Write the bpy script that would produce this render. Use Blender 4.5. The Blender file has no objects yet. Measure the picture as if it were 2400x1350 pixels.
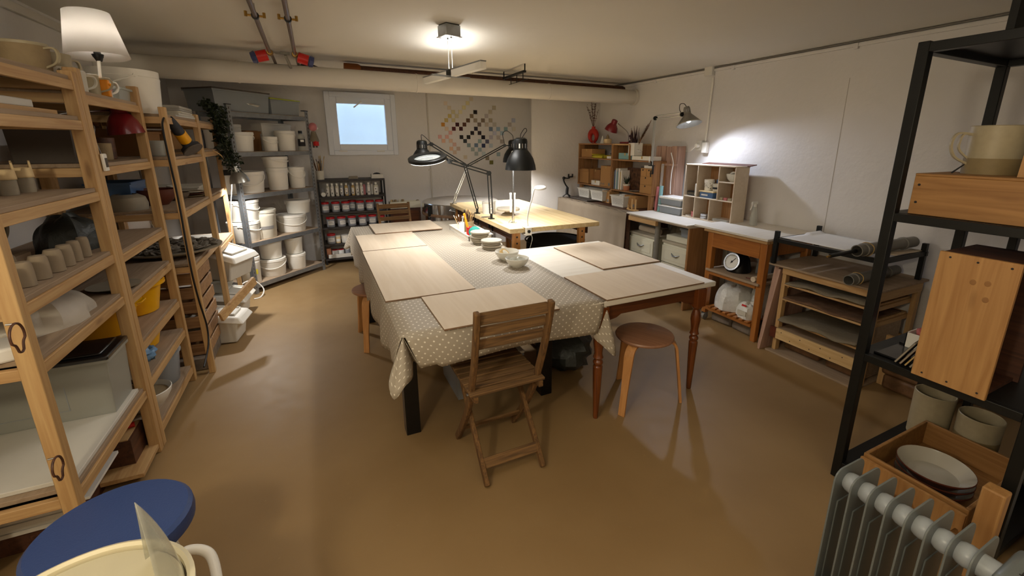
import bpy, bmesh, math, random
from mathutils import Vector, Matrix, Euler
random.seed(7)
SC = bpy.context.scene
COL = SC.collection
PI = math.pi
# ------------------------------------------------------------------ camera
FPX, CX, CY = 1023.57, 1253.2, 595.85
YAW, PITCH, ROLL = (math.radians(a) for a in (26.4896, 14.2802, 0.37457))
EYE = Vector((0, 0, 1.60))
_f = Vector((math.sin(YAW)*math.cos(PITCH), math.cos(YAW)*math.cos(PITCH), -math.sin(PITCH)))
_r = Vector((math.cos(YAW), -math.sin(YAW), 0)); _u = _r.cross(_f)
R_ = math.cos(ROLL)*_r + math.sin(ROLL)*_u
U_ = -math.sin(ROLL)*_r + math.cos(ROLL)*_u
cam_d = bpy.data.cameras.new('camera'); cam = bpy.data.objects.new('camera', cam_d); COL.objects.link(cam)
m = Matrix((R_, U_, -_f)).transposed().to_4x4(); m.translation = EYE
cam.matrix_world = m
cam_d.sensor_width = 36; cam_d.lens = FPX/2400*36
cam_d.shift_x = (1200-CX)/2400; cam_d.shift_y = (CY-675)/2400
cam_d.clip_start = 0.02
SC.camera = cam
# survey helpers: where the sight line of a measured point meets a real plane of the room
def ray(x, y): return ((x-CX)*R_-(y-CY)*U_+FPX*_f)/FPX
def onz(x, y, z): d = ray(x, y); return EYE+d*((z-EYE.z)/d.z)
def onx(x, y, X): d = ray(x, y); return EYE+d*(X/d.x)
def ony(x, y, Y): d = ray(x, y); return EYE+d*(Y/d.y)
def fit(xl, xr, yb, yt, z):
    """axis, radius and height of an upright round thing standing on the level z"""
    p = onz((xl+xr)/2, yb, z); d0 = math.hypot(p.x, p.y)
    a = ray(xl, yb); b = ray(xr, yb)
    ang = abs(math.atan2(a.x, a.y)-math.atan2(b.x, b.y))/2
    s = math.sin(ang); D = d0/(1-s); r = D*s
    c = Vector((p.x*D/d0, p.y*D/d0, z))
    t = ray((xl+xr)/2, yt); th = math.hypot(t.x, t.y)
    zt = 1.6+t.z*(D+r)/th
    if zt > 1.6: zt = 1.6+t.z*(D-r)/th
    return c, r, max(zt-z, 0.01)
# ------------------------------------------------------------------ materials
def lin(c): return tuple(((v/12.92) if v <= 0.04045 else ((v+0.055)/1.055)**2.4) for v in c)
def rgb(r, g, b): return lin((r/255, g/255, b/255))+(1,)
MATS = {}
def mat(name, col, rough=0.6, metal=0.0, var=0.0, vscale=6.0, bump=0.0, bscale=60.0, trans=0.0, alpha=1.0, emit=None, estr=0.0, coat=0.0, ior=1.45):
    m = bpy.data.materials.new(name); m.use_nodes = True; MATS[name] = m
    nt = m.node_tree; b = nt.nodes['Principled BSDF']
    b.inputs['Base Color'].default_value = rgb(*col); b.inputs['Roughness'].default_value = rough
    b.inputs['Metallic'].default_value = metal; b.inputs['Transmission Weight'].default_value = trans
    b.inputs['Alpha'].default_value = alpha; b.inputs['Coat Weight'].default_value = coat; b.inputs['IOR'].default_value = ior
    if emit: b.inputs['Emission Color'].default_value = rgb(*emit); b.inputs['Emission Strength'].default_value = estr
    if var or bump:
        tc = nt.nodes.new('ShaderNodeTexCoord')
    if var:
        n = nt.nodes.new('ShaderNodeTexNoise'); n.inputs['Scale'].default_value = vscale; n.inputs['Detail'].default_value = 6
        nt.links.new(tc.outputs['Object'], n.inputs['Vector'])
        rp = nt.nodes.new('ShaderNodeValToRGB'); c = rgb(*col)
        rp.color_ramp.elements[0].position = .3; rp.color_ramp.elements[1].position = .7
        rp.color_ramp.elements[0].color = tuple(v*(1-var) for v in c[:3])+(1,)
        rp.color_ramp.elements[1].color = tuple(min(1, v*(1+var*.6)) for v in c[:3])+(1,)
        nt.links.new(n.outputs['Fac'], rp.inputs['Fac']); nt.links.new(rp.outputs['Color'], b.inputs['Base Color'])
    if bump:
        n2 = nt.nodes.new('ShaderNodeTexNoise'); n2.inputs['Scale'].default_value = bscale; n2.inputs['Detail'].default_value = 4
        nt.links.new(tc.outputs['Object'], n2.inputs['Vector'])
        bp = nt.nodes.new('ShaderNodeBump'); bp.inputs['Strength'].default_value = bump; bp.inputs['Distance'].default_value = .01
        nt.links.new(n2.outputs['Fac'], bp.inputs['Height']); nt.links.new(bp.outputs['Normal'], b.inputs['Normal'])
    return m
def wood(name, c1, c2, axis='y', scale=1.0, rough=0.55, knots=True, coat=0.0):
    """grain running along one axis of the object"""
    m = bpy.data.materials.new(name); m.use_nodes = True; MATS[name] = m
    nt = m.node_tree; b = nt.nodes['Principled BSDF']; b.inputs['Roughness'].default_value = rough; b.inputs['Coat Weight'].default_value = coat
    tc = nt.nodes.new('ShaderNodeTexCoord'); mp = nt.nodes.new('ShaderNodeMapping')
    s = {'x': (1.2, 22, 22), 'y': (22, 1.2, 22), 'z': (22, 22, 1.2)}[axis]
    mp.inputs['Scale'].default_value = tuple(v*scale for v in s)
    nt.links.new(tc.outputs['Object'], mp.inputs['Vector'])
    n = nt.nodes.new('ShaderNodeTexNoise'); n.inputs['Scale'].default_value = 2.2; n.inputs['Detail'].default_value = 8; n.inputs['Distortion'].default_value = .8
    nt.links.new(mp.outputs['Vector'], n.inputs['Vector'])
    rp = nt.nodes.new('ShaderNodeValToRGB')
    rp.color_ramp.elements[0].position = .32; rp.color_ramp.elements[1].position = .68
    rp.color_ramp.elements[0].color = rgb(*c2); rp.color_ramp.elements[1].color = rgb(*c1)
    nt.links.new(n.outputs['Fac'], rp.inputs['Fac'])
    out = rp.outputs['Color']
    if knots:
        mp2 = nt.nodes.new('ShaderNodeMapping'); s2 = {'x': (3, 12, 12), 'y': (12, 3, 12), 'z': (12, 12, 3)}[axis]
        mp2.inputs['Scale'].default_value = tuple(v*scale for v in s2); nt.links.new(tc.outputs['Object'], mp2.inputs['Vector'])
        vo = nt.nodes.new('ShaderNodeTexVoronoi'); vo.inputs['Scale'].default_value = 1.0; nt.links.new(mp2.outputs['Vector'], vo.inputs['Vector'])
        r2 = nt.nodes.new('ShaderNodeValToRGB'); r2.color_ramp.elements[0].position = .06; r2.color_ramp.elements[1].position = .16
        r2.color_ramp.elements[0].color = (.35, .25, .18, 1); r2.color_ramp.elements[1].color = (1, 1, 1, 1)
        nt.links.new(vo.outputs['Distance'], r2.inputs['Fac'])
        mx = nt.nodes.new('ShaderNodeMix'); mx.data_type = 'RGBA'; mx.blend_type = 'MULTIPLY'; mx.inputs['Factor'].default_value = .6
        nt.links.new(out, mx.inputs['A']); nt.links.new(r2.outputs['Color'], mx.inputs['B']); out = mx.outputs['Result']
    nt.links.new(out, b.inputs['Base Color'])
    bp = nt.nodes.new('ShaderNodeBump'); bp.inputs['Strength'].default_value = .15; bp.inputs['Distance'].default_value = .005
    nt.links.new(n.outputs['Fac'], bp.inputs['Height']); nt.links.new(bp.outputs['Normal'], b.inputs['Normal'])
    return m
# ------------------------------------------------------------------ mesh builder
class MB:
    def __init__(s): s.v = []; s.f = []; s.uv = {}; s.M = None; s.mi = []; s.cm = 0
    def _add(s, vs, fs, uvs=None):
        o = len(s.v)
        for v in vs:
            v = Vector(v); s.v.append(tuple(s.M @ v) if s.M else tuple(v))
        for i, f in enumerate(fs):
            if uvs: s.uv[len(s.f)] = uvs[i]
            s.f.append(tuple(o+k for k in f)); s.mi.append(s.cm)
        return s
    def box(s, x0, y0, z0, x1, y1, z1):
        x0, x1 = min(x0, x1), max(x0, x1); y0, y1 = min(y0, y1), max(y0, y1); z0, z1 = min(z0, z1), max(z0, z1)
        return s._add([(x0,y0,z0),(x1,y0,z0),(x1,y1,z0),(x0,y1,z0),(x0,y0,z1),(x1,y0,z1),(x1,y1,z1),(x0,y1,z1)],
                      [(3,2,1,0),(4,5,6,7),(0,1,5,4),(1,2,6,5),(2,3,7,6),(3,0,4,7)])
    def cbox(s, c, sx, sy, sz): return s.box(c[0]-sx/2, c[1]-sy/2, c[2]-sz/2, c[0]+sx/2, c[1]+sy/2, c[2]+sz/2)
    def bar(s, p0, p1, w, h=None, up=(0,0,1)):
        h = h or w; p0 = Vector(p0); p1 = Vector(p1); d = (p1-p0).normalized(); up = Vector(up)
        if abs(d.dot(up)) > .97: up = Vector((0,1,0))
        a = d.cross(up).normalized()*(w/2); b = a.cross(d).normalized()*(h/2)
        return s._add([p0-a-b,p0+a-b,p0+a+b,p0-a+b,p1-a-b,p1+a-b,p1+a+b,p1-a+b],[(3,2,1,0),(4,5,6,7),(0,1,5,4),(1,2,6,5),(2,3,7,6),(3,0,4,7)])
    def ribbon(s, pts, w, t, side):
        """rectangular section (w along side, t across) swept through points"""
        side = Vector(side).normalized(); P = [Vector(p) for p in pts]; vs = []
        for i, p in enumerate(P):
            d = (P[min(i+1, len(P)-1)]-P[max(i-1, 0)]).normalized(); n = d.cross(side).normalized()*(t/2)
            ww = (w[i] if isinstance(w, (list, tuple)) else w)/2
            vs += [p-side*ww-n, p+side*ww-n, p+side*ww+n, p-side*ww+n]
        fs = [(0,1,2,3)]
        for i in range(len(P)-1):
            for k in range(4): fs.append((i*4+k, (i+1)*4+k, (i+1)*4+(k+1) % 4, i*4+(k+1) % 4))
        e = (len(P)-1)*4; fs.append((e+3,e+2,e+1,e))
        return s._add(vs, fs)
    def cyl(s, p0, p1, r0, r1=None, n=16, cap=True):
        r1 = r0 if r1 is None else r1; p0 = Vector(p0); p1 = Vector(p1); d = (p1-p0).normalized()
        u = d.cross(Vector((0,0,1)) if abs(d.z) < .95 else Vector((0,1,0))).normalized(); w = d.cross(u)
        vs = []
        for p, r in ((p0, r0), (p1, r1)):
            for k in range(n):
                a = 2*PI*k/n; vs.append(p+u*(r*math.cos(a))+w*(r*math.sin(a)))
        fs = [(k, (k+1) % n, n+(k+1) % n, n+k) for k in range(n)]
        if cap: fs += [tuple(range(n-1, -1, -1)), tuple(range(n, 2*n))]
        return s._add(vs, fs)
    def lathe(s, prof, c=(0,0,0), n=28, close=False, arc=2*PI, a0=0):
        full = abs(arc-2*PI) < 1e-6; cols = n if full else n+1; vs = []; fs = []; m = len(prof)
        for k in range(cols):
            a = a0+arc*k/n
            for r, z in prof: vs.append((c[0]+max(r, 1e-5)*math.cos(a), c[1]+max(r, 1e-5)*math.sin(a), c[2]+z))
        for k in range(n):
            k2 = (k+1) % cols
            for j in range(m-1 if not close else m):
                j2 = (j+1) % m; fs.append((k*m+j, k2*m+j, k2*m+j2, k*m+j2))
        return s._add(vs, fs)
    def tube(s, pts, r, n=8, closed=False, cap=True):
        P = [Vector(p) for p in pts]; L = len(P); vs = []; fs = []; pu = None
        for i, p in enumerate(P):
            d = ((P[(i+1) % L]-P[i-1]) if closed else (P[min(i+1, L-1)]-P[max(i-1, 0)]))
            d = d.normalized() if d.length > 1e-9 else Vector((0,0,1))
            if pu is None: pu = d.cross(Vector((0,0,1)) if abs(d.z) < .9 else Vector((1,0,0))).normalized()
            else:
                pu = pu-d*pu.dot(d); pu = pu.normalized() if pu.length > 1e-6 else d.orthogonal().normalized()
            w = d.cross(pu); rr = r[i] if isinstance(r, (list, tuple)) else r
            for k in range(n):
                a = 2*PI*k/n; vs.append(p+pu*(rr*math.cos(a))+w*(rr*math.sin(a)))
        for i in range(L if closed else L-1):
            j = (i+1) % L
            for k in range(n): fs.append((i*n+k, i*n+(k+1) % n, j*n+(k+1) % n, j*n+k))
        if cap and not closed: fs += [tuple(range(n-1, -1, -1)), tuple(range((L-1)*n, L*n))]
        return s._add(vs, fs)
    def ball(s, c, r, n=14, m=9, squash=None):
        rx, ry, rz = (r, r, r) if not isinstance(r, (list, tuple)) else r
        vs = []; fs = []
        for j in range(m+1):
            t = PI*j/m
            for k in range(n):
                a = 2*PI*k/n; vs.append((c[0]+rx*math.sin(t)*math.cos(a), c[1]+ry*math.sin(t)*math.sin(a), c[2]+rz*math.cos(t)))
        for j in range(m):
            for k in range(n): fs.append((j*n+k, (j+1)*n+k, (j+1)*n+(k+1) % n, j*n+(k+1) % n))
        return s._add(vs, fs)
    def prism(s, poly, z0, z1):
        n = len(poly); ar = sum(poly[i][0]*poly[(i+1) % n][1]-poly[(i+1) % n][0]*poly[i][1] for i in range(n))
        if ar < 0: poly = poly[::-1]
        vs = [(x, y, z0) for x, y in poly]+[(x, y, z1) for x, y in poly]
        fs = [tuple(range(n-1, -1, -1)), tuple(range(n, 2*n))]+[(k, (k+1) % n, n+(k+1) % n, n+k) for k in range(n)]
        return s._add(vs, fs)
    def grid(s, fn, nu, nv, uv=None):
        vs = []; fs = []; us = []
        for i in range(nu+1):
            for j in range(nv+1): vs.append(fn(i/nu, j/nv))
        for i in range(nu):
            for j in range(nv):
                q = [(i, j), (i+1, j), (i+1, j+1), (i, j+1)]
                fs.append(tuple(a*(nv+1)+b for a, b in q))
                if uv: us.append([uv(a/nu, b/nv) for a, b in q])
        return s._add(vs, fs, us if uv else None)
    def build(s, name, mt, parent=None, loc=None, rot=None, bev=0, solid=0, sub=0, ang=35, merge=False):
        me = bpy.data.meshes.new(name); me.from_pydata(s.v, [], s.f)
        mts = mt if isinstance(mt, (list, tuple)) else [mt]
        for q in mts: me.materials.append(MATS[q] if isinstance(q, str) else q)
        if s.uv:
            ul = me.uv_layers.new(name='uv')
            for p in me.polygons:
                if p.index in s.uv:
                    for li, w in zip(p.loop_indices, s.uv[p.index]): ul.data[li].uv = w
        for p in me.polygons:
            p.use_smooth = True; p.material_index = s.mi[p.index]
        if merge:
            bm = bmesh.new(); bm.from_mesh(me); bmesh.ops.remove_doubles(bm, verts=bm.verts, dist=merge if merge is not True else 1e-5)
            bm.to_mesh(me); bm.free()
        me.validate(); me.set_sharp_from_angle(angle=math.radians(ang))
        o = bpy.data.objects.new(name, me); COL.objects.link(o)
        if parent: o.parent = parent
        if loc is not None: o.location = loc
        if rot is not None: o.rotation_euler = rot
        if solid:
            md = o.modifiers.new('solid', 'SOLIDIFY'); md.thickness = solid; md.offset = 0
        if bev:
            md = o.modifiers.new('bevel', 'BEVEL'); md.width = bev; md.segments = 2; md.limit_method = 'ANGLE'; md.angle_limit = math.radians(40)
        if sub:
            md = o.modifiers.new('sub', 'SUBSURF'); md.levels = sub; md.render_levels = sub
        return o
def tag(o, label, cat, group=None):
    o['label'] = label; o['category'] = cat
    if group: o['group'] = group
    elif 'group' in o.keys(): del o['group']
    return o
def thing(name, label, cat, loc=(0,0,0), rz=0, group=None, rot=None):
    o = bpy.data.objects.new(name, None); COL.objects.link(o); o.empty_display_size = .05
    o.location = loc; o.rotation_euler = rot if rot else (0, 0, rz)
    return tag(o, label, cat, group)
def struct(o): o['kind'] = 'structure'; return o
def dup(root, loc, rz=0, label=None, group=None, scale=None, rot=None):
    r = root.copy(); COL.objects.link(r); r.location = loc; r.rotation_euler = rot if rot else (0, 0, rz)
    if label: r['label'] = label
    if group: r['group'] = group
    if scale: r.scale = scale if isinstance(scale, (tuple, list)) else (scale,)*3
    for ch in list(root.children):
        c = ch.copy(); COL.objects.link(c); c.parent = r
        for g in ch.children:
            d = g.copy(); COL.objects.link(d); d.parent = c
    return r
def arc(p0, p1, p2, n=10):
    a, b, c = Vector(p0), Vector(p1), Vector(p2)
    return [a*(1-t)**2+b*2*t*(1-t)+c*t*t for t in [k/n for k in range(n+1)]]
def spline(pts, n=6):
    P = [Vector(p) for p in pts]; out = []
    for i in range(len(P)-1):
        a, b, c, d = P[max(i-1, 0)], P[i], P[i+1], P[min(i+2, len(P)-1)]
        for k in range(n):
            t = k/n; out.append(.5*((2*b)+(c-a)*t+(2*a-5*b+4*c-d)*t*t+(3*b-a-3*c+d)*t**3))
    out.append(P[-1]); return out
# ------------------------------------------------------------------ palette
mat('plaster', (220,216,212), .9, var=.05, vscale=1.3, bump=.25, bscale=26)
mat('ceiling_paint', (210,204,192), .92, var=.03, vscale=.8, bump=.12, bscale=14)
mat('rough_plaster', (205,198,188), .95, var=.08, vscale=3, bump=1.0, bscale=22)
mat('white_plastic', (236,232,222), .42, var=.03, vscale=4)
mat('grey_white_plastic', (214,210,200), .5, var=.06, vscale=5)
mat('cream_plastic', (222,212,180), .4, var=.03)
mat('white_gloss', (240,238,232), .25)
mat('white_metal', (232,230,224), .35)
mat('duct_paint', (206,200,190), .55, var=.04, vscale=2)
mat('black_metal', (22,23,22), .42, metal=.2, var=.15, vscale=20)
mat('black_plastic', (20,20,22), .45)
mat('black_lacquer', (14,14,14), .28, var=.2, vscale=30)
mat('black_fabric', (24,22,26), .9, bump=.3, bscale=200)
mat('galvanised', (150,155,160), .42, metal=.75, var=.16, vscale=18)
mat('galvanised_dusty', (140,138,130), .6, metal=.35, var=.2, vscale=14)
mat('dark_board', (84,76,70), .8, var=.12)
mat('dark_shelf', (52,46,44), .55, var=.12, vscale=10)
mat('steel', (190,192,195), .25, metal=1.0)
mat('steel_brushed', (165,168,170), .4, metal=.9, var=.1, vscale=30)
mat('chrome_kiln', (200,200,202), .12, metal=1.0)
mat('kiln_lid', (190,184,176), .5, metal=.4, var=.12, vscale=5)
mat('brass', (170,135,70), .35, metal=.9)
mat('red_plastic', (190,30,24), .4)
mat('blue_plastic', (58,66,110), .4)
mat('red_lid', (176,28,34), .4)
mat('jar_grey', (150,152,158), .35, var=.12, vscale=30)
mat('jar_clear', (205,205,205), .2, trans=.55, ior=1.1)
mat('label_white', (228,226,222), .7)
mat('ink', (40,38,40), .8)
mat('ink_grey', (120,116,112), .8)
mat('yellow_plastic', (240,176,12), .3, coat=.3)
mat('blue_bag', (110,150,190), .4)
mat('tote_clear', (196,196,186), .3, alpha=.42)
mat('tote_clear_grey', (170,176,182), .3, alpha=.55)
mat('tote_lid', (18,18,20), .3, coat=.4)
mat('glass_clear', (225,232,230), .06, alpha=.28)
mat('window_pane', (220,232,240), .6, alpha=.22)
mat('film', (205,205,190), .18, alpha=.45, coat=.6)
mat('poly_sheet', (205,196,182), .35, alpha=.85, var=.1, vscale=8, bump=.8, bscale=12)
mat('bag_white', (224,222,214), .4, var=.08, vscale=14, bump=1.0, bscale=24)
mat('bag_dark', (52,56,54), .45, bump=.9, bscale=20, var=.3, vscale=8)
mat('clay_brick', (128,116,104), .35, var=.25, vscale=16, bump=.5, bscale=30)
mat('clay_brown', (120,88,60), .4, var=.35, vscale=14, bump=.8, bscale=24)
mat('stoneware', (148,128,96), .75, var=.08, vscale=30, bump=.15, bscale=120)
mat('stoneware_dark', (96,82,66), .8, var=.1, vscale=30)
mat('stoneware_grey', (150,140,122), .7, var=.07, vscale=25)
mat('greenware', (150,134,112), .85, var=.06, vscale=20)
mat('bisque_cream', (222,196,150), .8, var=.05)
mat('pale_ceramic', (206,200,184), .4, var=.06, vscale=12)
mat('white_glaze', (226,224,214), .12, coat=.5)
mat('mug_speckle', (170,158,130), .45, var=.06, vscale=40)
mat('mug_dip', (136,118,82), .6, var=.08, vscale=40)
mat('red_clay', (92,44,28), .5, var=.15, vscale=12)
mat('terracotta', (196,132,98), .8, var=.06)
mat('pink_ceramic', (196,120,122), .5)
mat('teal_sponge', (40,140,128), .8, bump=.4, bscale=90)
mat('orange_plastic', (236,150,20), .4)
mat('bowl_blue', (78,108,150), .3)
mat('bat_disc', (176,168,152), .7, var=.08, vscale=14)
mat('bat_edge', (96,90,80), .7)
mat('weathered', (110,84,52), .8)
mat('leaf', (34,46,24), .5, var=.35, vscale=30)
mat('stem_green', (60,70,34), .7)
mat('dry_flower', (92,52,34), .9, var=.3, vscale=40)
mat('pampas', (190,160,104), .95, var=.2, vscale=30)
mat('dark_leaf', (62,36,38), .8, var=.25, vscale=30)
mat('cardboard', (178,134,84), .85, var=.04, vscale=6)
mat('cardboard_dark', (150,108,66), .85, var=.05)
mat('drape', (138,124,106), .95, var=.06, vscale=6, bump=.2, bscale=160)
mat('paper', (232,230,226), .8, var=.03, vscale=4)
mat('canvas_grey', (126,116,98), .95, var=.12, vscale=5, bump=.35, bscale=40)
mat('canvas_brown', (112,84,62), .95, var=.3, vscale=22, bump=.5, bscale=60)
mat('cabinet_cream', (208,204,184), .5)
mat('cabinet_top', (170,160,140), .6, var=.05)
mat('grey_tube', (120,116,108), .45, var=.08)
mat('grey_enamel', (128,124,116), .4, metal=.2)
mat('lamp_silver', (176,176,172), .3, metal=.8)
mat('red_enamel', (126,28,34), .32, coat=.3)
mat('shade_inside', (220,214,202), .5)
mat('blue_vinyl', (52,72,122), .42, bump=.12, bscale=160)
mat('cream_enamel', (226,216,184), .25, coat=.3, var=.02)
mat('radiator_grey', (106,112,112), .32, var=.04)
mat('radiator_white', (160,166,172), .3)
mat('brown_pvc', (128,72,28), .45)
mat('copper_dull', (128,112,104), .35, metal=.7, var=.15, vscale=12)
mat('yellow_tool', (226,160,10), .4)
mat('dust_black', (44,46,54), .6, var=.35, vscale=30)
mat('yellow_paper', (216,200,60), .8)
mat('pink_cloth', (178,96,92), .8)
mat('window_frame', (226,230,238), .35)
mat('lime_lid', (164,176,50), .45)
mat('teal_roll', (128,170,172), .6)
mat('shells', (112,104,92), .55, var=.45, vscale=40, bump=.5, bscale=80)
mat('dial_face', (224,222,214), .4)
mat('white_glow', (255,252,246), .5, emit=(255,250,240), estr=9)
mat('lamp_glow_warm', (255,250,236), .5, emit=(255,246,230), estr=14)
mat('cool_glow', (240,246,255), .5, emit=(226,238,255), estr=14)
mat('ring_glow', (255,255,255), .5, emit=(255,252,244), estr=6)
wood('pine', (204,168,116), (180,140,90), 'z')
wood('pine_y', (202,166,116), (176,136,88), 'y')
wood('pine_x', (202,166,116), (176,136,88), 'x')
wood('pine_pale', (216,180,124), (192,150,94), 'z')
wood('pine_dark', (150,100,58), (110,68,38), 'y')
wood('board_dusty', (166,144,120), (148,126,102), 'y', knots=False, rough=.8)
wood('ply', (212,196,174), (204,186,162), 'y', knots=False, rough=.75, scale=.5)
wood('ply_edge', (140,110,84), (112,84,60), 'x', knots=False, rough=.8)
wood('bench_top', (226,204,160), (204,176,126), 'y', scale=.6, rough=.6)
wood('bench_leg', (196,140,78), (172,114,56), 'z', knots=False)
wood('white_wood', (226,220,208), (216,208,194), 'x', knots=False, rough=.55)
wood('brown_turned', (124,66,26), (88,42,14), 'z', knots=False, rough=.25, coat=.5)
wood('brown_apron', (104,58,28), (76,40,18), 'x', knots=False, rough=.4)
wood('bent_birch', (206,150,92), (186,130,76), 'z', knots=False, rough=.45)
wood('seat_ply', (160,116,88), (142,100,74), 'y', knots=False, rough=.4, coat=.2)
wood('teak_old', (128,92,50), (82,56,28), 'z', scale=1.6, rough=.85, knots=False)
wood('teak_slat', (132,98,58), (84,60,34), 'x', scale=1.6, rough=.85, knots=False)
wood('teak_slat_y', (120,86,46), (74,50,26), 'y', scale=1.6, rough=.85, knots=False)
wood('orange_pine', (178,114,52), (150,90,36), 'z', scale=.7, rough=.4, coat=.3)
wood('orange_pine_y', (176,112,52), (146,88,36), 'y', scale=.7, rough=.4, coat=.3)
wood('crate_wood', (172,126,80), (140,98,58), 'y')
wood('crate_wood_z', (174,128,82), (142,100,60), 'z')
wood('crate_pink', (190,156,136), (164,128,110), 'z', knots=False)
wood('box_wood_y', (168,124,72), (140,98,52), 'y', scale=.8)
wood('box_wood_z', (186,142,88), (162,116,66), 'z', scale=.8)
wood('old_pallet', (176,136,94), (136,98,62), 'x')
wood('plank_dark', (96,58,38), (62,36,24), 'y', knots=False)
wood('pine_front', (214,184,134), (196,160,108), 'y')
mat('dish_glaze', (176,170,156), .15, coat=.5)
mat('lid_cream', (196,188,160), .45, var=.03)
# ------------------------------------------------------------------ the room
XL, XR, YB, YF, ZC = -1.40, 3.75, 6.60, -1.60, 2.36
NX, NY = 2.66, 5.46      # the corner block that stands forward of the back wall
def floor_mat():
    m = mat('floor_resin', (150,108,50), .34); nt = m.node_tree; b = nt.nodes['Principled BSDF']
    tc = nt.nodes.new('ShaderNodeTexCoord')
    n1 = nt.nodes.new('ShaderNodeTexNoise'); n1.inputs['Scale'].default_value = 1.1; n1.inputs['Detail'].default_value = 6
    n2 = nt.nodes.new('ShaderNodeTexNoise'); n2.inputs['Scale'].default_value = 40; n2.inputs['Detail'].default_value = 3
    n3 = nt.nodes.new('ShaderNodeTexNoise'); n3.inputs['Scale'].default_value = 9; n3.inputs['Detail'].default_value = 8
    for n in (n1, n2, n3): nt.links.new(tc.outputs['Object'], n.inputs['Vector'])
    r1 = nt.nodes.new('ShaderNodeValToRGB'); r1.color_ramp.elements[0].position = .3; r1.color_ramp.elements[1].position = .72
    r1.color_ramp.elements[0].color = rgb(138,110,72); r1.color_ramp.elements[1].color = rgb(158,130,90)
    nt.links.new(n1.outputs['Fac'], r1.inputs['Fac'])
    r2 = nt.nodes.new('ShaderNodeValToRGB'); r2.color_ramp.elements[0].position = .68; r2.color_ramp.elements[1].position = .78
    r2.color_ramp.elements[0].color = (0,0,0,1); r2.color_ramp.elements[1].color = (1,1,1,1)
    nt.links.new(n2.outputs['Fac'], r2.inputs['Fac'])
    mx = nt.nodes.new('ShaderNodeMix'); mx.data_type = 'RGBA'; mx.inputs['B'].default_value = rgb(176,150,112)
    ml = nt.nodes.new('ShaderNodeMath'); ml.operation = 'MULTIPLY'; ml.inputs[1].default_value = .22
    nt.links.new(r2.outputs['Color'], ml.inputs[0]); nt.links.new(ml.outputs[0], mx.inputs['Factor'])
    nt.links.new(r1.outputs['Color'], mx.inputs['A']); nt.links.new(mx.outputs['Result'], b.inputs['Base Color'])
    r3 = nt.nodes.new('ShaderNodeMapRange'); r3.inputs['To Min'].default_value = .42; r3.inputs['To Max'].default_value = .58
    nt.links.new(n3.outputs['Fac'], r3.inputs['Value']); nt.links.new(r3.outputs['Result'], b.inputs['Roughness'])
    bp = nt.nodes.new('ShaderNodeBump'); bp.inputs['Strength'].default_value = .08; bp.inputs['Distance'].default_value = .004
    nt.links.new(n3.outputs['Fac'], bp.inputs['Height']); nt.links.new(bp.outputs['Normal'], b.inputs['Normal'])
floor_mat()
struct(MB().box(XL-.2, YF-.2, -.15, XR+.2, YB+.2, 0).build('floor', 'floor_resin'))
struct(MB().box(XL-.2, YF-.2, ZC, XR+.2, YB+.2, ZC+.15).build('ceiling', 'ceiling_paint'))
struct(MB().box(XL-.2, YF-.2, 0, XL, YB+.2, ZC).build('wall_left', 'plaster'))
struct(MB().box(XR, NY, 0, XR+.2, YF, ZC).build('wall_right', 'plaster'))
struct(MB().box(XL, YF-.2, 0, XR+.2, YF, ZC).build('wall_front', 'plaster'))
WX0, WX1, WZ0, WZ1 = .205, 1.10, 1.425, 2.235
w = MB()
w.box(XL, YB, 0, WX0+.05, YB+.2, ZC).box(WX1-.05, YB, 0, XR+.2, YB+.2, ZC).box(WX0+.05, YB, 0, WX1-.05, YB+.2, WZ0+.05).box(WX0+.05, YB, WZ1-.05, WX1-.05, YB+.2, ZC)
struct(w.build('wall_back', 'plaster'))
struct(MB().prism([(NX, NY), (XR+.2, NY), (XR+.2, YB), (3.34, YB)], 0, ZC).build('wall_corner', 'plaster'))
struct(MB().box(2.28, YF, 0, XR, .36, ZC).build('wall_stub', 'rough_plaster'))
# ------------------------------------------------------------------ window
wf = MB(); a, b_ = .045, YB-.03
def frame(mb, x0, x1, z0, z1, t, y0, y1):
    mb.box(x0, y0, z0, x0+t, y1, z1).box(x1-t, y0, z0, x1, y1, z1).box(x0+t, y0, z0, x1-t, y1, z0+t).box(x0+t, y0, z1-t, x1-t, y1, z1)
    return mb
win = struct(frame(wf, WX0, WX1, WZ0, WZ1, .065, YB-.045, YB+.06).build('window_1', 'window_frame', bev=.006))
frame(MB(), WX0+.06, WX1-.06, WZ0+.06, WZ1-.06, .085, YB-.03, YB+.045).build('sash', 'window_frame', win, bev=.008)
struct(MB().box(WX0+.14, YB+.005, WZ0+.14, WX1-.14, YB+.012, WZ1-.14).build('pane', 'window_pane', win))
hd = MB(); hc = ony(845, 239, YB-.05)
hd.cyl((hc.x, YB-.032, hc.z), (hc.x, YB-.065, hc.z), .016, n=14).bar((hc.x+.01, YB-.075, hc.z+.005), (hc.x-.095, YB-.075, hc.z-.075), .022, .016)
hd.build('handle', 'white_metal', win, bev=.004)
for px in (805, 893):
    q = ony(px, 353, YB-.05); MB().cyl((q.x-.05, YB-.045, WZ0+.055), (q.x+.05, YB-.045, WZ0+.055), .011, n=10).build('hinge', 'white_gloss', win)
for k in range(4):
    z = WZ1+.012+k*.016
trm = MB()
for k in range(5): trm.box(.33, YB-.012, WZ1+.014+k*.02, .98, YB, WZ1+.024+k*.02)
struct(trm.build('trim_1', 'plaster', bev=.002))
# daylight well outside the window: a pale wall of the light shaft
struct(MB().box(-.6, YB+.75, .9, 2.0, YB+.80, 3.2).build('trim_2', mat('shaft_wall', (198,214,226), .9, var=.08, vscale=3)))
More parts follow.
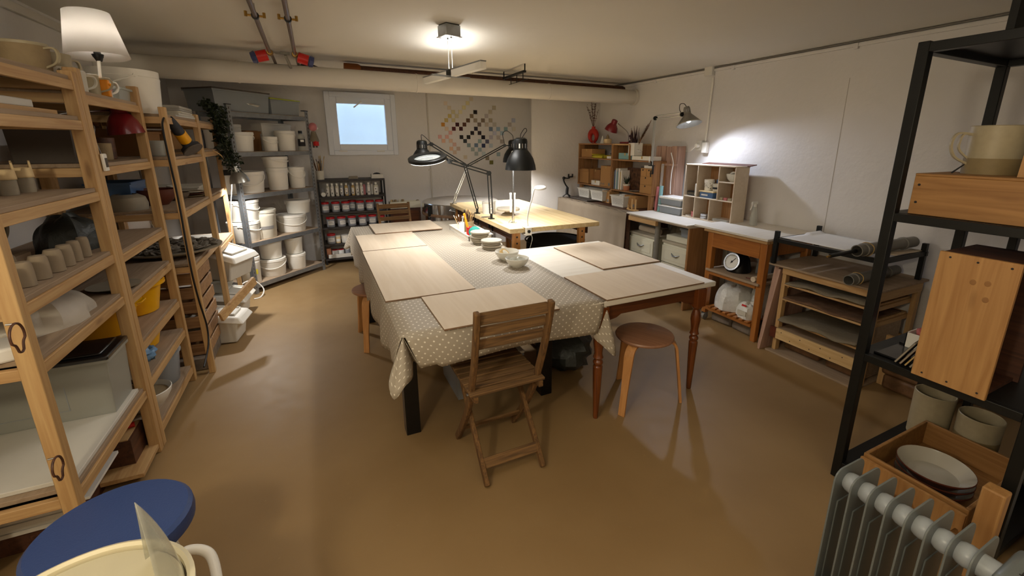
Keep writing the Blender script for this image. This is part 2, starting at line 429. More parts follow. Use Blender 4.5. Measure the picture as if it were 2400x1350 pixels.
# ------------------------------------------------------------------ generic small things
def cup_mb(r, h, t=.006, taper=.9, foot=True):
    rb = r*taper
    return MB().lathe([(0, 0), (rb-.004, 0), (rb, .005), (r, h-.003), (r-t*.5, h), (r-t, h-.003), (rb-t, t+.004), (0, t+.002)], n=26)
def handle_mb(r, h, k=.62, w=.012, out=.045, z0=.2, z1=.82):
    a = (r-.006, 0, h*z1); b = (r*.95-.004, 0, h*z0)
    pts = spline([a, (r+out*.75, 0, h*(z1+.02)), (r+out, 0, h*(z1-.2)), (r+out*.7, 0, h*(z0+.16)), b], 6)
    return MB().ribbon(pts, w, w*.6, (0, 1, 0))
def mug(label, loc, r, h, mt, rz=0, group=None, handle=True, out=.045, name='mug', cat='mug', taper=.92, band=None, inner=None):
    t = thing(name, label, cat, loc, rz, group)
    mb = cup_mb(r, h, taper=taper); mb.build('body', mt, t)
    if handle: handle_mb(r, h, out=out).build('handle', mt, t)
    if band:
        z0, z1, bm = band
        MB().lathe([(r*(taper+(1-taper)*z0)+.0012, h*z0), (r*(taper+(1-taper)*z1)+.0012, h*z1)], n=26).build('glaze_band', bm, t)
    return t
def bowl_mb(R, h, foot=.5, t=.007):
    f = R*foot
    out = [(0, 0), (f, 0), (f+.004, .006), (R*.78, h*.32), (R*.95, h*.7), (R, h-.003), (R-t*.5, h)]
    inn = [(R-t, h-.004), (R*.9-t, h*.66), (R*.72-t, h*.34), (f*.8, t+.004), (0, t+.002)]
    return MB().lathe(out+inn, n=32)
def bowl_at(xl, xr, yb, yt, z, foot=.5):
    c, r, h = fit(xl, xr, yb, yt, z); p = onz((xl+xr)/2, yb, z); d = Vector((p.x, p.y, 0)).normalized()
    q = p+d*(r*foot); return Vector((q.x, q.y, z)), r*.985, h
# ------------------------------------------------------------------ long table under the dotted cloth
t1 = thing('work_table', 'long dark table with black legs under the dotted cloth', 'table', (.80, 3.3, 0))
L = lambda x, y, z: (x-.80, y-3.3, z)
MB().box(.315-.80, 1.93-3.3, .70, 1.26-.80, 4.74-3.3, .744).build('tabletop', 'plank_dark', t1, bev=.004)
MB().box(.37-.80, 2.20-3.3, .60, 1.22-.80, 2.23-3.3, .70).box(.37-.80, 2.2-3.3, .60, .40-.80, 4.66-3.3, .70).box(1.19-.80, 2.2-3.3, .60, 1.22-.80, 4.66-3.3, .70).build('apron', 'plank_dark', t1)
for x, y in ((.352, 2.258), (1.212, 2.285), (.322, 4.02), (1.21, 4.02), (.352, 4.62), (1.212, 4.62)):
    MB().box(x-.039-.80, y-.039-3.3, 0, x+.039-.80, y+.039-3.3, .70).build('leg', 'black_lacquer', t1, bev=.003)
# the cloth
def cloth_mat():
    m = mat('dotted_cloth', (172,162,144), .62); nt = m.node_tree; b = nt.nodes['Principled BSDF']
    uv = nt.nodes.new('ShaderNodeUVMap'); uv.uv_map = 'uv'
    def lattice(off):
        v = nt.nodes.new('ShaderNodeVectorMath'); v.operation = 'MULTIPLY_ADD'; v.inputs[1].default_value = (23, 23, 0); v.inputs[2].default_value = off
        nt.links.new(uv.outputs['UV'], v.inputs[0])
        fr = nt.nodes.new('ShaderNodeVectorMath'); fr.operation = 'FRACTION'; nt.links.new(v.outputs[0], fr.inputs[0])
        sb = nt.nodes.new('ShaderNodeVectorMath'); sb.operation = 'DISTANCE'; sb.inputs[1].default_value = (.5, .5, 0); nt.links.new(fr.outputs[0], sb.inputs[0])
        lt = nt.nodes.new('ShaderNodeMath'); lt.operation = 'LESS_THAN'; lt.inputs[1].default_value = .105; nt.links.new(sb.outputs['Value'], lt.inputs[0]); return lt
    a, c = lattice((0, 0, 0)), lattice((.5, .5, 0))
    mxm = nt.nodes.new('ShaderNodeMath'); mxm.operation = 'MAXIMUM'; nt.links.new(a.outputs[0], mxm.inputs[0]); nt.links.new(c.outputs[0], mxm.inputs[1])
    mx = nt.nodes.new('ShaderNodeMix'); mx.data_type = 'RGBA'; mx.inputs['A'].default_value = rgb(166,155,138); mx.inputs['B'].default_value = rgb(226,220,206)
    nt.links.new(mxm.outputs[0], mx.inputs['Factor']); nt.links.new(mx.outputs['Result'], b.inputs['Base Color'])
cloth_mat()
X0, X1, Y0, Y1, ZT = .275, 1.378, 1.872, 4.785, .752
cl = MB()
cl.grid(lambda u, v: (X0+(X1-X0)*u, Y0+(Y1-Y0)*v, ZT), 16, 40, lambda u, v: (X0+(X1-X0)*u, Y0+(Y1-Y0)*v))
def fr_b(u):
    x = X0+.07+(X1-.06-X0-.07)*u
    return Vector((x, Y0-.012-.006*math.sin(u*9), .572+.022*math.sin(u*3.1)+(.02 if u < .1 else 0)))
cl.grid(lambda u, v: Vector((X0+.012+(X1-.012-X0-.012)*u, Y0, ZT))*(1-v)+fr_b(u)*v+Vector((0, -.012*math.sin(v*PI), 0)), 40, 8, lambda u, v: (X0+(X1-X0)*u, Y0-v*.2))
def lf_b(u):
    y = Y0+.10+(Y1-.08-Y0-.10)*u
    return Vector((X0-.02+.012*math.sin(y*15), y, .508+.014*math.sin(y*13)+.008*math.sin(y*31)))
cl.grid(lambda u, v: Vector((X0, Y0+.012+(Y1-Y0-.024)*u, ZT))*(1-v)+lf_b(u)*v+Vector((-.014*math.sin(v*PI)+.008*v*math.sin(u*70), 0, 0)), 90, 8, lambda u, v: (X0-v*.24, Y0+(Y1-Y0)*u))
cl.grid(lambda u, v: (X0+(X1-X0)*u, Y1+.012*math.sin(v*PI)+.004, ZT-.21*v), 20, 5, lambda u, v: (X0+(X1-X0)*u, Y1+.21*v))
def ear(C, path, n=4, k=7):
    P = spline(path, n); N = len(P)-1; C = Vector(C)
    cl.grid(lambda u, v: C*(1-v)+P[round(u*N)]*v, N, k, lambda u, v: (C.x+(u-.5)*.36*v, C.y+.31-v*.34))
e1 = [fr_b(0), (.325, 1.93, .60), ony(967, 884, 1.845), ony(950, 905, 1.80), ony(924, 937, 1.80), ony(911, 898, 1.83), ony(925, 850, 1.92), lf_b(0)]
ear((X0+.003, Y0+.003, ZT), e1)
e2 = [fr_b(1), ony(1392, 792, 1.87), ony(1414, 812, 1.84), ony(1438, 834, 1.81), ony(1443, 822, 1.82), ony(1434, 770, 1.85), (X1+.012, Y0+.0, .69)]
ear((X1-.003, Y0+.003, ZT), e2)
e3 = [lf_b(1), ony(826, 578, 4.74), ony(811, 584, 4.80), ony(808, 578, 4.84), (X0+.06, Y1+.01, .60)]
ear((X0+.003, Y1-.003, ZT), e3)
cloth = tag(cl.build('tablecloth', 'dotted_cloth', solid=.0022, ang=60), 'beige tablecloth with white polka dots hanging over the long table', 'tablecloth')
# ------------------------------------------------------------------ white table with turned legs
t2 = thing('dining_table', 'white topped table with brown turned legs and scalloped apron', 'table', (1.75, 2.53, 0))
ox, oy = 1.75, 2.53
MB().box(1.27-ox, 1.868-oy, .716, 2.232-ox, 3.19-oy, .7495).build('tabletop', 'white_wood', t2, bev=.006)
def scallop(x0, x1, y, axis):
    pr = [(x0, .715), (x0, .60)]
    n = 24
    for k in range(n+1):
        u = k/n; s_ = x0+.03+(x1-x0-.06)*u
        d = min(u, 1-u); z = .60+(.045*(1-math.cos(min(d/.16, 1)*PI))/2)+(.012*math.sin(min(d/.16, 1)*PI*2) if d < .16 else 0)
        pr.append((s_, z))
    pr += [(x1, .60), (x1, .715)]
    mb = MB()
    mb.M = Matrix.Rotation(PI/2, 4, 'X') if axis == 'x' else Matrix.Rotation(PI/2, 4, 'Z') @ Matrix.Rotation(PI/2, 4, 'X')
    mb.M = Matrix.Translation((0, y, 0)) @ mb.M if axis == 'x' else Matrix.Translation((y, 0, 0)) @ mb.M
    mb.prism(pr, -.009, .009); return mb
scallop(1.36-ox, 2.12-ox, 1.905-oy, 'x').build('apron', 'brown_apron', t2)
scallop(1.36-ox, 2.12-ox, 3.13-oy, 'x').build('apron', 'brown_apron', t2)
scallop(1.93-oy, 3.10-oy, 2.135-ox, 'y').build('apron', 'brown_apron', t2)
scallop(1.93-oy, 3.10-oy, 1.345-ox, 'y').build('apron', 'brown_apron', t2)
tp = [(0, 0), (.014, 0), (.0165, .012), (.024, .20), (.0285, .325), (.0285, .345), (.022, .352), (.028, .362), (.030, .372), (.026, .382), (.020, .388), (.022, .395), (.031, .402), (.027, .412), (.024, .43), (.027, .46), (.0325, .50), (.031, .53), (.025, .555), (.021, .57), (.028, .58), (.034, .588), (.034, .60), (0, .60)]
for x, y in ((1.362, 1.899), (2.115, 1.899), (2.115, 3.11), (1.362, 3.11)):
    MB().lathe(tp, (x-ox, y-oy, 0), 24).box(x-ox-.036, y-oy-.036, .595, x-ox+.036, y-oy+.036, .715).build('leg', 'brown_turned', t2, bev=.0015)
# ------------------------------------------------------------------ plywood boards
BG = 'plywood work boards on the tables'
def board(x0, y0, x1, y1, z, label, th=.009, rz=0):
    mb = MB(); w_, d_ = (x1-x0)/2, (y1-y0)/2
    mb.box(-w_, -d_, 0, w_, d_, th)
    o = mb.build('plywood_board', ['ply', 'ply_edge'], None, ((x0+x1)/2, (y0+y1)/2, z), (0, 0, rz), bev=.0015)
    for p in o.data.polygons: p.material_index = 0 if abs(p.normal.z) > .5 else 1
    return tag(o, label, 'board', BG)
zb = ZT+.0015
board(.45, 4.235, 1.085, 4.77, zb+.0095, 'plywood board at the far end of the long table in front of the far chair')
board(.277, 3.605, .785, 4.26, zb, 'plywood board second from the far end along the left edge of the long table')
board(.273, 2.36, .785, 3.59, zb, 'longest plywood board along the left edge of the long table above the stool')
board(.462, 1.86, 1.078, 2.345, zb, 'plywood board at the near end of the long table behind the folding chair')
board(1.379, 1.864, 2.122, 2.341, .7515, 'plywood board at the near edge of the white table above the stool')
board(1.72, 2.385, 2.228, 3.10, .7515, 'plywood board at the far end of the white table')
# ------------------------------------------------------------------ folding chairs
def make_chair(label):
    t = thing('folding_chair', label, 'chair', (0, 0, 0), 0, 'weathered folding chairs at the long table')
    prof = [(-.215, .90), (-.205, .84), (-.18, .74), (-.145, .62), (-.10, .50), (-.06, .40), (.02, .26), (.12, .12), (.215, 0)]
    pts = spline([(0, y, z) for y, z in prof], 4)
    for s_ in (-1, 1):
        MB().ribbon([(s_*(.180-.012*(1-p.z/.9)), p.y, p.z) for p in pts], .026, .038, (1, 0, 0)).build('back_post', 'teak_old', t, bev=.006)
        MB().bar((s_*.152, .20, .445), (s_*.150, -.212, .008), .022, .034, (0, 0, 1)).build('rear_leg', 'teak_old', t, bev=.004)
    for z, h in ((.862, .055), (.792, .046), (.722, .046)):
        y = -.215+(.90-z)*.30
        MB().bar((-.168, y+.005, z), (.168, y+.005, z), .013, h, (0, .25, 1)).build('back_slat', 'teak_slat', t, bev=.003)
    MB().bar((-.150, -.148, .085), (.150, -.148, .085), .012, .05, (0, .6, 1)).build('stretcher', 'teak_slat', t, bev=.003)
    MB().bar((-.170, .105, .13), (.170, .105, .13), .012, .04, (0, -.6, 1)).build('stretcher', 'teak_slat', t, bev=.003)
    for k in range(7):
        y = -.135+k*.054
        MB().box(-.195, y, .448, .195, y+.042, .463).build('seat_slat', 'teak_slat', t, bev=.003)
    for s_ in (-1, 1): MB().box(s_*.17-.011, -.14, .418, s_*.17+.011, .235, .448).build('seat_rail', 'teak_slat_y', t)
    for s_ in (-1, 1): MB().cyl((s_*.20, -.085, .44), (s_*.165, -.085, .44), .008, n=10).build('bolt', 'steel', t)
    return t
ch = make_chair('weathered wooden folding chair at the near end of the long table, back to the viewer')
ch.location = (.735, 1.875, 0)
dup(ch, (.815, 5.20, 0), PI+.06, 'weathered wooden folding chair at the far end of the long table by the jar shelf')
# ------------------------------------------------------------------ bentwood stools
def make_stool(label):
    t = thing('bentwood_stool', label, 'stool', (0, 0, 0), 0, 'bentwood stools at the tables')
    MB().lathe([(0, .432), (.172, .432), (.178, .436), (.180, .444), (.176, .452), (.165, .455), (0, .455)], n=40).build('seat', 'seat_ply', t)
    for k in range(3):
        a = 2*PI*k/3; R = Matrix.Rotation(a, 4, 'Z')
        pts = spline([(.06, 0, .423), (.13, 0, .423), (.172, 0, .412), (.196, 0, .38), (.207, 0, .32), (.232, 0, .15), (.252, 0, 0)], 5)
        mb = MB(); mb.M = R; mb.ribbon(pts, [.042+.016*max(0, min(1, (p.z-.15)/.2)) for p in pts], .016, (0, 1, 0)); mb.build('leg', 'bent_birch', t, bev=.002)
    return t
st = make_stool('round three-legged bentwood stool under the right white table')
st.location = (1.743, 1.951, 0); st.rotation_euler = (0, 0, math.atan2(1.822-1.951+.02, 1.508-1.743))
dup(st, (.345, 3.60, 0), math.atan2(-.25, -.14), 'round bentwood stool half under the left side of the long table')
# ------------------------------------------------------------------ things on the long table
A = onz(1054, 527, .80); B = onz(1096, 554, .80)
tx0, tx1, ty0, ty1 = A.x, A.x+.22, B.y, A.y
tr = thing('plastic_tray', 'white plastic tray of pottery tools on the dotted cloth', 'tray', ((tx0+tx1)/2, (ty0+ty1)/2, zb))
hw, hd_ = (tx1-tx0)/2, (ty1-ty0)/2
MB().box(-hw+.008, -hd_+.008, 0, hw-.008, hd_-.008, .004).box(-hw, -hd_, 0, -hw+.006, hd_, .048).box(hw-.006, -hd_, 0, hw, hd_, .048).box(-hw, -hd_, 0, hw, -hd_+.006, .048).box(-hw, hd_-.006, 0, hw, hd_, .048).build('body', 'white_plastic', tr)
MB().box(-hw-.008, -hd_-.008, .044, hw+.008, -hd_+.004, .05).box(-hw-.008, hd_-.004, .044, hw+.008, hd_+.008, .05).box(-hw-.008, -hd_, .044, -hw+.004, hd_, .05).box(hw-.004, -hd_, .044, hw+.008, hd_, .05).build('rim', 'white_plastic', tr)
zt = zb+.0045
def stick(name, label, cat, p0, p1, r, mt, tip=None, tl=.03, group=None):
    p0, p1 = Vector(p0), Vector(p1); t = thing(name, label, cat, p0, 0, group); d = p1-p0
    MB().tube([(0, 0, 0), d*.5, d*.85], [r, r*1.1, r*.8], 8).build('shaft', mt, t)
    if tip: MB().tube([d*.85, d*.95, d], [r*.9, r*1.2, r*.3], 8).build('tip', tip, t)
    return t
cw = (tx0+.05, ty1-.22, zt)
mug('white plastic beaker standing in the tool tray', cw, .034, .10, 'white_plastic', handle=False, name='beaker', cat='beaker')
jt = (tx0+.135, ty1-.17, zt)
mug('stoneware jar full of brushes in the tool tray', jt, .06, .10, 'stoneware', handle=False, name='tool_jar', cat='jar')
rj = (tx0+.075, ty1-.40, zt)
mug('rust red tumbler holding an orange tool in the tray', rj, .030, .085, 'red_plastic', handle=False, name='tumbler', cat='tumbler')
stick('scraper', 'orange plastic modelling tool standing in the tray tumbler', 'tool', (rj[0], rj[1], zt+.01), (rj[0]-.035, rj[1]+.04, zt+.21), .011, 'orange_plastic', 'orange_plastic')
cols = ['pine_pale', 'stoneware', 'teak_old', 'white_plastic', 'steel', 'red_clay', 'brass']
for k in range(22):
    a = random.uniform(0, 2*PI); q = random.uniform(.01, .045); l_ = random.uniform(.15, .22)
    p0 = (jt[0]+q*.4*math.cos(a), jt[1]+q*.4*math.sin(a), zt+.012); p1 = (jt[0]+q*1.7*math.cos(a), jt[1]+q*1.7*math.sin(a), zt+l_)
    stick('brush', 'slim brush or tool standing in the jar on the table', 'brush', p0, p1, .0032, cols[k % 7], ['black_plastic', 'red_clay', 'pine_pale'][k % 3], group='brushes in the table jar')
for k in range(5):
    a = k*1.3; stick('brush', 'slim brush standing in the white beaker on the table', 'brush', (cw[0], cw[1], zt+.012), (cw[0]+.05*math.cos(a)-.02, cw[1]+.05*math.sin(a), zt+.17), .003, cols[(k*2+3) % 7], 'white_plastic', group='brushes in the white beaker')
sp = onz(1093, 548, zt+.02)
tag(MB().ball((0, 0, .05), (.055, .06, .05), 20, 12).build('sponge', 'teal_sponge', None, (tx0+.10, ty0+.13, zt)), 'round teal sponge in the tool tray', 'sponge')
bl = bowl_mb(.055, .05); tag(bl.build('bowl', 'pale_ceramic', None, (tx0+.155, ty0+.065, zt)), 'small pale bowl at the near end of the tool tray', 'bowl')
# decorating turntables in two stacks
def turntable(loc, r, label, h=.036):
    t = thing('turntable', label, 'turntable', loc, 0, 'small turntables stacked on the long table')
    MB().lathe([(0, 0), (r*.84, 0), (r*.86, .003), (r*.86, h*.33), (r*.82, h*.40), (0, h*.40)], n=32).build('base', 'bat_disc', t)
    MB().lathe([(0, h*.38), (r*.62, h*.38), (r*.62, h*.6), (0, h*.6)], n=28).build('bearing', 'black_plastic', t)
    MB().lathe([(0, h*.58), (r*.97, h*.58), (r, h*.64), (r, h*.94), (r*.985, h), (0, h)], n=36).build('wheel_head', 'bat_disc', t)
    return t
ca, ra, ha = fit(1103, 1149, 576, 533, zb); cb, rb_, hb = fit(1127, 1177, 588, 553, zb)
for k, nm in enumerate(('lowest', 'middle', 'topmost')):
    turntable((ca.x+(.006, -.004, 0)[k], ca.y+(0, .005, -.003)[k], zb+k*.0365), ra*(.95, 1.02, 1.0)[k], nm+' turntable of the three-high stack beside the tool tray')
for k, nm in enumerate(('lower', 'upper')):
    turntable((cb.x+(.004, 0)[k], cb.y, zb+k*.0365), rb_*(1.0, .98)[k], nm+' turntable of the two-high stack nearest the bowls')
c, r, h = bowl_at(1160, 1217, 612, 577, zb)
b1 = thing('bowl', 'pinkish white bowl holding a tape roll behind the blue-lined bowl', 'bowl', c)
bowl_mb(r, h).build('body', 'white_glaze', b1)
tp_ = thing('tape_roll', 'yellowish tape roll lying in the white bowl', 'tape', (c.x-.015, c.y+.005, c.z+h*.62), rot=(.75, .35, .4))
MB().lathe([(.030, -.011), (.044, -.011), (.044, .011), (.030, .011)], close=True, n=28).build('roll', 'pampas', tp_)
MB().lathe([(.027, -.0112), (.0301, -.0112), (.0301, .0112), (.027, .0112)], close=True, n=28).build('core', 'white_plastic', tp_)
c2, r2, h2 = bowl_at(1184, 1240, 628, 593, zb)
b2 = thing('bowl', 'white bowl with blue inside holding clear wrap on the dotted cloth', 'bowl', c2)
bowl_mb(r2, h2).build('body', 'white_glaze', b2)
f_ = r2*.5
MB().lathe([(r2*.955, h2-.006), (r2*.86, h2*.66), (r2*.68, h2*.36), (f_*.8, .016), (0, .0145)], n=32).build('lining', 'bowl_blue', b2)
def crumple(name, label, cat, loc, rx, ry, rz_, mt, amp=.25, seed=1, n=18, m=12, group=None):
    rnd = random.Random(seed); mb = MB(); mb.ball((0, 0, 0), 1, n, m); vs = []
    jit = {}
    for i, v in enumerate(mb.v):
        key = tuple(round(c_, 4) for c_ in v)
        if key not in jit: jit[key] = 1+rnd.uniform(-amp, amp)
        q = jit[key]; vs.append((v[0]*rx*q, v[1]*ry*q, max(v[2]*rz_*q+rz_*.9, 0)))
    mb.v = vs
    return tag(mb.build(name, mt, None, loc, ang=28, merge=True), label, cat, group)
crumple('plastic_wrap', 'crumpled clear wrap lying in the blue-lined bowl', 'plastic wrap', (c2.x, c2.y, c2.z+h2*.4), r2*.6, r2*.6, h2*.30, 'film', .3, 5)
# boxes and clay under the tables
def tote(label, x0, y0, x1, y1, z0, h, mt, lid=None, name='storage_box', group=None, lidh=.02, rz=0, taper=.94):
    cx_, cy_ = (x0+x1)/2, (y0+y1)/2; a, b = (x1-x0)/2, (y1-y0)/2
    t = thing(name, label, 'box', (cx_, cy_, z0), rz, group); ti = .004
    def ringp(z, k, i): return [(-a*k+i, -b*k+i, z), (a*k-i, -b*k+i, z), (a*k-i, b*k-i, z), (-a*k+i, b*k-i, z)]
    vs = ringp(0, taper, 0)+ringp(h, 1, 0)+ringp(h, 1, ti)+ringp(ti, taper, ti)
    fs = [(3, 2, 1, 0)]
    for o in (0, 4, 8):
        for k in range(4): fs.append((o+k, o+(k+1) % 4, o+4+(k+1) % 4, o+4+k))
    fs.append((12, 13, 14, 15)); mb = MB(); mb._add(vs, fs); mb.build('body', mt, t, bev=.003)
    mb = MB(); e = .008
    for q in ((-a-e, -b-e, a+e, -b+.003), (-a-e, b-.003, a+e, b+e), (-a-e, -b, -a+.003, b), (a-.003, -b, a+e, b)): mb.box(q[0], q[1], h-.014, q[2], q[3], h-.002)
    mb.build('rim', mt, t)
    if lid: MB().box(-a-.01, -b-.01, h, a+.01, b+.01, h+lidh).box(-a*.86, -b*.82, h+lidh-.001, a*.86, b*.82, h+lidh+.006).build('lid', lid, t, bev=.004)
    return t
tote('clear plastic storage box on the floor under the folding chair', .66, 2.42, 1.12, 2.80, 0.002, .24, 'tote_clear_grey', 'grey_white_plastic')
tote('white lidded box on the floor beside the black table leg behind the left stool', .40, 3.98, .72, 4.34, 0.002, .30, 'grey_white_plastic', 'white_plastic')
crumple('clay_bag', 'dark bag of clay on the floor between the two tables', 'bag', (1.52, 2.55, 0), .20, .22, .17, 'bag_dark', .12, 9)
tag(MB().box(-.15, -.1, 0, .15, .1, .16).build('clay_block', 'clay_brown', None, (1.60, 2.95, 0), bev=.02), 'brown block of clay on the floor under the white table', 'clay')
# ------------------------------------------------------------------ work bench behind (pale top, drilled legs)
bx0, bx1, by0, by1 = 1.415, 2.315, 3.305, 5.12
wb = thing('work_bench', 'pale wooden workbench with drilled legs behind the tables', 'table', ((bx0+bx1)/2, (by0+by1)/2, 0))
cxb, cyb = (bx0+bx1)/2, (by0+by1)/2
MB().box(bx0-cxb, by0-cyb, .86, bx1-cxb, by1-cyb, .90).build('tabletop', 'bench_top', wb, bev=.003)
MB().box(bx0-cxb+.06, by0-cyb+.10, .78, bx0-cxb+.08, by1-cyb-.1, .86).box(bx1-cxb-.08, by0-cyb+.10, .78, bx1-cxb-.06, by1-cyb-.1, .86).build('side_rail', 'plank_dark', wb)
for px, py in ((1213, 580), (1360, 560)):
    p = onz(px, 546 if px < 1300 else 530, .86); x = p.x-cxb; y = by0-cyb+.045
    lg = MB().box(x-.032, y-.02, 0, x+.032, y+.02, .86).build('leg', 'bench_leg', wb, bev=.002)
    hb_ = MB()
    for k in range(14): hb_.cyl((x, y-.0205, .82-k*.055), (x, y-.015, .82-k*.055), .0085, n=12)
    hb_.build('peg_hole_dots', 'ink', lg)
    MB().box(x-.032, by1-cyb-.08, 0, x+.032, by1-cyb-.04, .86).build('leg', 'bench_leg', wb, bev=.002)
zk = .901
# jug
c, r, h = fit(1130, 1162, 503, 470, zk)
jg = thing('measuring_jug', 'translucent measuring jug with black scale on the bench edge', 'jug', c)
MB().lathe([(0, 0), (r*.9, 0), (r, h), (r-.003, h), (r*.9-.003, .004), (0, .004)], n=30).lathe([(r-.001, h-.004), (r+.007, h-.004), (r+.007, h), (r-.001, h)], close=True, n=30).build('body', 'grey_white_plastic', jg)
av = math.atan2(-c.y, -c.x)
mk = MB()
for k in range(7):
    z = h*(.2+.1*k); rr = r*(.9+.1*z/h)+.0012
    for q in ((0, .18) if k % 2 else (0, .30),): mk.lathe([(rr, z-.0012), (rr, z+.0012)], arc=q[1]*2, a0=av-.1-q[1]+.35, n=5)
mk.lathe([(r*.91+.0012, h*.15), (r*.99+.0012, h*.86)], arc=.02, a0=av+.6, n=2).build('scale', 'ink_grey', jg)
MB().ribbon(arc((r-.005, 0, h*.85), (r+.05, 0, h*.8), (r*.93, 0, h*.25), 10), .012, .006, (0, 1, 0)).build('handle', 'grey_white_plastic', jg, rot=(0, 0, av+2.5))
# banding wheel with two tubes
c, r, h = fit(1161, 1221, 508, 495, zk)
c = onz(1191, 504, zk); r = .115
bw = thing('banding_wheel', 'grey banding wheel on the pale bench behind the lamp pole', 'turntable', c)
MB().lathe([(0, 0), (.068, 0), (.07, .006), (.055, .018), (.035, .03), (.035, .05), (0, .05)], n=30).build('base', 'stoneware_grey', bw)
MB().lathe([(0, .05), (r*.97, .05), (r, .055), (r, .07), (r*.98, .074), (0, .074)], n=40).build('wheel_head', 'bat_disc', bw)
for px in (1197, 1206):
    q = onz(px, 497, zk+.075); tb = thing('tube', 'slender white tube standing on the banding wheel', 'tube', (q.x, q.y, zk+.0745), 0, 'white tubes on the banding wheel')
    MB().cyl((0, 0, 0), (0, 0, .17), .009, n=14).build('body', 'white_gloss', tb); MB().cyl((0, 0, .165), (0, 0, .178), .011, n=14).build('cap', 'white_plastic', tb)
tag(MB().cyl((0, 0, 0), (.10, 0, 0), .006, n=10).build('rod', 'grey_tube', None, onz(1140, 508, zk+.006)+Vector((-.05, 0, 0))), 'short grey rod lying by the jug', 'rod')
# black bag under the bench
bg = thing('sack', 'large black round sack with printed pale panel under the bench', 'bag', (2.02, 3.62, .0))
MB().lathe([(0, 0), (.24, 0), (.275, .05), (.285, .35), (.275, .66), (.265, .70), (.25, .705), (0, .70)], n=40).build('body', 'black_fabric', bg)
MB().lathe([(.287, .69), (.294, .70), (.287, .71), (.278, .70)], close=True, n=40).build('rim', 'black_plastic', bg)
MB().lathe([(.288, .38), (.288, .56)], n=10, arc=.75, a0=-1.62).build('printed_panel', 'pampas', bg)
MB().lathe([(.2895, .43), (.2895, .47)], n=10, arc=.75, a0=-1.62).lathe([(.2895, .52), (.2895, .535)], n=8, arc=.4, a0=-1.5).build('print', 'ink', bg)
# ------------------------------------------------------------------ clamp lamps
def armpair(parent, p0, p1, mt, gap=.022, r=.0058, spring=True):
    p0, p1 = Vector(p0), Vector(p1); d = (p1-p0).normalized(); n = d.cross(Vector((R_.x, R_.y, 0)))
    n = d.cross(Vector((0, 0, 1))).normalized() if False else Vector((0, 0, 1)).cross(d).cross(d).normalized() if abs(d.z) < .9 else Vector((1, 0, 0))
    MB().cyl(p0+n*gap/2, p1+n*gap/2, r, n=8).cyl(p0-n*gap/2, p1-n*gap/2, r, n=8).build('arm', mt, parent)
    if spring:
        q = p0+(p1-p0)*.06; e = p0+(p1-p0)*.42; L_ = (e-q).length; pts = []; u = d.orthogonal().normalized(); w = d.cross(u)
        for k in range(90): a = k*.9; pts.append(q+d*(L_*k/89)+u*(.006*math.cos(a))+w*(.006*math.sin(a)))
        MB().tube(pts, .0013, 4).build('spring', 'steel', parent)
def joint(parent, p, mt='black_metal', r=.016):
    v = Vector((R_.x, R_.y, 0)).normalized().cross(Vector((0, 0, 1))); p = Vector(p)
    MB().cyl(p-v*.013, p+v*.013, r, n=16).cyl(p-v*.02, p+v*.02, r*.45, n=10).build('joint', mt, parent)
def dome_head(parent, top, axis, R, H, mt, vents=True, inner='shade_inside', glow=None):
    """spun dome shade; axis points from the cap to the opening"""
    ax = Vector(axis).normalized(); M = Matrix.Translation(top) @ ax.to_track_quat('-Z', 'Y').to_matrix().to_4x4()
    mb = MB(); mb.M = M
    c_ = R*.44
    mb.lathe([(0, 0), (c_*.6, -.002), (c_*.92, -H*.05), (c_, -H*.12), (c_*1.02, -H*.38), (R*.62, -H*.48), (R*.82, -H*.64), (R*.95, -H*.84), (R, -H), (R-.004, -H), (R*.945-.004, -H*.84), (R*.81, -H*.65), (R*.6, -H*.5), (c_*.95, -H*.40), (c_*.9, -H*.14), (0, -H*.06)], n=36)
    sh = mb.build('shade', mt, parent)
    mb = MB(); mb.M = M; mb.lathe([(R*.987, -H*.97), (R*.938-.004, -H*.84), (R*.80, -H*.66), (R*.59, -H*.51), (R*.4, -H*.44)], n=36); mb.build('reflector', inner, sh)
    if vents:
        mb = MB(); mb.M = M
        for k in range(14): mb.lathe([(c_*1.03, -H*.19), (c_*1.035, -H*.33)], n=2, arc=.16, a0=k*2*PI/14)
        mb.build('vents', 'steel', sh)
    mb = MB(); mb.M = M; mb.ball((0, 0, -H*.66), (R*.32, R*.32, R*.36), 16, 10); mb.build('bulb', glow or 'white_gloss', parent)
    return M
def clampfoot(parent, p, mt='black_metal', s=1.0, side=(1, 0, 0), drop=.045):
    p = Vector(p); v = Vector(side).normalized()*.02*s
    mb = MB(); mb.box(p.x-.022*s, p.y-.03*s, p.z, p.x+.022*s, p.y+.03*s, p.z+.008).cyl(p, p+Vector((0, 0, .05*s)), .012*s, n=14)
    mb.bar(p+v*1.2+Vector((0, 0, .004)), p+v*1.2+Vector((0, 0, -drop-.04)), .02*s, .008, (0, 1, 0)).bar(p+v*1.2+Vector((0, 0, -drop-.04)), p-v*.6+Vector((0, 0, -drop-.04)), .02*s, .008)
    mb.cyl(p-v*.3+Vector((0, 0, -drop-.075)), p-v*.3+Vector((0, 0, -drop-.002)), .006, n=10)
    mb.build('clamp', mt, parent)
LG = 'clamp lamps round the workbench'
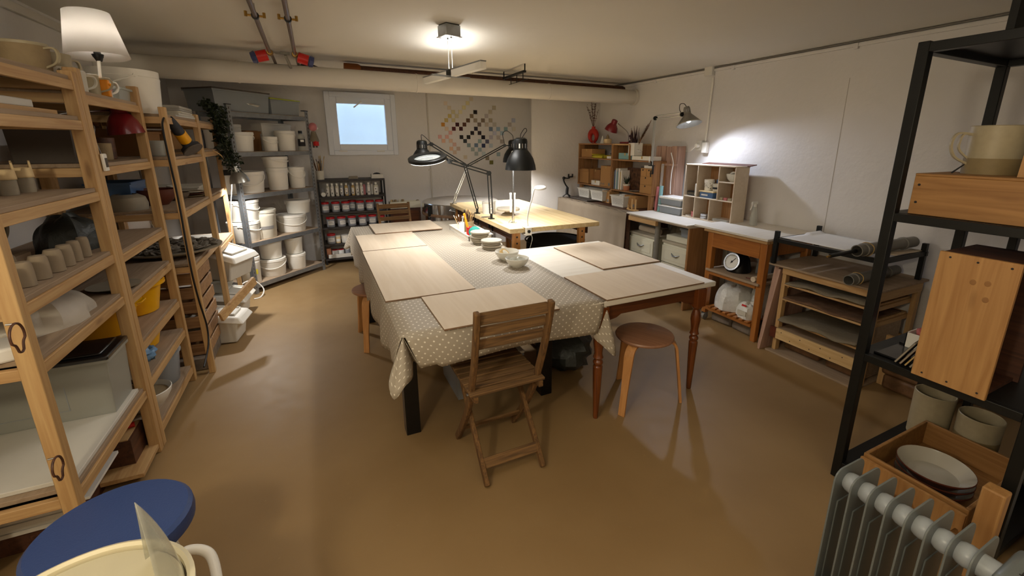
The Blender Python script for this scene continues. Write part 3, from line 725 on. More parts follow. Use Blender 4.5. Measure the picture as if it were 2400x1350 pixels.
# tall black lamp on its silver pole, front left corner of the bench
base = onz(1203, 522, .90); base = Vector((base.x, max(base.y, by0+.035), .90)); P0 = base
lf = thing('desk_lamp', 'black dome lamp on silver pole clamped to the front bench corner', 'lamp', P0, 0, LG)
Y_ = P0.y
pl = ony(1198, 400, Y_)-P0; pl = Vector((0, 0, pl.z))
MB().cyl((0, 0, .03), (0, 0, 0.62), .0085, n=14).cyl((0, 0, 0), (0, 0, .06), .014, n=14).build('pole', 'steel', lf)
clampfoot(lf, (0, 0, 0.0), 'steel', side=(-1, 0, 0))
ht = ony(1220, 322, Y_-.10)-P0; hb2 = ony(1217, 398, Y_-.10)-P0
RH = abs((ony(1250, 398, Y_-.10)-ony(1184, 398, Y_-.10)).length)/2
HH = ht.z-hb2.z
FL_TOP, FL_R, FL_H = P0+ht, RH, HH
dome_head(lf, ht, (0, 0, -1), RH, HH, 'black_metal', glow='lamp_glow_warm')
MB().cyl((0, 0, .62), ht+Vector((0, .03, -HH*.3)), .007, n=10).build('arm', 'steel', lf); joint(lf, (0, 0, .62), 'steel', .013)
MB().tube(spline([ht, ht+Vector((.004, 0, .03)), ht+Vector((.045, .01, .075)), ht+Vector((.062, .01, .055)), ht+Vector((.03, .015, .01)), (0.008, .012, .60)], 7), .003, 6).build('cable', 'black_plastic', lf)
MB().tube(spline([(-.02, 0, .03), (-.05, -.01, .0), (-.055, -.015, -.12), (-.03, -.01, -.22), (-.02, 0, -.30)], 6), .003, 6).cyl((-.02, 0, -.27), (-.02, 0, -.34), .012, n=10).build('cord', 'grey_tube', lf)
# black lamp over the far table end (magnifier arm pair)
def lamp_at(Yp, pts): return [ony(x, y, Yp) for x, y in pts]
Bq = onz(1124, 500, .90); Bq = Vector((bx0+.03, Bq.y, .90))
lm = thing('desk_lamp', 'black dome lamp reaching left over the table from the bench side', 'lamp', Bq, 0, LG)
Ym = Bq.y
el = ony(1089, 386, Ym)-Bq; hj = ony(1011, 338, Ym)-Bq; bt = ony(1124, 474, Ym)-Bq
clampfoot(lm, (0, 0, 0), 'black_metal', side=(-1, 0, 0))
armpair(lm, (0, 0, .05), el, 'black_metal'); armpair(lm, el, hj, 'black_metal', spring=False); joint(lm, el); joint(lm, hj, r=.018)
top = ony(988, 328, Ym)-Bq; bot = ony(984, 380, Ym)-Bq; Rm = (ony(1013, 378, Ym)-ony(958, 378, Ym)).length/2
dome_head(lm, top, (0, 0, -1), Rm, top.z-bot.z+.02, 'black_metal', vents=True, glow='white_gloss')
MB().tube(spline([top, top+Vector((0, 0, .045)), top+Vector((.03, 0, .03)), hj+Vector((0, 0, .01))], 6), .003, 6).build('cable', 'black_plastic', lm)
MB().bar(hj, top+Vector((.02, 0, -.05)), .012, .012).build('bracket', 'black_metal', lm)
# ring magnifier lamp
Br = onz(1128, 512, .90); Br = Vector((bx0+.045, Br.y-.06, .90)); Yr = Br.y
lr = thing('magnifier_lamp', 'black ring magnifier lamp on folded arms over the table', 'lamp', Br, 0, LG)
e1_ = ony(1146, 406, Yr)-Br; h1_ = ony(1054, 378, Yr)-Br
clampfoot(lr, (0, 0, 0), 'black_metal', side=(-1, 0, 0))
armpair(lr, (0, 0, .05), e1_, 'black_metal', gap=.03); armpair(lr, e1_, h1_, 'black_metal', gap=.026, spring=False); joint(lr, e1_, r=.022); joint(lr, h1_, r=.022)
rc = ony(1002, 371, Yr)-Br; Rr = (ony(1046, 365, Yr)-ony(958, 378, Yr)).length/2
M = Matrix.Translation(rc) @ Matrix.Rotation(.20, 4, 'X') @ Matrix.Rotation(-.16, 4, 'Y')
mb = MB(); mb.M = M; mb.lathe([(Rr*.70, -.016), (Rr*.96, -.016), (Rr, -.01), (Rr, .012), (Rr*.96, .016), (Rr*.72, .016), (Rr*.70, .01)], close=True, n=44); rg = mb.build('ring_housing', 'black_metal', lr)
mb = MB(); mb.M = M; mb.lathe([(Rr*.74, -.0165), (Rr*.94, -.0165), (Rr*.94, -.019), (Rr*.74, -.019)], close=True, n=40); mb.build('light_ring', 'ring_glow', rg)
mb = MB(); mb.M = M; mb.lathe([(0, .006), (Rr*.5, .0035), (Rr*.70, 0), (Rr*.5, -.0035), (0, -.006)], n=36); mb.build('lens', 'glass_clear', rg)
MB().bar(h1_, rc+Vector((Rr*.8, 0, .02)), .014, .02).build('bracket', 'black_metal', lr)
# far lamp with silver clamp pole
Bs = onz(1076, 475, .90); Bs = Vector((bx0+.03, min(Bs.y, by1-.08), .90)); Ys = Bs.y
ls = thing('desk_lamp', 'black dome lamp on silver pole at the far bench end', 'lamp', Bs, 0, LG)
k1 = ony(1069, 457, Ys)-Bs; k2 = ony(1097, 388, Ys)-Bs; k3 = ony(1183, 341, Ys)-Bs
clampfoot(ls, (0, 0, 0), 'lamp_silver', side=(-1, 0, 0)); joint(ls, k1, 'lamp_silver', .02)
armpair(ls, (0, 0, .03), k1, 'lamp_silver', spring=False); armpair(ls, k1, k2, 'lamp_silver'); armpair(ls, k2, k3, 'black_metal', spring=False); joint(ls, k2); joint(ls, k3, r=.02)
tp2 = ony(1203, 327, Ys)-Bs; bt2 = ony(1203, 379, Ys)-Bs; Rs = (ony(1229, 379, Ys)-ony(1179, 379, Ys)).length/2
dome_head(ls, tp2, (.05, 0, -1), Rs, tp2.z-bt2.z, 'black_metal', glow='lamp_glow_warm'); SL_TOP = Bs+tp2; SL_H = tp2.z-bt2.z
MB().tube(spline([tp2, ony(1201, 317, Ys)-Bs, ony(1188, 307, Ys)-Bs, ony(1178, 313, Ys)-Bs, ony(1181, 330, Ys)-Bs, k3], 6), .0035, 6).build('cable', 'black_plastic', ls)
MB().bar(k3, tp2+Vector((0, 0, -.07)), .012, .012).build('bracket', 'black_metal', ls)
# white clip light
Bc = onz(1240, 536, .90); Bc = Vector((Bc.x, by0+.02, .90)); Yc = Bc.y
lc = thing('clip_lamp', 'small white clip-on light with bent gooseneck on the bench edge', 'lamp', Bc, 0, LG)
MB().tube(spline([ony(x, y, Yc)-Bc for x, y in ((1238, 535), (1236, 515), (1240, 490), (1247, 465), (1252, 445), (1257, 441))], 6), .006, 10).build('gooseneck', 'white_gloss', lc)
hc_ = ony(1266, 440, Yc)-Bc; mb = MB(); mb.M = Matrix.Translation(hc_) @ Matrix.Rotation(-.12, 4, 'Y') @ Matrix.Rotation(.15, 4, 'X')
mb.lathe([(0, .008), (.045, .008), (.052, .003), (.052, -.006), (.045, -.009), (0, -.009)], n=30); hd2 = mb.build('head', 'white_plastic', lc)
mb = MB(); mb.M = Matrix.Translation(hc_+Vector((0, 0, -.0098))) @ Matrix.Rotation(-.12, 4, 'Y') @ Matrix.Rotation(.15, 4, 'X'); mb.lathe([(0, 0), (.042, 0)], n=30); mb.build('diffuser', 'white_gloss', hd2)
MB().box(-.03, -.045, .002, .03, .03, .012).box(-.03, -.045, -.062, .03, .03, -.050).box(-.028, -.06, -.06, .028, -.042, .01).build('clip', 'white_plastic', lc, bev=.006)
MB().cyl((0, -.0605, -.025), (0, -.066, -.025), .014, n=16).build('button', 'black_plastic', lc)
MB().tube(spline([(.02, -.05, -.05), (.035, -.05, -.1), (-.005, -.04, -.25), (-.03, -.03, -.4), (-.03, 0, -.6)], 6), .002, 6).build('cord', 'white_plastic', lc)
# ------------------------------------------------------------------ wooden shelving along the left wall
XW = XL+.012
def unit(label, xf, xb, ya, yb, ztop, shelves, pw=.046, post='pine', ztop2=None):
    """open pine shelving: posts at both ends, shelves (z of the board top, near y, far y, front x)"""
    cx_, cy_ = (xf+xb)/2, (ya+yb)/2; t = thing('shelving_unit', label, 'shelf', (cx_, cy_, 0), 0, 'pine shelving units along the left wall')
    for y, zt_ in ((ya, ztop), (yb, ztop2 or ztop)):
        for x in (xf-pw/2, xb+pw/2):
            MB().box(x-pw/2-cx_, y-pw/2-cy_, 0, x+pw/2-cx_, y+pw/2-cy_, zt_).build('post', post, t, bev=.003)
    for z in shelves:
        zz = z[0]; a, b = ya+pw/2, yb-pw/2; x0 = xf-.004
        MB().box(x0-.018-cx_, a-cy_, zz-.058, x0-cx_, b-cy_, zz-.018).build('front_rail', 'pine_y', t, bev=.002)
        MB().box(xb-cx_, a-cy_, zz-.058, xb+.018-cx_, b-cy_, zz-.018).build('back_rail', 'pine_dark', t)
        for y, s_ in ((ya, 1), (yb, -1)):
            MB().box(xb+pw-cx_, y-.012-cy_, zz-.058, xf-pw-cx_, y+.012-cy_, zz-.018).build('side_rail', 'pine_x', t, bev=.002)
        MB().box(xb-.002-cx_, a+.002-cy_, zz-.018, x0-.008-cx_, b-.002-cy_, zz).build('shelf_board', 'board_dusty', t, bev=.002)
    return t
S1 = [(1.865,), (1.70,), (1.392,), (1.10,), (.892,), (.385,)]
S2 = [(1.815,), (1.495,), (1.075,), (.86,), (.60,), (.395,), (.12,)]
unit('nearest pine shelving unit, left of the blue seat', -.88, XW, 1.905, 2.675, 1.885, S1)
unit('pine shelving unit with the yellow basins, second from the near end', -.88, XW, 2.727, 3.475, 1.905, S2)
unit('farthest pine shelving unit on the left, with the stacked crates', -.78, XW, 3.545, 4.385, 1.80, [(1.76,), (1.50,), (1.165,), (.80,)], .036)
unit('narrow pine shelving bay behind the ivy and silver lamp', -.78, XW, 4.425, 5.13, 1.80, [(1.76,), (1.53,), (1.165,), (.73,)], .036)
# thermometer tag on a post
th = thing('thermometer', 'small white digital thermometer on the pine post', 'thermometer', (-.877, 2.755, 1.50))
MB().box(0, -.022, -.04, .012, .022, .04).build('case', 'white_plastic', th, bev=.004); MB().box(.012, -.013, -.022, .0135, .013, .02).build('display', 'dark_board', th)
# rings hung on the near post
def hang_ring(px, py, s_, label):
    p = onx(px, py, -.862); t = thing('cord_ring', label, 'ring', p, 0)
    pts = [(0, .036*s_*math.sin(a)*(1 if math.cos(a) > -.5 else .72), .04*s_*math.cos(a)-(.012*s_ if math.cos(a) < -.8 else 0)) for a in [2*PI*k/26 for k in range(26)]]
    MB().tube(pts, .0035, 7, closed=True).build('loop', 'plank_dark', t); MB().cyl((-.018, 0, .04*s_), (.002, 0, .04*s_), .003, n=8).build('nail', 'steel', t)
hang_ring(41, 788, 1.0, 'dark cord ring hung halfway up the nearest pine post')
hang_ring(136, 1095, .9, 'dark cord ring hung low on the nearest pine post')
# --- nearest unit: top
GM = 'mugs along the top of the shelving'
c, r, h = fit(16, 92, 150, 86, 1.865); c.x = min(c.x, -.93)
c = Vector((-1.03, 2.20, 1.866))
q1 = onx(54, 120, -1.02); q2 = onx(112, 120, -1.0)
mug('large brown speckled mug with red heart on the near shelf top', (-1.02, q1.y, 1.866), .078, .12, 'mug_speckle', rz=-.3, band=(.1, .9, 'stoneware'), group=GM)
mug('second brown mug with handle beside the larger one on the shelf top', (-1.0, q2.y+.035, 1.866), .058, .11, 'mug_speckle', rz=1.0, group=GM)
tag(MB().lathe([(0, 0), (.026, .008), (.03, .03), (.0, .034)], n=16).build('heart_lid', 'red_clay', None, (-1.1, 2.5, 1.866)), 'small red brown lid on the shelf top behind the mugs', 'lid')
tag(MB().box(-.22, -.30, 0, .20, .30, .018).build('plank', 'pine_y', None, (-1.12, 2.26, 1.7005), bev=.002), 'loose pine plank on the second shelf of the nearest unit', 'plank')
tag(MB().box(-.15, -.26, 0, .20, .26, .03).build('panel', 'grey_white_plastic', None, (-1.14, 2.18, 1.7195), bev=.004), 'grey white panel lying on the plank under the mug shelf', 'panel')
# cat-eared cups
def cat_cup(px0, px1, pb, pt, label, rz):
    c, r, h = fit(px0, px1, pb, pt, 1.392); t = thing('cat_cup', label, 'cup', c+Vector((0, 0, .0005)), rz, 'two-tone cups with cat ears on the near shelf')
    MB().lathe([(0, 0), (r*.94, 0), (r, .01), (r, h*.45), (r-.005, h*.45), (r-.005, .01), (0, .01)], n=26).build('base', 'stoneware_grey', t)
    n = 40; hh = h*.80
    def rim(a):
        d = math.cos(2*a); return hh*(.93+(.27*max(0, d)**6))
    mb = MB(); mb.grid(lambda u, v: ((r*(1-.13*v))*math.cos(u*2*PI), (r*(1-.13*v))*math.sin(u*2*PI), h*.45*(1-v)+rim(u*2*PI)*v), n, 4)
    mb.build('upper', 'bisque_cream', t, solid=.006)
cat_cup(0, 50, 459, 376, 'left cream and grey cat-eared cup on the near shelf', .5)
cat_cup(41, 90, 452, 372, 'right cream and grey cat-eared cup on the near shelf', .5)
cat_cup(-60, -2, 470, 380, 'cat-eared cup cut by the left picture edge', .5)
# tumblers drying upside down
GT = 'upturned clay tumblers drying on the shelf'
TB = [(30, 70, 690, 645, 'front row tumbler nearest the pine post'), (48, 101, 674, 630, 'front row tumbler second from the pine post'), (84, 137, 656, 615, 'front row tumbler third from the pine post'), (116, 166, 639, 599, 'front row tumbler fourth from the pine post'), (148, 191, 625, 588, 'front row tumbler fifth from the pine post'), (170, 206, 614, 580, 'front row tumbler sixth from the pine post'), (194, 227, 603, 572, 'front row tumbler at the far end of the row')]
for a, b, yb_, yt_, lb in TB:
    c, r, h = fit(a, b, yb_, yt_, 1.10); r = min(r, .046)
    c.x = min(c.x, -.945)
    tag(MB().lathe([(r*.86, 0), (r, .002), (r, .05), (r*.95, .075), (r*.8, .088), (0, .091)], n=26).build('tumbler', 'greenware', None, (c.x, c.y, 1.1005)), 'upturned grey-brown clay tumbler, '+lb, 'tumbler', GT)
for k in range(3):
    r = .046; tag(MB().lathe([(r*.86, 0), (r, .002), (r, .05), (r*.95, .075), (r*.8, .088), (0, .091)], n=26).build('tumbler', 'greenware', None, (-1.075, 2.02+k*.12, 1.1005)), 'upturned grey-brown clay tumbler in the back row', 'tumbler', GT)
pl_ = thing('ware_board', 'dusty ware board carrying the tall pots behind the tumblers', 'board', (-1.24, 2.34, 1.1005)); MB().box(-.10, -.28, 0, .10, .28, .03).build('board', 'board_dusty', pl_)
def pot(label, loc, prof, mt, name='pot', cat='pot', handle=None, group=None):
    t = thing(name, label, cat, loc, 0, group); R_max = max(p[0] for p in prof); H = prof[-1][1]
    inn = [(max(p[0]-.006, 0), p[1]) for p in prof[::-1] if p[1] > .01]
    MB().lathe([(0, 0)]+prof+inn+[(0, .008)], n=30).build('body', mt, t)
    if handle is not None:
        q = handle_mb(prof[-1][0], H, out=.05, w=.016).build('handle', mt, t); q.rotation_euler = (0, 0, handle)
    return t
pot('wide dark clay pot behind the drying tumblers', (-1.24, 2.28, 1.131), [(.085, 0), (.095, .03), (.098, .12), (.092, .165)], 'stoneware_dark')
pot('tall clay jug with handle behind the tumblers', (-1.235, 2.50, 1.131), [(.062, 0), (.066, .05), (.06, .15), (.052, .205)], 'stoneware_grey', handle=.9)
pot('dark round pot beside the wide clay pot at the back of the shelf', (-1.24, 2.12, 1.131), [(.05, 0), (.075, .06), (.07, .12), (.05, .15)], 'stoneware_dark')
# polythene-wrapped clay
def sheet_bag(name, label, cat, loc, sx, sy, sz, mt, seed, amp=.18, n=26, m=16, rz=0):
    rnd = random.Random(seed); ph = [rnd.uniform(0, 6) for _ in range(8)]
    mb = MB(); vs = []
    def fn(u, v):
        a = u*2*PI; t_ = v*PI/2; r = math.cos(t_)**.55
        w = 1+amp*(math.sin(3*a+ph[0])*.4+math.sin(7*a+ph[1]+3*v)*.3+math.sin(11*a+ph[2]-5*v)*.2)
        z = sz*math.sin(t_)*(1+amp*.8*(math.sin(2*a+ph[3])*.5+math.sin(5*a+ph[4])*.4))
        return (sx*r*math.cos(a)*w, sy*r*math.sin(a)*w, max(z, 0))
    mb.grid(fn, n, m); o = mb.build(name, mt, None, loc, (0, 0, rz), ang=30, merge=1e-4)
    return tag(o, label, cat)
sheet_bag('plastic_sheet', 'loose translucent polythene covering clay on the shelf under the tumblers', 'plastic sheet', (-1.07, 2.33, .8925), .16, .27, .115, 'poly_sheet', 3, .22)
tag(MB().box(-.05, -.07, 0, .06, .07, .05).build('folded_paper', 'paper', None, (-.99, 1.985, .8925), (0, 0, .4), bev=.01), 'folded white paper packet by the nearest post', 'packet')
# clear tote with black lid
tt = tote('clear plastic tote with black lid on the lowest near shelf', XW+.012, 2.40, -.905, 2.62, .4035, .265, 'tote_clear', None)
MB().box(-.245, -.122, .262, .245, .122, .282).box(-.215, -.095, .28, .215, .095, .292).build('lid', 'tote_lid', tt, bev=.006)
tag(MB().box(-.23, -.33, 0, .225, .33, .017).build('panel', 'grey_white_plastic', None, (-1.125, 2.29, .3855), bev=.002), 'long white panel lying under the black-lidded tote', 'panel')
MB().box(-.22, -.1075, .05, .08, -.1065, .052).box(.075, -.1075, .05, .078, -.1065, .21).box(-.22, -.1075, .21, .078, -.1065, .213).build('moulding', 'tote_clear_grey', tt)
sheet_bag('clay_lump', 'grey wrapped clay lump inside the black-lidded tote', 'clay', (-1.15, 2.51, .41), .17, .085, .17, 'clay_brick', 8, .08)
# low things under the nearest unit
for k in range(4):
    MBk = MB().box(-.17, -.17, 0, .17, .17, .017)
    tag(MBk.build('panel', 'grey_white_plastic', None, (-1.205+.006*k, 2.30+.006*(k % 2), .10+k*.0175), bev=.001), ('lowest', 'second lowest', 'second from top', 'topmost')[k]+' white melamine panel in the stack under the nearest unit', 'panel', 'white panels under the nearest unit')
tag(MB().box(-.16, -.15, 0, .16, .15, .1).build('plank', 'plank_dark', None, (-1.205, 2.31, 0)), 'dark thick plank under the white panels on the floor', 'plank')
fr = thing('frame', 'white frame with black panel lying on the melamine stack', 'frame', (-1.175, 2.315, .1705))
frame(MB(), -.24, .20, -.15, .16, .03, 0, .012).build('border', 'white_gloss', fr, rot=(-PI/2, 0, 0), loc=(0, 0, .0)); MB().box(-.21, -.13, .0005, .17, .12, .006).build('panel', 'black_lacquer', fr)
kn = thing('knife', 'saw knife with two-part red handle lying on the black panel', 'knife', (-1.10, 2.40, .184), .25)
MB().box(-.34, -.014, 0, -.07, .016, .003).build('blade', 'galvanised_dusty', kn); MB().ribbon([(-.07, 0, .006), (.0, .004, .010), (.08, .002, .012), (.10, -.004, .012)], [.024, .034, .03, .022], .018, (0, 1, 0)).build('handle', 'red_clay', kn, bev=.004)
kn.location.z = .190
tag(MB().cyl((-.05, 0, 0), (.07, 0, 0), .013, n=14).build('screwdriver', 'red_plastic', None, (-1.02, 2.62, .203), (0, 0, .25)), 'round red screwdriver grip right of the nearest post', 'screwdriver')
tag(MB().box(-.08, -.10, 0, .08, .08, .005).build('tray_board', 'pine_y', None, (-1.03, 2.62, .1846), (0, 0, .0)), 'thin brown board right of the nearest post', 'board')
tag(MB().box(-.09, -.10, 0, .09, .085, .184).build('wooden_block', 'plank_dark', None, (-1.03, 2.62, 0)), 'dark wooden block on the floor beside the nearest post', 'block')
sheet_bag('cloth_bag', 'grey cloth bag at the left edge beside the white panels', 'bag', (-1.27, 1.98, .18), .09, .11, .34, 'canvas_grey', 12, .12)
for k, (x, y, a, l_, lb) in enumerate(((-1.02, 2.585, .08, .30, 'upper'), (-1.02, 2.60, .02, .34, 'lower'))):
    pass
tag(MB().box(-.16, -.22, 0, .17, .22, .02).build('plank', 'pine_y', None, (-1.07, 2.45, .3605-.09), bev=.002), 'pine plank lying under the black-lidded tote shelf', 'plank') if False else None
# wide white tubs under the lowest shelf
tag(MB().box(-.10, -.125, 0, .10, .125, .022).build('board', 'pine_y', None, (-.985, 2.545, .03), (0, 0, .0), bev=.002), 'flat brown board near the floor right of the nearest post', 'board')
tote('wide white tray under the lowest shelf of the nearest unit', -1.36, 2.485, -1.13, 2.66, .187, .13, 'grey_white_plastic', None, 'tray')
# --- second unit: top
c = (-1.06, 2.82, 1.816)
for k, (x, y, rz, lb, bd) in enumerate(((-.985, 2.82, -1.0, 'white mug nearest the pine posts on the shelf top', None), (-.97, 2.93, .9, 'second white mug with handle on the shelf top', None), (-.965, 3.06, .2, 'grey mug with round handle beside the yellow paper', None), (-.955, 3.175, 1.0, 'mug with a red heart beside the tall post', None))):
    mug(lb, (x, y, 1.8155), .047, .10, ('pale_ceramic', 'pale_ceramic', 'mug_speckle', 'pale_ceramic')[k], rz, GM, band=((.35, .7, 'pink_ceramic') if k == 3 else None))
for k, (y, lb) in enumerate(((2.80, 'left'), (2.91, 'right'))): mug(lb+' round-mouthed pale cup stacked behind the mugs on the shelf top', (-1.10, y, 1.8155), .05, .13, 'stoneware_grey', handle=False, group=GM, name='cup', cat='cup')
tag(MB().box(-.09, -.12, 0, .09, .12, .10).build('box', 'yellow_paper', None, (-1.10, 3.10, 1.8155), (0, 0, .1), bev=.003), 'yellow box behind the mugs on the shelf top', 'box')
tag(MB().box(-.11, -.16, 0, .11, .16, .016).build('driftwood', 'teak_slat_y', None, (-1.11, 3.10, 1.917), (0, 0, .25), bev=.005), 'flat brown wood piece lying on the yellow box', 'wood piece')
sheet_bag('dark_cloth', 'dark brown cloth heap by the wall on the shelf top', 'cloth', (-1.27, 3.05, 1.8155), .10, .20, .12, 'plank_dark', 21, .2)
tote('low clear tub behind the pine post on the shelf top', -1.14, 3.27, -.905, 3.44, 1.8155, .07, 'tote_clear', None, 'tub')
# small white shaded lamp on its clip
wl = thing('clip_lamp', 'lit white shaded lamp on an orange clip above the shelving', 'lamp', (-.93, 3.10, 1.816))
sh_c = onx(216, 82, -.93)-Vector((-.93, 3.10, 1.816)); hgt = (onx(216, 34, -.93)-onx(216, 128, -.93)).z
ax = Vector((-.06, .05, 1)).normalized(); Msh = Matrix.Translation(sh_c) @ ax.to_track_quat('Z', 'Y').to_matrix().to_4x4()
mat('lamp_shade', (244,240,236), .8, trans=0.0)
nt = MATS['lamp_shade'].node_tree; bs = nt.nodes['Principled BSDF']; tl_ = nt.nodes.new('ShaderNodeBsdfTranslucent'); tl_.inputs['Color'].default_value = (.9, .88, .86, 1)
ms = nt.nodes.new('ShaderNodeMixShader'); ms.inputs[0].default_value = .55; nt.links.new(bs.outputs[0], ms.inputs[1]); nt.links.new(tl_.outputs[0], ms.inputs[2]); nt.links.new(ms.outputs[0], nt.nodes['Material Output'].inputs['Surface'])
mb = MB(); mb.M = Msh; mb.lathe([(.125, -hgt/2), (.088, hgt/2)], n=40); mb.build('shade', 'lamp_shade', wl, solid=.002)
mb = MB(); mb.M = Msh; mb.ball((0, 0, .01), (.028, .028, .034), 18, 12); mb.build('bulb', 'lamp_glow_warm', wl)
WL_BULB = Vector((-.93, 3.10, 1.816))+sh_c+Vector((0, 0, .01))
mb = MB(); mb.M = Msh; mb.cyl((0, 0, -.03), (0, 0, -hgt/2-.005), .014, n=14).lathe([(.020, -hgt/2-.002), (.024, -hgt/2+.012), (.012, -hgt/2-.02)], n=16); mb.build('socket', 'black_plastic', wl)
q0 = sh_c-ax*(hgt/2)
MB().tube([q0, q0+(Vector((0, 0, .03))-q0)*.5, (0, 0, .03)], .007, 10).build('stem', 'white_gloss', wl)
MB().prism([(-.03, -.02), (.035, -.012), (.035, .02), (-.03, .02)], .0, .09).cyl((-.03, 0, .06), (.045, 0, .06), .008, n=10).build('clip', 'orange_plastic', wl, bev=.006)
# red desk lamp on the shelf below
rl = thing('desk_lamp', 'dark red dome desk lamp on the shelf under the mugs', 'lamp', (-1.09, 3.05, 1.4955))
rt = onx(272, 255, -.98); rb2 = onx(295, 307, -.98)
RT = rt-Vector((-1.09, 3.05, 1.4955)); RB = rb2-Vector((-1.09, 3.05, 1.4955))
dome_head(rl, RT+Vector((0, 0, .05)), Vector((.12, .06, -1)), .085, .19, 'red_enamel', vents=False)
MB().lathe([(0, 0), (.075, 0), (.078, .012), (.06, .02), (0, .022)], n=28).build('base', 'red_enamel', rl)
MB().tube(spline([(0, 0, .02), (-.03, -.03, .12), (-.02, -.02, .22), RT+Vector((-.03, 0, -.01))], 6), .006, 8).build('stem', 'steel', rl)
tote('dark box at the left of the red lamp', -1.20, 2.80, -.98, 2.95, 1.4955, .17, 'dark_board', 'dark_board', lidh=.01)
for k, (x, y, r, h, mt_, lb) in enumerate(((-1.0, 3.17, .04, .09, 'stoneware', 'small tan jar under the red lamp'), (-1.06, 3.22, .03, .06, 'black_plastic', 'small black jar under the red lamp'), (-1.05, 3.36, .05, .12, 'plank_dark', 'dark brown jar right of the red lamp'))):
    mug(lb, (x, y, 1.4955), r, h, mt_, handle=False, name='jar', cat='jar')
wr = thing('wire', 'pale wire with steel rod hanging in front of the red lamp', 'wire', (-.90, 2.85, 1.53)); MB().tube(spline([(-.02, .06, .17), (0, 0, .16), (.0, -.02, .1), (.01, .0, .0)], 6), .004, 6).build('rod', 'steel', wr); wr.location = (-.915, 2.86, 1.497)
tk = thing('toolbox', 'flat dark blue folder standing at the far end of the lamp shelf', 'folder', (-1.02, 3.30, 1.4955)); MB().box(-.02, -.10, 0, .02, .10, .11).build('body', 'bowl_blue', tk, bev=.004)
tk.location = (-1.22, 3.30, 1.4955)
mug('pale vase standing against the wall of the lamp shelf', (-1.2, 3.40, 1.4955), .045, .14, 'pale_ceramic', handle=False, name='vase', cat='vase')
# shelf with bags and bowls
sheet_bag('green_bag', 'dark green plastic bag on the shelf of bowls', 'bag', (-1.12, 2.92, 1.0755+.0005), .13, .14, .16, 'bag_dark', 31, .2)
# third unit: shelf of bowls at 1.165
pot('wide grey bowl lying upturned at the near end of the bowl shelf', (-1.10, 3.68, 1.166), [(.10, 0), (.105, .04), (.095, .08), (.06, .10)], 'stoneware_grey', 'bowl', 'bowl')
for k, (x, y, R, h, mt_, lb) in enumerate(((-1.0, 3.90, .115, .11, 'red_clay', 'dark brown bowl in front on the bowl shelf'), (-1.15, 3.95, .12, .10, 'stoneware_dark', 'dark grey bowl at the back of the bowl shelf'), (-.95, 4.15, .085, .06, 'stoneware_dark', 'small dark bowl by the white mug on the bowl shelf'))):
    tag(bowl_mb(R, h).build('bowl', mt_, None, (x, y, 1.1655)), lb, 'bowl')
tote('dark blue plastic tub behind the brown bowl', -1.30, 3.72, -1.08, 4.02, 1.2755-.11, .17, 'bowl_blue', None, 'tub')
pot('pale stacked pot against the wall above the bowls', (-1.26, 4.18, 1.166), [(.07, 0), (.075, .05), (.06, .12), (.045, .14)], 'pale_ceramic')
mug('tall white cup with black dots on the bowl shelf', (-1.0, 4.30, 1.1655), .035, .10, 'white_glaze', handle=False, name='cup', cat='cup')
mug('pale lidded jar behind the dotted cup', (-1.14, 4.30, 1.1655), .05, .15, 'pale_ceramic', handle=False, name='jar', cat='jar')
for k in range(3):
    tag(MB().lathe([(0, 0), (.06, .002), (.085, .012), (.086, .015), (.06, .006), (0, .004)], n=26).build('dish', ('stoneware', 'red_clay', 'pale_ceramic')[k], None, (-.90, 4.36-.002*k, 1.1655+.016*k)) if k < 3 else None, ('lowest tan', 'middle red brown', 'topmost pale')[k]+' dish in the small stack by the far post', 'dish', 'stacked dishes by the far post')
tote('pale flat box on the far shelf of the narrow bay', -1.25, 4.62, -.90, 4.95, 1.1655, .06, 'pale_ceramic', None)
tote('white storage box on the top of the far pine unit', -1.25, 4.55, -.92, 4.95, 1.7605, .09, 'grey_white_plastic', 'grey_white_plastic')
tote('brown box on the upper shelf of the far pine unit', -1.28, 3.75, -1.0, 4.25, 1.5005, .16, 'cardboard_dark', 'cardboard_dark', lidh=.004)
mug('glass jar in front of the brown box by the hanging grinder', (-.90, 3.70, 1.5005), .045, .10, 'tote_clear', handle=False, name='jar', cat='jar')
tote('brown carton on the upper shelf of the narrow bay', -1.28, 4.60, -1.0, 5.0, 1.5305, .14, 'cardboard', 'cardboard', lidh=.004)
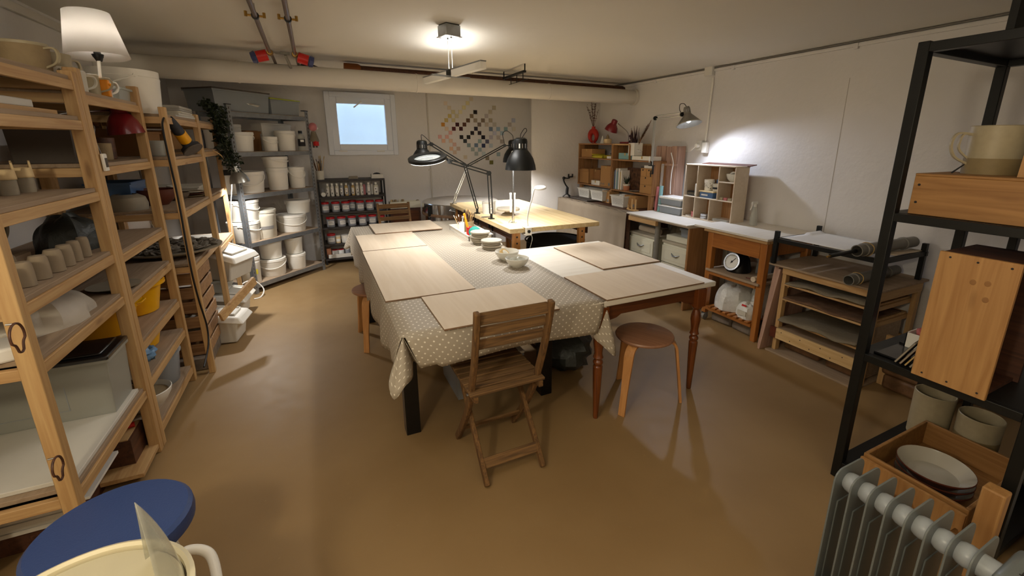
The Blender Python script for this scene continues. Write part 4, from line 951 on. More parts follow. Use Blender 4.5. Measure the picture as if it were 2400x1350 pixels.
# tops: big bucket and basin
def bucket(label, loc, r, h, lid=True, hand=None, rz=0, group=None, mt='white_plastic', taper=.90, lidmt=None, name='bucket', mark=None):
    t = thing(name, label, 'bucket', loc, rz, group); rb = r*taper
    MB().lathe([(0, 0), (rb-.003, 0), (rb, .004), (r*.985, h*.78), (r*1.0, h*.80), (r*1.0, h*.84), (r*.985, h*.85), (r*.99, h), (r*.96, h), (r*.95, h*.8), (rb*.96, .01), (0, .008)], n=34).build('body', mt, t)
    if lid:
        MB().lathe([(0, h+.001), (r*.86, h+.001), (r*.90, h+.007), (r*1.0, h+.008), (r*1.04, h+.003), (r*1.04, h-.022), (r*1.005, h-.024)], n=36).build('lid', lidmt or mt, t)
    if hand is not None:
        a, drop = hand; zh = h*.86; pts = []
        for k in range(17):
            f = PI*k/16; x = math.cos(f)*r*1.035; s_ = math.sin(f)
            pts.append((x, -(r*1.035)*s_*(1 if drop < .75 else 1.0)*math.cos(max(0, -drop)), zh-(drop*h*.62)*s_ if drop >= 0 else zh+abs(drop)*r*1.1*s_))
        mb = MB(); mb.M = Matrix.Rotation(a, 4, 'Z'); mb.tube(pts, .0045, 8).cyl((r*.98, 0, zh), (r*1.05, 0, zh), .011, n=12).cyl((-r*.98, 0, zh), (-r*1.05, 0, zh), .011, n=12); mb.build('handle', mt, t)
    if mark:
        mb = MB(); mb.lathe([(r*(taper+(1-taper)*mark[0])+.002, h*mark[0]*.8), (r*(taper+(1-taper)*mark[1])+.002, h*mark[1]*.8)], n=10, arc=mark[2], a0=mark[3]); mb.build('marking', mark[4], t)
    return t
c, r, h = fit(352, 449, 256, 180, 1.815)
bucket('large white bucket on top of the pine shelving by the duct', (-.98, 3.66, 1.7605), .17, .25, False, (-1.0, .55))
tag(bowl_mb(.125, .11, .7).build('basin', 'grey_white_plastic', None, (-1.08, 3.36, 1.8155)), 'white basin beside the large bucket on the shelf top', 'basin')
for k in range(3):
    tag(MB().box(-.15, -.19, 0, .13, .19, .014).build('panel', 'pale_ceramic', None, (-.93, 4.15+.02*k, 1.7605+k*.0145), (0, 0, .06*k-.1), bev=.002), ('lowest', 'middle', 'topmost')[k]+' pale panel stacked right of the large bucket', 'panel', 'pale panels beside the large bucket')
# ware board shelf with plate
tag(MB().lathe([(0, 0), (.07, .003), (.105, .014), (.108, .018), (.07, .008), (0, .006)], n=30).build('plate', 'stoneware_grey', None, (-.985, 2.88, .8605)), 'grey plate on the shelf above the yellow basins', 'plate')
# yellow basins
def basin(label, loc, R, h, rz=0):
    t = thing('washing_up_basin', label, 'basin', loc, rz, 'yellow plastic basins')
    MB().lathe([(0, 0), (R*.62, 0), (R*.68, .008), (R*.88, h*.94), (R*.96, h*.97), (R, h), (R*1.0, h-.016), (R*.97, h-.018), (R*.99, h+.002), (R*.95, h+.006), (R*.86, h*.96), (R*.64, .014), (0, .01)], n=40).build('body', 'yellow_plastic', t)
    for a in (0, PI):
        mb = MB(); mb.M = Matrix.Rotation(a, 4, 'Z'); mb.prism([(R*.96, -.05), (R*1.07, -.035), (R*1.07, .035), (R*.96, .05)], h-.006, h+.002); mb.build('grip', 'yellow_plastic', t, bev=.003)
basin('big yellow basin seen between the posts above the tote', (-1.10, 2.95, .6005), .185, .16)
basin('yellow basin on the middle shelf at the far end', (-1.05, 3.26, .6005), .165, .185, -1.0)
basin('yellow basin on the lower shelf beside the blue bag', (-1.07, 3.22, .3955), .16, .165, -1.0)
crumple('blue_bag', 'small light blue plastic bag tucked beside the lower yellow basin', 'bag', (-.955, 3.0, .3955), .04, .05, .04, 'blue_bag', .25, 4)
tote('light blue tub on the bottom shelf behind the tote', -1.25, 2.78, -.93, 2.98, .1205, .2, 'blue_bag', 'blue_bag')
tb = thing('tub', 'grey plastic tub of dark water on the bottom shelf', 'tub', (-1.035, 3.27, .1205)); bm_ = MB().lathe([(0, 0), (.12, 0), (.125, .006), (.145, .19), (.155, .192), (.155, .2), (.14, .2), (.12, .012), (0, .01)], n=32); bm_.build('body', 'tote_clear_grey', tb)
MB().lathe([(0, .14), (.131, .14)], n=30).build('water', 'black_lacquer', tb)
crumple('rag', 'white rag hanging over the rim of the grey tub', 'cloth', (-.93, 3.345, .26), .03, .05, .035, 'grey_white_plastic', .2, 6)
tb2 = thing('bowl', 'white bowl of brown slip on the bottom shelf', 'bowl', (-1.02, 2.93, .1205)); bowl_mb(.125, .10, .6).build('body', 'white_plastic', tb2); MB().lathe([(0, .075), (.107, .075)], n=30).build('slip', 'stoneware', tb2)
tb2.location = (-1.0, 2.975-.0, .1205)
for o in list(COL.objects):
    if o.get('label') == 'light blue tub on the bottom shelf behind the tote': o.location.x = -1.24; o.scale = (.6, 1, 1)
# sanding grinder hung on the far post with its cable
g0 = onx(396, 278, -.80); g1 = onx(446, 345, -.755)
gr = thing('angle_grinder', 'dusty black and yellow angle grinder hung on the pine post', 'power tool', g0)
d = g1-g0; dn = d.normalized()
MB().tube([(0, 0, 0), d*.12, d*.5, d*.82], [.022, .028, .034, .036], 16).build('handle', 'dust_black', gr)
MB().tube([d*.45, d*.75], [.0355, .0375], 16).build('yellow_band', 'yellow_tool', gr)
nrm = Vector((.55, -.25, -.8)).normalized(); Mg = Matrix.Translation(d*.95) @ nrm.to_track_quat('Z', 'Y').to_matrix().to_4x4()
mb = MB(); mb.M = Mg; mb.lathe([(0, -.05), (.032, -.045), (.036, -.01), (.06, .005), (.062, .025), (0, .03)], n=28); mb.build('gear_head', 'dust_black', gr)
mb = MB(); mb.M = Mg; mb.lathe([(0, .03), (.064, .028), (.066, .034), (.064, .038), (0, .04)], n=32); mb.build('sanding_disc', 'dark_board', gr)
cb_ = [onx(x, y, -.80+.004*i)-g0 for i, (x, y) in enumerate(((396, 278), (388, 272), (381, 285), (383, 310), (398, 380), (412, 440), (424, 500), (438, 580), (452, 650), (468, 710), (484, 760), (489, 800), (484, 835), (478, 860)))]
MB().tube(spline(cb_, 5), .0055, 8).build('cable', 'black_plastic', gr)
# shells on the round tray
ts = thing('shell_tray', 'round tray heaped with grey clay shells on the far shelf', 'tray', (-1.03, 3.92, .8505))
ts.location = (-.985, 3.93, .8005)
MB().lathe([(0, 0), (.16, 0), (.18, .01), (.30, .045), (.305, .055), (.28, .052), (0, .03)], n=44).build('dish', 'stoneware_grey', ts)
rs = random.Random(4); mb = MB()
for k in range(150):
    a = rs.uniform(0, 2*PI); q = .27*math.sqrt(rs.random()); z = .055+.012*rs.random()+.02*(1-q/.27)
    mb.M = Matrix.Translation((q*math.cos(a), q*math.sin(a), z)) @ Euler((rs.uniform(-.6, .6), rs.uniform(-.6, .6), rs.uniform(0, 6))).to_matrix().to_4x4()
    mb.ball((0, 0, 0), (.032, .022, .008), 9, 5)
so = mb.build('shell_heap', 'shells', ts); so['kind'] = 'stuff'
tag(MB().box(-.22, -.24, 0, .20, .24, .012).build('ware_board', 'paper', None, (-1.08, 4.78, .7305), bev=.002), 'white board with grey tile on the far bay shelf', 'board')
tag(MB().box(-.13, -.15, 0, .13, .15, .008).build('slate', 'grey_tube', None, (-1.02, 4.82, .743)), 'grey slate tile lying on the white board', 'tile')
cpp = onz(410, 545, .85); tag(MB().tube(spline([(0, 0, 0), (-.02, .05, .06), (.02, .1, .07), (.0, .12, .12)], 6), .004, 8).build('cable', 'white_gloss', None, (-1.25, 4.45, .83)), 'white cable standing out behind the shell tray', 'cable')
# stacked crates in the third unit
def crate_box(label, loc, sx, sy, sz, rz=0, slats=3):
    t = thing('wooden_crate', label, 'crate', loc, rz, 'stacked slatted crates in the pine unit'); a, b = sx/2, sy/2
    for k in range(slats):
        z0 = sz*k/slats+.004; z1 = z0+sz/slats-.022
        for s_ in (-1, 1):
            MB().box(-a, s_*b-.006, z0, a, s_*b+.006, z1).build('slat', 'old_pallet', t, bev=.002)
            MB().box(s_*a-.006, -b, z0, s_*a+.006, b, z1).build('slat', 'old_pallet', t, bev=.002)
    for s_ in (-1, 1):
        for q in (-1, 1): MB().box(s_*(a-.02)-.014, q*(b-.018)-.012, 0, s_*(a-.02)+.014, q*(b-.018)+.012, sz).build('corner_post', 'pine_dark', t)
    MB().box(-a+.006, -b+.006, 0, a-.006, b-.006, .012).build('bottom', 'old_pallet', t)
    return t
crate_box('upper slatted crate under the shell tray', (-1.085, 3.86, .42), .54, .42, .31)
crate_box('lower slatted crate on the floor under the shell tray', (-1.085, 3.86, .10), .54, .42, .31)
tag(MB().box(-.27, -.24, 0, .27, .24, .098).build('plinth', 'clay_brick', None, (-1.09, 3.84, 0), bev=.01), 'grey brick plinth under the stacked crates', 'block')
tag(MB().bar((0, -.03, 0), (.20, .34, .16), .02, .07).build('wood_offcut', 'pine_y', None, (-.74, 3.80, .32)), 'slanting pine offcut leaning against the crates', 'wood')
# sorting bins with sloping lids
def bin_(label, loc, rz, tilt=0, w=.34, d=.40, h=.26):
    t = thing('sorting_bin', label, 'bin', loc, 0, 'white sorting bins with sloping lids', rot=(0, tilt, rz))
    a, b = d/2, w/2
    vs = [(-a*.9, -b*.9, 0), (a*.85, -b*.9, 0), (a*.85, b*.9, 0), (-a*.9, b*.9, 0), (-a, -b, h), (a, -b, h*.72), (a, b, h*.72), (-a, b, h)]
    mb = MB(); mb._add(vs, [(3,2,1,0),(4,5,6,7),(0,1,5,4),(1,2,6,5),(2,3,7,6),(3,0,4,7)]); mb.build('body', 'grey_white_plastic', t, bev=.012)
    l_ = MB(); e = .014; v2 = [(-a-e, -b-e, h-.03), (a+e+.03, -b-e, h*.72-.03), (a+e+.03, b+e, h*.72-.03), (-a-e, b+e, h-.03), (-a, -b, h+.03), (a+.01, -b*.92, h*.72+.025), (a+.01, b*.92, h*.72+.025), (-a, b, h+.03)]
    l_._add(v2, [(3,2,1,0),(4,5,6,7),(0,1,5,4),(1,2,6,5),(2,3,7,6),(3,0,4,7)]); ld = l_.build('lid', 'white_plastic', t, bev=.012)
    n = Vector((h*.28, 0, d)).normalized()
    mb = MB(); mb._add([(-a*.3, -b*.62, h*.94+.022), (a*.82, -b*.62, h*.765+.029), (a*.82, b*.62, h*.765+.029), (-a*.3, b*.62, h*.94+.022)], [(0, 1, 2, 3)]); mb.build('recess', 'grey_white_plastic', ld)
    mb = MB()
    for s_ in (-1, 1): mb.bar((-a*.3, s_*b*.64, h*.945+.026), (a*.82, s_*b*.64, h*.77+.032), .012, .014)
    mb.bar((a*.84, -b*.66, h*.765+.032), (a*.84, b*.66, h*.765+.032), .012, .014); mb.build('lid_rib', 'white_plastic', ld, bev=.004)
    return t
bin_('white sorting bin on the floor in front of the crates', (-.86, 4.16, 0.004), -.15, w=.26)
bin_('grey-lidded sorting bin on the floor right of the crates', (-.90, 4.76, .004), -.12, w=.36)
bin_('highest white sorting bin, tilted forward beside the metal shelving', (-.86, 4.74, .40), -.45, .10, w=.34, h=.28)
tote('clear tub under the tilted sorting bin', -1.05, 4.56, -.80, 4.90, .285, .11, 'tote_clear', None, 'tub')
tag(MB().tube(spline([(0, 0, .0), (.0, .05, .14), (.10, .10, .16), (.18, .10, .06), (.16, .02, .0), (.10, -.04, -.0)], 7), .006, 8).build('cable', 'white_gloss', None, (-.80, 5.18, .008)), 'white cable looping on the floor by the metal shelving', 'cable')
# cables on the left wall and junction box
lwc = thing('cable_run', 'painted cable trunking along the left wall under the ceiling', 'cable run', (XL+.015, 4.0, 2.30))
MB().box(-.014, -1.3, -.02, .012, 2.5, .03).build('trunking', 'duct_paint', lwc, bev=.004)
MB().box(-.014, -.98, -.10, .03, -.84, .05).build('junction_box', 'duct_paint', lwc, bev=.006); MB().tube([(0, -.90, -.1), (0, -.90, -.3), (0.005, -.88, -.7)], .014, 8).build('conduit', 'duct_paint', lwc)
# ivy hanging in front of the metal shelving
iv = thing('ivy', 'dark trailing ivy plant hanging by the metal shelving', 'plant', (-.72, 5.02, 1.9))
rs = random.Random(11); st_mb = MB(); vines = []
tgt = [[(480, 238), (500, 262), (512, 300), (520, 330), (528, 355), (540, 380), (552, 398)], [(470, 240), (505, 255), (520, 290), (530, 320), (535, 345), (556, 368)], [(490, 245), (508, 285), (512, 320), (522, 350), (530, 372), (545, 392)], [(485, 240), (515, 250), (525, 275), (515, 310), (525, 340), (545, 372), (560, 375)], [(475, 238), (495, 250), (505, 275), (508, 300), (516, 330)]]
for i, path in enumerate(tgt):
    pts = spline([ony(x, y, 5.0+.03*i)-iv.location for x, y in path], 8); st_mb.tube(pts, .003, 5); vines.append(pts)
st_mb.build('stem', 'stem_green', iv)
mb = MB()
for pts in vines:
    for p in pts[::1]:
        for q in range(4):
            a = Vector((rs.uniform(-1, 1), rs.uniform(-1, 1), rs.uniform(-.8, .4))).normalized(); s_ = rs.uniform(.022, .038); b = a.orthogonal().normalized(); b = Matrix.Rotation(rs.uniform(0, 6), 3, a) @ b
            o = p+a*.012+Vector((rs.uniform(-.03, .03), rs.uniform(-.03, .03), rs.uniform(-.02, .02)))
            mb._add([o, o+a*s_*.5+b*s_*.42, o+a*s_*1.25, o+a*s_*.5-b*s_*.42, o+a*s_*.55+a.cross(b)*s_*.12], [(0, 1, 4), (1, 2, 4), (2, 3, 4), (3, 0, 4)])
mb.build('leaves', 'leaf', iv)
tag(MB().tube(spline([(0, 0, 0), (.05, .1, .0), (.10, .25, -.05), (.12, .32, -.12)], 8), .004, 6).build('cane', 'pine_pale', None, (-.86, 4.72, 1.53)), 'thin pale cane sticking out beside the ivy', 'cane')
# silver clamp lamp, lit
lp0 = onx(556, 398, -.70)
sl = thing('clamp_lamp', 'lit silver dome lamp clamped by the metal shelving', 'lamp', (-.745, 5.16, 1.30))
O = Vector((-.745, 5.16, 1.30))
Yl = 5.02; tpl = ony(551, 392, Yl)-O; btl = ony(563, 428, Yl)-O; Rl = (ony(587, 424, Yl)-ony(540, 434, Yl)).length/2
axl = (btl-tpl).normalized(); SL2_TOP = O+tpl; SL2_AX = axl; SL2_H = (btl-tpl).length
dome_head(sl, tpl-axl*.02, axl, Rl, SL2_H+.02, 'lamp_silver', vents=False, inner='white_gloss', glow='lamp_glow_warm')
MB().tube(spline([tpl, tpl+Vector((-.03, .02, .04)), tpl+Vector((-.06, .06, -.02)), (0, .0, .0)], 6), .006, 8).build('gooseneck', 'steel', sl)
MB().box(-.05, -.045, -.02, .03, .0, .03).build('clamp', 'black_metal', sl, bev=.004)
MB().tube(spline([ony(541, 385+1, Yl+.02)-O+Vector((0, 0, -.02)), ony(543, 440, Yl+.04)-O, ony(541, 480, Yl+.05)-O, ony(543, 540, Yl+.06)-O, ony(548, 600, Yl+.08)-O], 6), .004, 6).build('cord', 'white_gloss', sl)
# ------------------------------------------------------------------ pipes under the ceiling
du = thing('ventilation_duct', 'thick beige duct running across the room under the ceiling', 'duct', (XL, 4.70, 2.172))
MB().cyl((0.002, 0, 0), (XR-XL-.002, 0, 0), .086, n=40, cap=False).build('pipe', 'duct_paint', du)
MB().lathe([(.086, 0), (.10, 0), (.10, .03), (.086, .03)], close=True, n=36).build('wall_collar', 'duct_paint', du, loc=(XR-XL-.031, 0, 0), rot=(0, PI/2, 0))
for k, x in enumerate((.9, 2.4, 3.9)): MB().lathe([(.0865, 0), (.0905, 0), (.0905, .012), (.0865, .012)], close=True, n=36).build('band', 'duct_paint', du, loc=(x, 0, 0), rot=(0, PI/2, 0))
bp_ = ony(806, 157, 4.93); bp = thing('drain_pipe', 'brown drain pipe lying behind the beige duct', 'pipe', (bp_.x, 4.93, bp_.z-.028))
MB().lathe([(.056, 0), (.066, 0), (.066, .13), (.056, .15), (.05, .15), (.05, 0)], close=True, n=28).build('socket', 'brown_pvc', bp, rot=(0, PI/2, 0))
MB().cyl((.14, 0, 0), (XR-bp_.x-.003, .02, 0), .052, n=26, cap=False).build('pipe', 'plank_dark', bp)
MB().lathe([(0, .06), (.05, .06)], n=24).build('bore', 'ink', bp, rot=(0, PI/2, 0))
de = ony(722, 156, 4.93); dp = thing('drain_elbow', 'black drain pipe elbow showing above the duct', 'pipe', (de.x, 4.93, de.z-.03))
MB().tube(arc((-.10, 0, -.06), (-.02, 0, .07), (.13, 0, -.06), 12), .052, 18).build('elbow', 'black_plastic', dp)
MB().lathe([(.052, -.02), (.062, -.02), (.062, .03), (.052, .03)], close=True, n=24).build('socket', 'black_plastic', dp, loc=(-.085, 0, -.03), rot=(0, .5, 0))
def water_pipe(x0, x1, side, label, py_clamp):
    t = thing('water_pipe', label, 'pipe', (x1, 4.35, 2.295), 0, 'metal water pipes under the ceiling')
    MB().cyl((x0-x1, -3.2, 0), (0, 0, 0), .0135, n=16).build('pipe', 'copper_dull', t)
    yc = onz(*py_clamp, 2.295).y-4.35; xc = (x0-x1)*(-yc/3.2)*1.0
    cl_ = MB().lathe([(.014, -.012), (.02, -.012), (.02, .012), (.014, .012)], close=True, n=20).build('clamp', 'black_metal', t, loc=(xc, yc, 0), rot=(PI/2, 0, 0))
    MB().cyl((-.045, 0, 0), (.045, 0, 0), .006, n=8).cyl((-.045, 0, -.008), (-.045, 0, .02), .008, n=8).cyl((.045, 0, -.008), (.045, 0, .02), .008, n=8).build('screws', 'brass', t, loc=(xc, yc, 0))
    MB().cyl((xc, yc, .015), (xc, yc, .065), .005, n=8).build('hanger', 'steel', t)
    MB().lathe([(0, -.03), (.02, -.03), (.024, -.015), (.024, .025), (.018, .045), (0, .045)], n=18).build('valve_body', 'brass', t, loc=(0, .02, 0), rot=(-PI/2, 0, 0))
    v = MB().cyl((side*.02, .02, -.02), (side*.095, .02, -.04), .042, n=20).build('valve_collar', 'red_plastic', t)
    MB().lathe([(0, 0), (.042, 0), (.048, .008), (.04, .036), (0, .04)], n=8).build('valve_knob', 'blue_plastic', t, loc=(side*.098, .02, -.041), rot=(0, side*(PI/2+.26), 0))
    MB().tube(spline([(0, .06, 0), (.01, .2, -.01), (.02, .5, -.06), (.02, .75, -.12)], 6), .012, 10).build('tail_pipe', 'copper_dull', t)
water_pipe(-.19, -.222, -1, 'left of two metal water pipes with red valve and blue knob', (609, 38))
water_pipe(-.05, -.043, 1, 'right of two metal water pipes with red valve and blue knob', (672, 44))
hb3 = ony(668, 122, 4.5); tag(MB().cyl((0, 0, 0), (.05, .35, -.14), .012, n=10).cbox((0, 0, .01), .07, .02, .02).build('hanger_bracket', 'grey_enamel', None, (hb3.x, 4.45, 2.30)), 'grey hanger bracket between the two red valves', 'bracket')
# ------------------------------------------------------------------ pendant light
pz = 2.12
a = onz(997, 189, pz); b = onz(1133, 151, pz); mid = (a+b)/2; box = onz(1049, 55, ZC)
pn = thing('pendant_light', 'linear pendant light bar hanging by wires from a square chrome ceiling box', 'ceiling light', (mid.x, mid.y, ZC))
hd3 = (b-a).length/2; ang_ = math.atan2(b.y-a.y, b.x-a.x); zb_ = pz-ZC
bx = Vector((.905-mid.x, 3.12-mid.y, 0))
MB().box(-.055, -.055, -.075, .055, .055, -.006).build('ceiling_box', 'steel_brushed', pn, loc=bx, rot=(0, 0, .25), bev=.002); MB().box(-.062, -.062, -.079, .062, .062, -.074).build('cover_plate', 'lamp_silver', pn, loc=bx, rot=(0, 0, .25)); MB().box(-.05, -.05, -.008, .05, .05, 0).build('mount', 'black_metal', pn, loc=bx, rot=(0, 0, .25))
MB().box(.0, -.02, -.0805, .03, .02, -.079).build('slot', 'black_metal', pn, loc=bx, rot=(0, 0, .25))
for s_ in (-1, 1):
    dv = Vector((math.cos(ang_), math.sin(ang_), 0))*.03*s_
    MB().cyl(bx+dv*.9+Vector((0, 0, -.078)), dv+Vector((0, 0, zb_+.03)), .0016, n=6).build('wire', 'grey_tube', pn)
    MB().cyl(bx+dv*.9+Vector((0, 0, -.088)), bx+dv*.9+Vector((0, 0, -.075)), .005, n=10).build('ferrule', 'steel', pn)
    br = MB().box(s_*.045, -.022, -.028, s_*hd3, .022, .020).build('diffuser', 'white_plastic', pn, loc=(0, 0, zb_), rot=(0, 0, ang_), bev=.002)
    MB().box(s_*.045, -.023, .0205, s_*hd3, .023, .028).build('top_rail', 'steel_brushed', br)
MB().box(-.045, -.02, -.012, .045, .02, .026).build('hub', 'black_metal', pn, loc=(0, 0, zb_), rot=(0, 0, ang_)); MB().box(-.012, -.16, -.026, .012, .16, -.016).build('cross_bar', 'steel_brushed', pn, loc=(0, 0, zb_), rot=(0, 0, ang_))
# hook bracket
a = onz(1181, 184, 2.29); b = onz(1230, 167, 2.29); hk = thing('hook_rack', 'black ceiling bracket with four drop hooks by the duct', 'bracket', a)
d = b-a; MB().bar((0, 0, 0), d, .03, .02).bar(d*.0+Vector((0, 0, .01)), d*.0+Vector((0, 0, ZC-a.z)), .01).bar(d+Vector((0, 0, .01)), d+Vector((0, 0, ZC-a.z)), .01).build('rail', 'black_metal', hk)
for f in (.08, .36, .64, .92):
    MB().cyl(d*f+Vector((0, 0, -.005)), d*f+Vector((0, 0, -.085)), .005, n=8).build('hook', 'black_metal', hk)
MB().cyl(d*.08+Vector((0, 0, -.08)), d*1.15+Vector((0, 0, -.08)), .003, n=6).build('wire', 'black_metal', hk)
# ------------------------------------------------------------------ conduit and glaze tiles on the back wall
p0 = ony(999, 221, YB); p1 = ony(1014, 470, YB)
cd = thing('conduit', 'thin white conduit running down the back wall', 'conduit', (p1.x, YB-.012, p1.z))
MB().cyl((p0.x-p1.x, 0, ZC-p1.z), (0, 0, -.5), .011, n=12).build('pipe', 'duct_paint', cd)
q = ony(1007, 398, YB); MB().box(q.x-p1.x-.02, -.014, q.z-p1.z-.008, q.x-p1.x+.02, .01, q.z-p1.z+.008).build('clip', 'duct_paint', cd)
TL = '540,140,b5a898 578,185,b0a48f 618,228,a8a07f 692,228,b8b08e 728,183,b4ac84 765,138,b3aa80 802,97,b0a590 583,270,a8955a 655,270,a89f80 548,313,a8945c 622,313,aaa07a 515,357,a8742a 552,400,b8a58e 660,357,3c1418 733,357,4c2a1c 625,400,4c1014 698,400,3c1616 770,315,56402c 807,270,6c5c48 843,230,120c0c 845,315,857a68 590,440,b58c84 555,482,b58a80 483,482,b58a84 520,523,b8927c 595,523,b49a86 632,560,b09084 600,603,b89478 672,603,a08c7e 635,640,aa9684 885,357,6a5e54 922,315,6e6252 958,270,9c9494 997,228,a09888 1035,185,98907e 1000,315,8e8472 960,357,a0968a 1040,357,a09a90 850,400,2c2630 813,443,181418 887,443,2a2228 775,485,1a1610 703,485,120e0c 740,525,24282c 925,487,16121c 965,530,505060 890,527,7c8e8c 778,568,6e7e7e 853,568,586878 928,572,2c3450 818,610,7e8884 890,613,7c8c8e 855,655,848a86 930,655,96a0a0 967,700,706654 1008,743,5e5a28 855,740,a8a298 1003,403,5c6878 1078,403,7e90a0 1042,445,a0a0ac 1118,445,8c9ea8 1005,487,9c98a0 1080,490,9c948e 1117,530,8a8078 1003,572,96a0a6 1155,403,70868a 1195,357,98908a 1233,315,9498a8 1237,403,aca69a 1080,660,78888c 743,690,a89c88'
def colour_name(r, g, b):
    mx_, mn_ = max(r, g, b), min(r, g, b)
    if mx_ < 50: return 'near-black' if r-b < 14 else 'very dark red'
    if r > 60 and g < 50: return 'dark red'
    if mx_ < 100 and r > b+15: return 'dark brown'
    if r-b > 90: return 'ochre'
    if r-b > 60: return 'mustard'
    if r-b > 44 and g > 145: return 'olive cream'
    if r-g > 26: return 'dusty pink'
    if b > r+8: return 'blue' if b > g+10 else 'grey blue'
    if g >= r and mx_ < 150: return 'sea grey'
    if mx_ < 130: return 'taupe'
    return 'pale grey' if r-b < 22 else 'sand'
for s_ in TL.split():
    x, y, hx = s_.split(','); col = [int(hx[i:i+2], 16) for i in (0, 2, 4)]
    px, py = 920+int(x)/4.355, 210+int(y)/4.355
    c = ony(px, py, YB); w_ = (ony(px+4.25, py, YB)-ony(px-4.25, py, YB)).length
    nm = 'tile_'+hx
    if nm not in MATS: mat(nm, tuple(min(255, int(v*1.22)) for v in col), .35, coat=.2)
    cn = colour_name(*col)
    tag(MB().box(-w_/2, -.006, -w_/2, w_/2, 0, w_/2).build('glaze_tile', nm, None, (c.x, YB-.0005, c.z), bev=.0015), 'small square '+cn+' glaze test tile in the wall mosaic', 'tile', cn+' tiles in the wall mosaic')
# ------------------------------------------------------------------ galvanised rack in the corner
RL, RR = Vector((-.700, 5.325, 0)), Vector((.0, 6.055, 0)); RE = (RR-RL); RW = RE.length; re_ = RE.normalized(); rn = Vector((re_.y, -re_.x, 0))
rz_r = math.atan2(re_.y, re_.x)
rk = thing('metal_shelving', 'galvanised metal shelving standing across the back left corner', 'shelf', RL, rz_r)
RZ = [1.885, 1.495, 1.065, .555, .105]; RD = .42
for u in (0, RW):
    for v in (0, RD):
        sx, sy = (1 if u == 0 else -1), (1 if v == 0 else -1)
        mb = MB().box(u, v, 0, u+sx*.042, v+sy*.003, 1.945).box(u, v, 0, u+sx*.003, v+sy*.042, 1.945)
        p_ = mb.build('post', 'galvanised', rk)
        MB().box(u-sx*.004, v-sy*.004, 1.945, u+sx*.05, v+sy*.05, 1.953).build('post_cap', 'black_plastic', p_)
        sl_ = MB()
        for k in range(46):
            z = .06+k*.041; sl_.box(u+sx*.016, v-sy*.0006, z, u+sx*.026, v-sy*.0002, z+.022)
        if v == 0: sl_.build('slots', 'dark_board', p_)
for z in RZ:
    MB().box(.004, .004, z-.048, RW-.004, .008, z-.004).build('front_beam', 'galvanised', rk); MB().box(.004, RD-.008, z-.048, RW-.004, RD-.004, z-.004).build('back_beam', 'galvanised', rk)
    for u in (.004, RW-.008): MB().box(u, .01, z-.048, u+.004, RD-.01, z-.004).build('side_beam', 'galvanised', rk)
    MB().box(.008, .009, z-.010, RW-.008, RD-.009, z).build('shelf_board', 'board_dusty', rk)
def rp(u, v, z): return RL+re_*u-rn*v+Vector((0, 0, z))
SPX = {0: (545, 705), 1: (560, 717), 2: (578, 730), 3: (594, 746), 4: (611, 763)}
def on_rack(s_, xl, xr, yb, yt, row=0.0):
    L_, R2 = SPX[s_]; f = ((xl+xr)/2-L_)/(R2-L_); u = RW*f
    p = rp(u, .15, 0); dep = (p-Vector((0, 0, 1.2))).dot(_f); pm = FPX/dep
    return u, (xr-xl)/2/pm, (yb-yt)/pm
GB = 'white buckets on the metal shelving'
def rb(s_, xl, xr, yb, yt, label, v=None, lid=True, hand=None, z=None, **kw):
    u, r, h = on_rack(s_, xl, xr, yb, yt); r = min(r, .165); u = max(r*.75-.0, min(RW-r*.75, u)); v = (r+.015) if v is None else v
    zz = RZ[s_]+.0005 if z is None else z
    o = bucket(label, rp(u, v, zz), r, h, lid, hand, rz_r-.4, GB, **kw); return zz+h
# middle shelf and others
rb(1, 559, 621, 352, 312, 'big white bucket front left on the second shelf', hand=(2.4, .5))
rb(1, 585, 622, 348, 292, 'tall white bucket behind the big one on the second shelf', v=.33, hand=(.3, .8))
rb(1, 626, 655, 352, 323, 'smallest white bucket in the middle of the second shelf', hand=(.3, .5))
rb(1, 657, 697, 351, 310, 'white bucket by the bottle at the right of the second shelf', hand=(2.6, .5))
rb(1, 556, 580, 350, 300, 'slim white tub at the left end of the second shelf', v=.34)
rb(2, 586, 646, 447, 402, 'wide white bucket second from left on the third shelf', hand=(-.2, .8))
rb(2, 645, 687, 444, 397, 'white bucket third from left on the third shelf carrying another', hand=(2.8, .6))
zt3 = RZ[2]+.0005
u, r, h = on_rack(2, 645, 687, 444, 397)
bucket('low white tub standing on the third bucket of the third shelf', rp(u-.0, r+.02, zt3+h+.0095), .125, .115, True, (.2, .5), rz_r, GB)
rb(2, 687, 721, 440, 396, 'white bucket at the right end of the third shelf', hand=(.1, .6))
rb(2, 556, 590, 452, 403, 'white bucket at the left end of the third shelf behind the lamp', v=.2)
z4 = rb(3, 552, 618, 567, 520, 'lower white bucket of the left stack on the fourth shelf', hand=(1.0, .5))
u, r, h = on_rack(3, 552, 618, 567, 520); bucket('upper white bucket of the left stack on the fourth shelf', rp(max(u, .14), .165, z4+.009), .145, .215, True, (.4, .5), rz_r, GB)
rb(3, 613, 675, 553, 490, 'dusty cream bucket with smudged lettering on the fourth shelf', mt='pale_ceramic', mark=(.42, .56, 1.2, -2.2, 'ink_grey'))
rb(3, 611, 676, 520, 462, 'wide open bucket at the back of the fourth shelf', v=.36, lid=False)
z4 = rb(3, 674, 738, 542, 505, 'lower white bucket of the right stack on the fourth shelf', hand=(-.1, .7))
u, r, h = on_rack(3, 674, 738, 542, 505); bucket('upper white bucket of the right stack on the fourth shelf', rp(RW-.15, .165, z4+.009), .135, .15, True, (2.7, .6), rz_r, GB)
rb(4, 598, 640, 658, 597, 'white bucket with yellow scrawl and raised handle on the bottom shelf', hand=(.1, -.95), mark=(.45, .7, .9, -2.0, 'yellow_paper'))
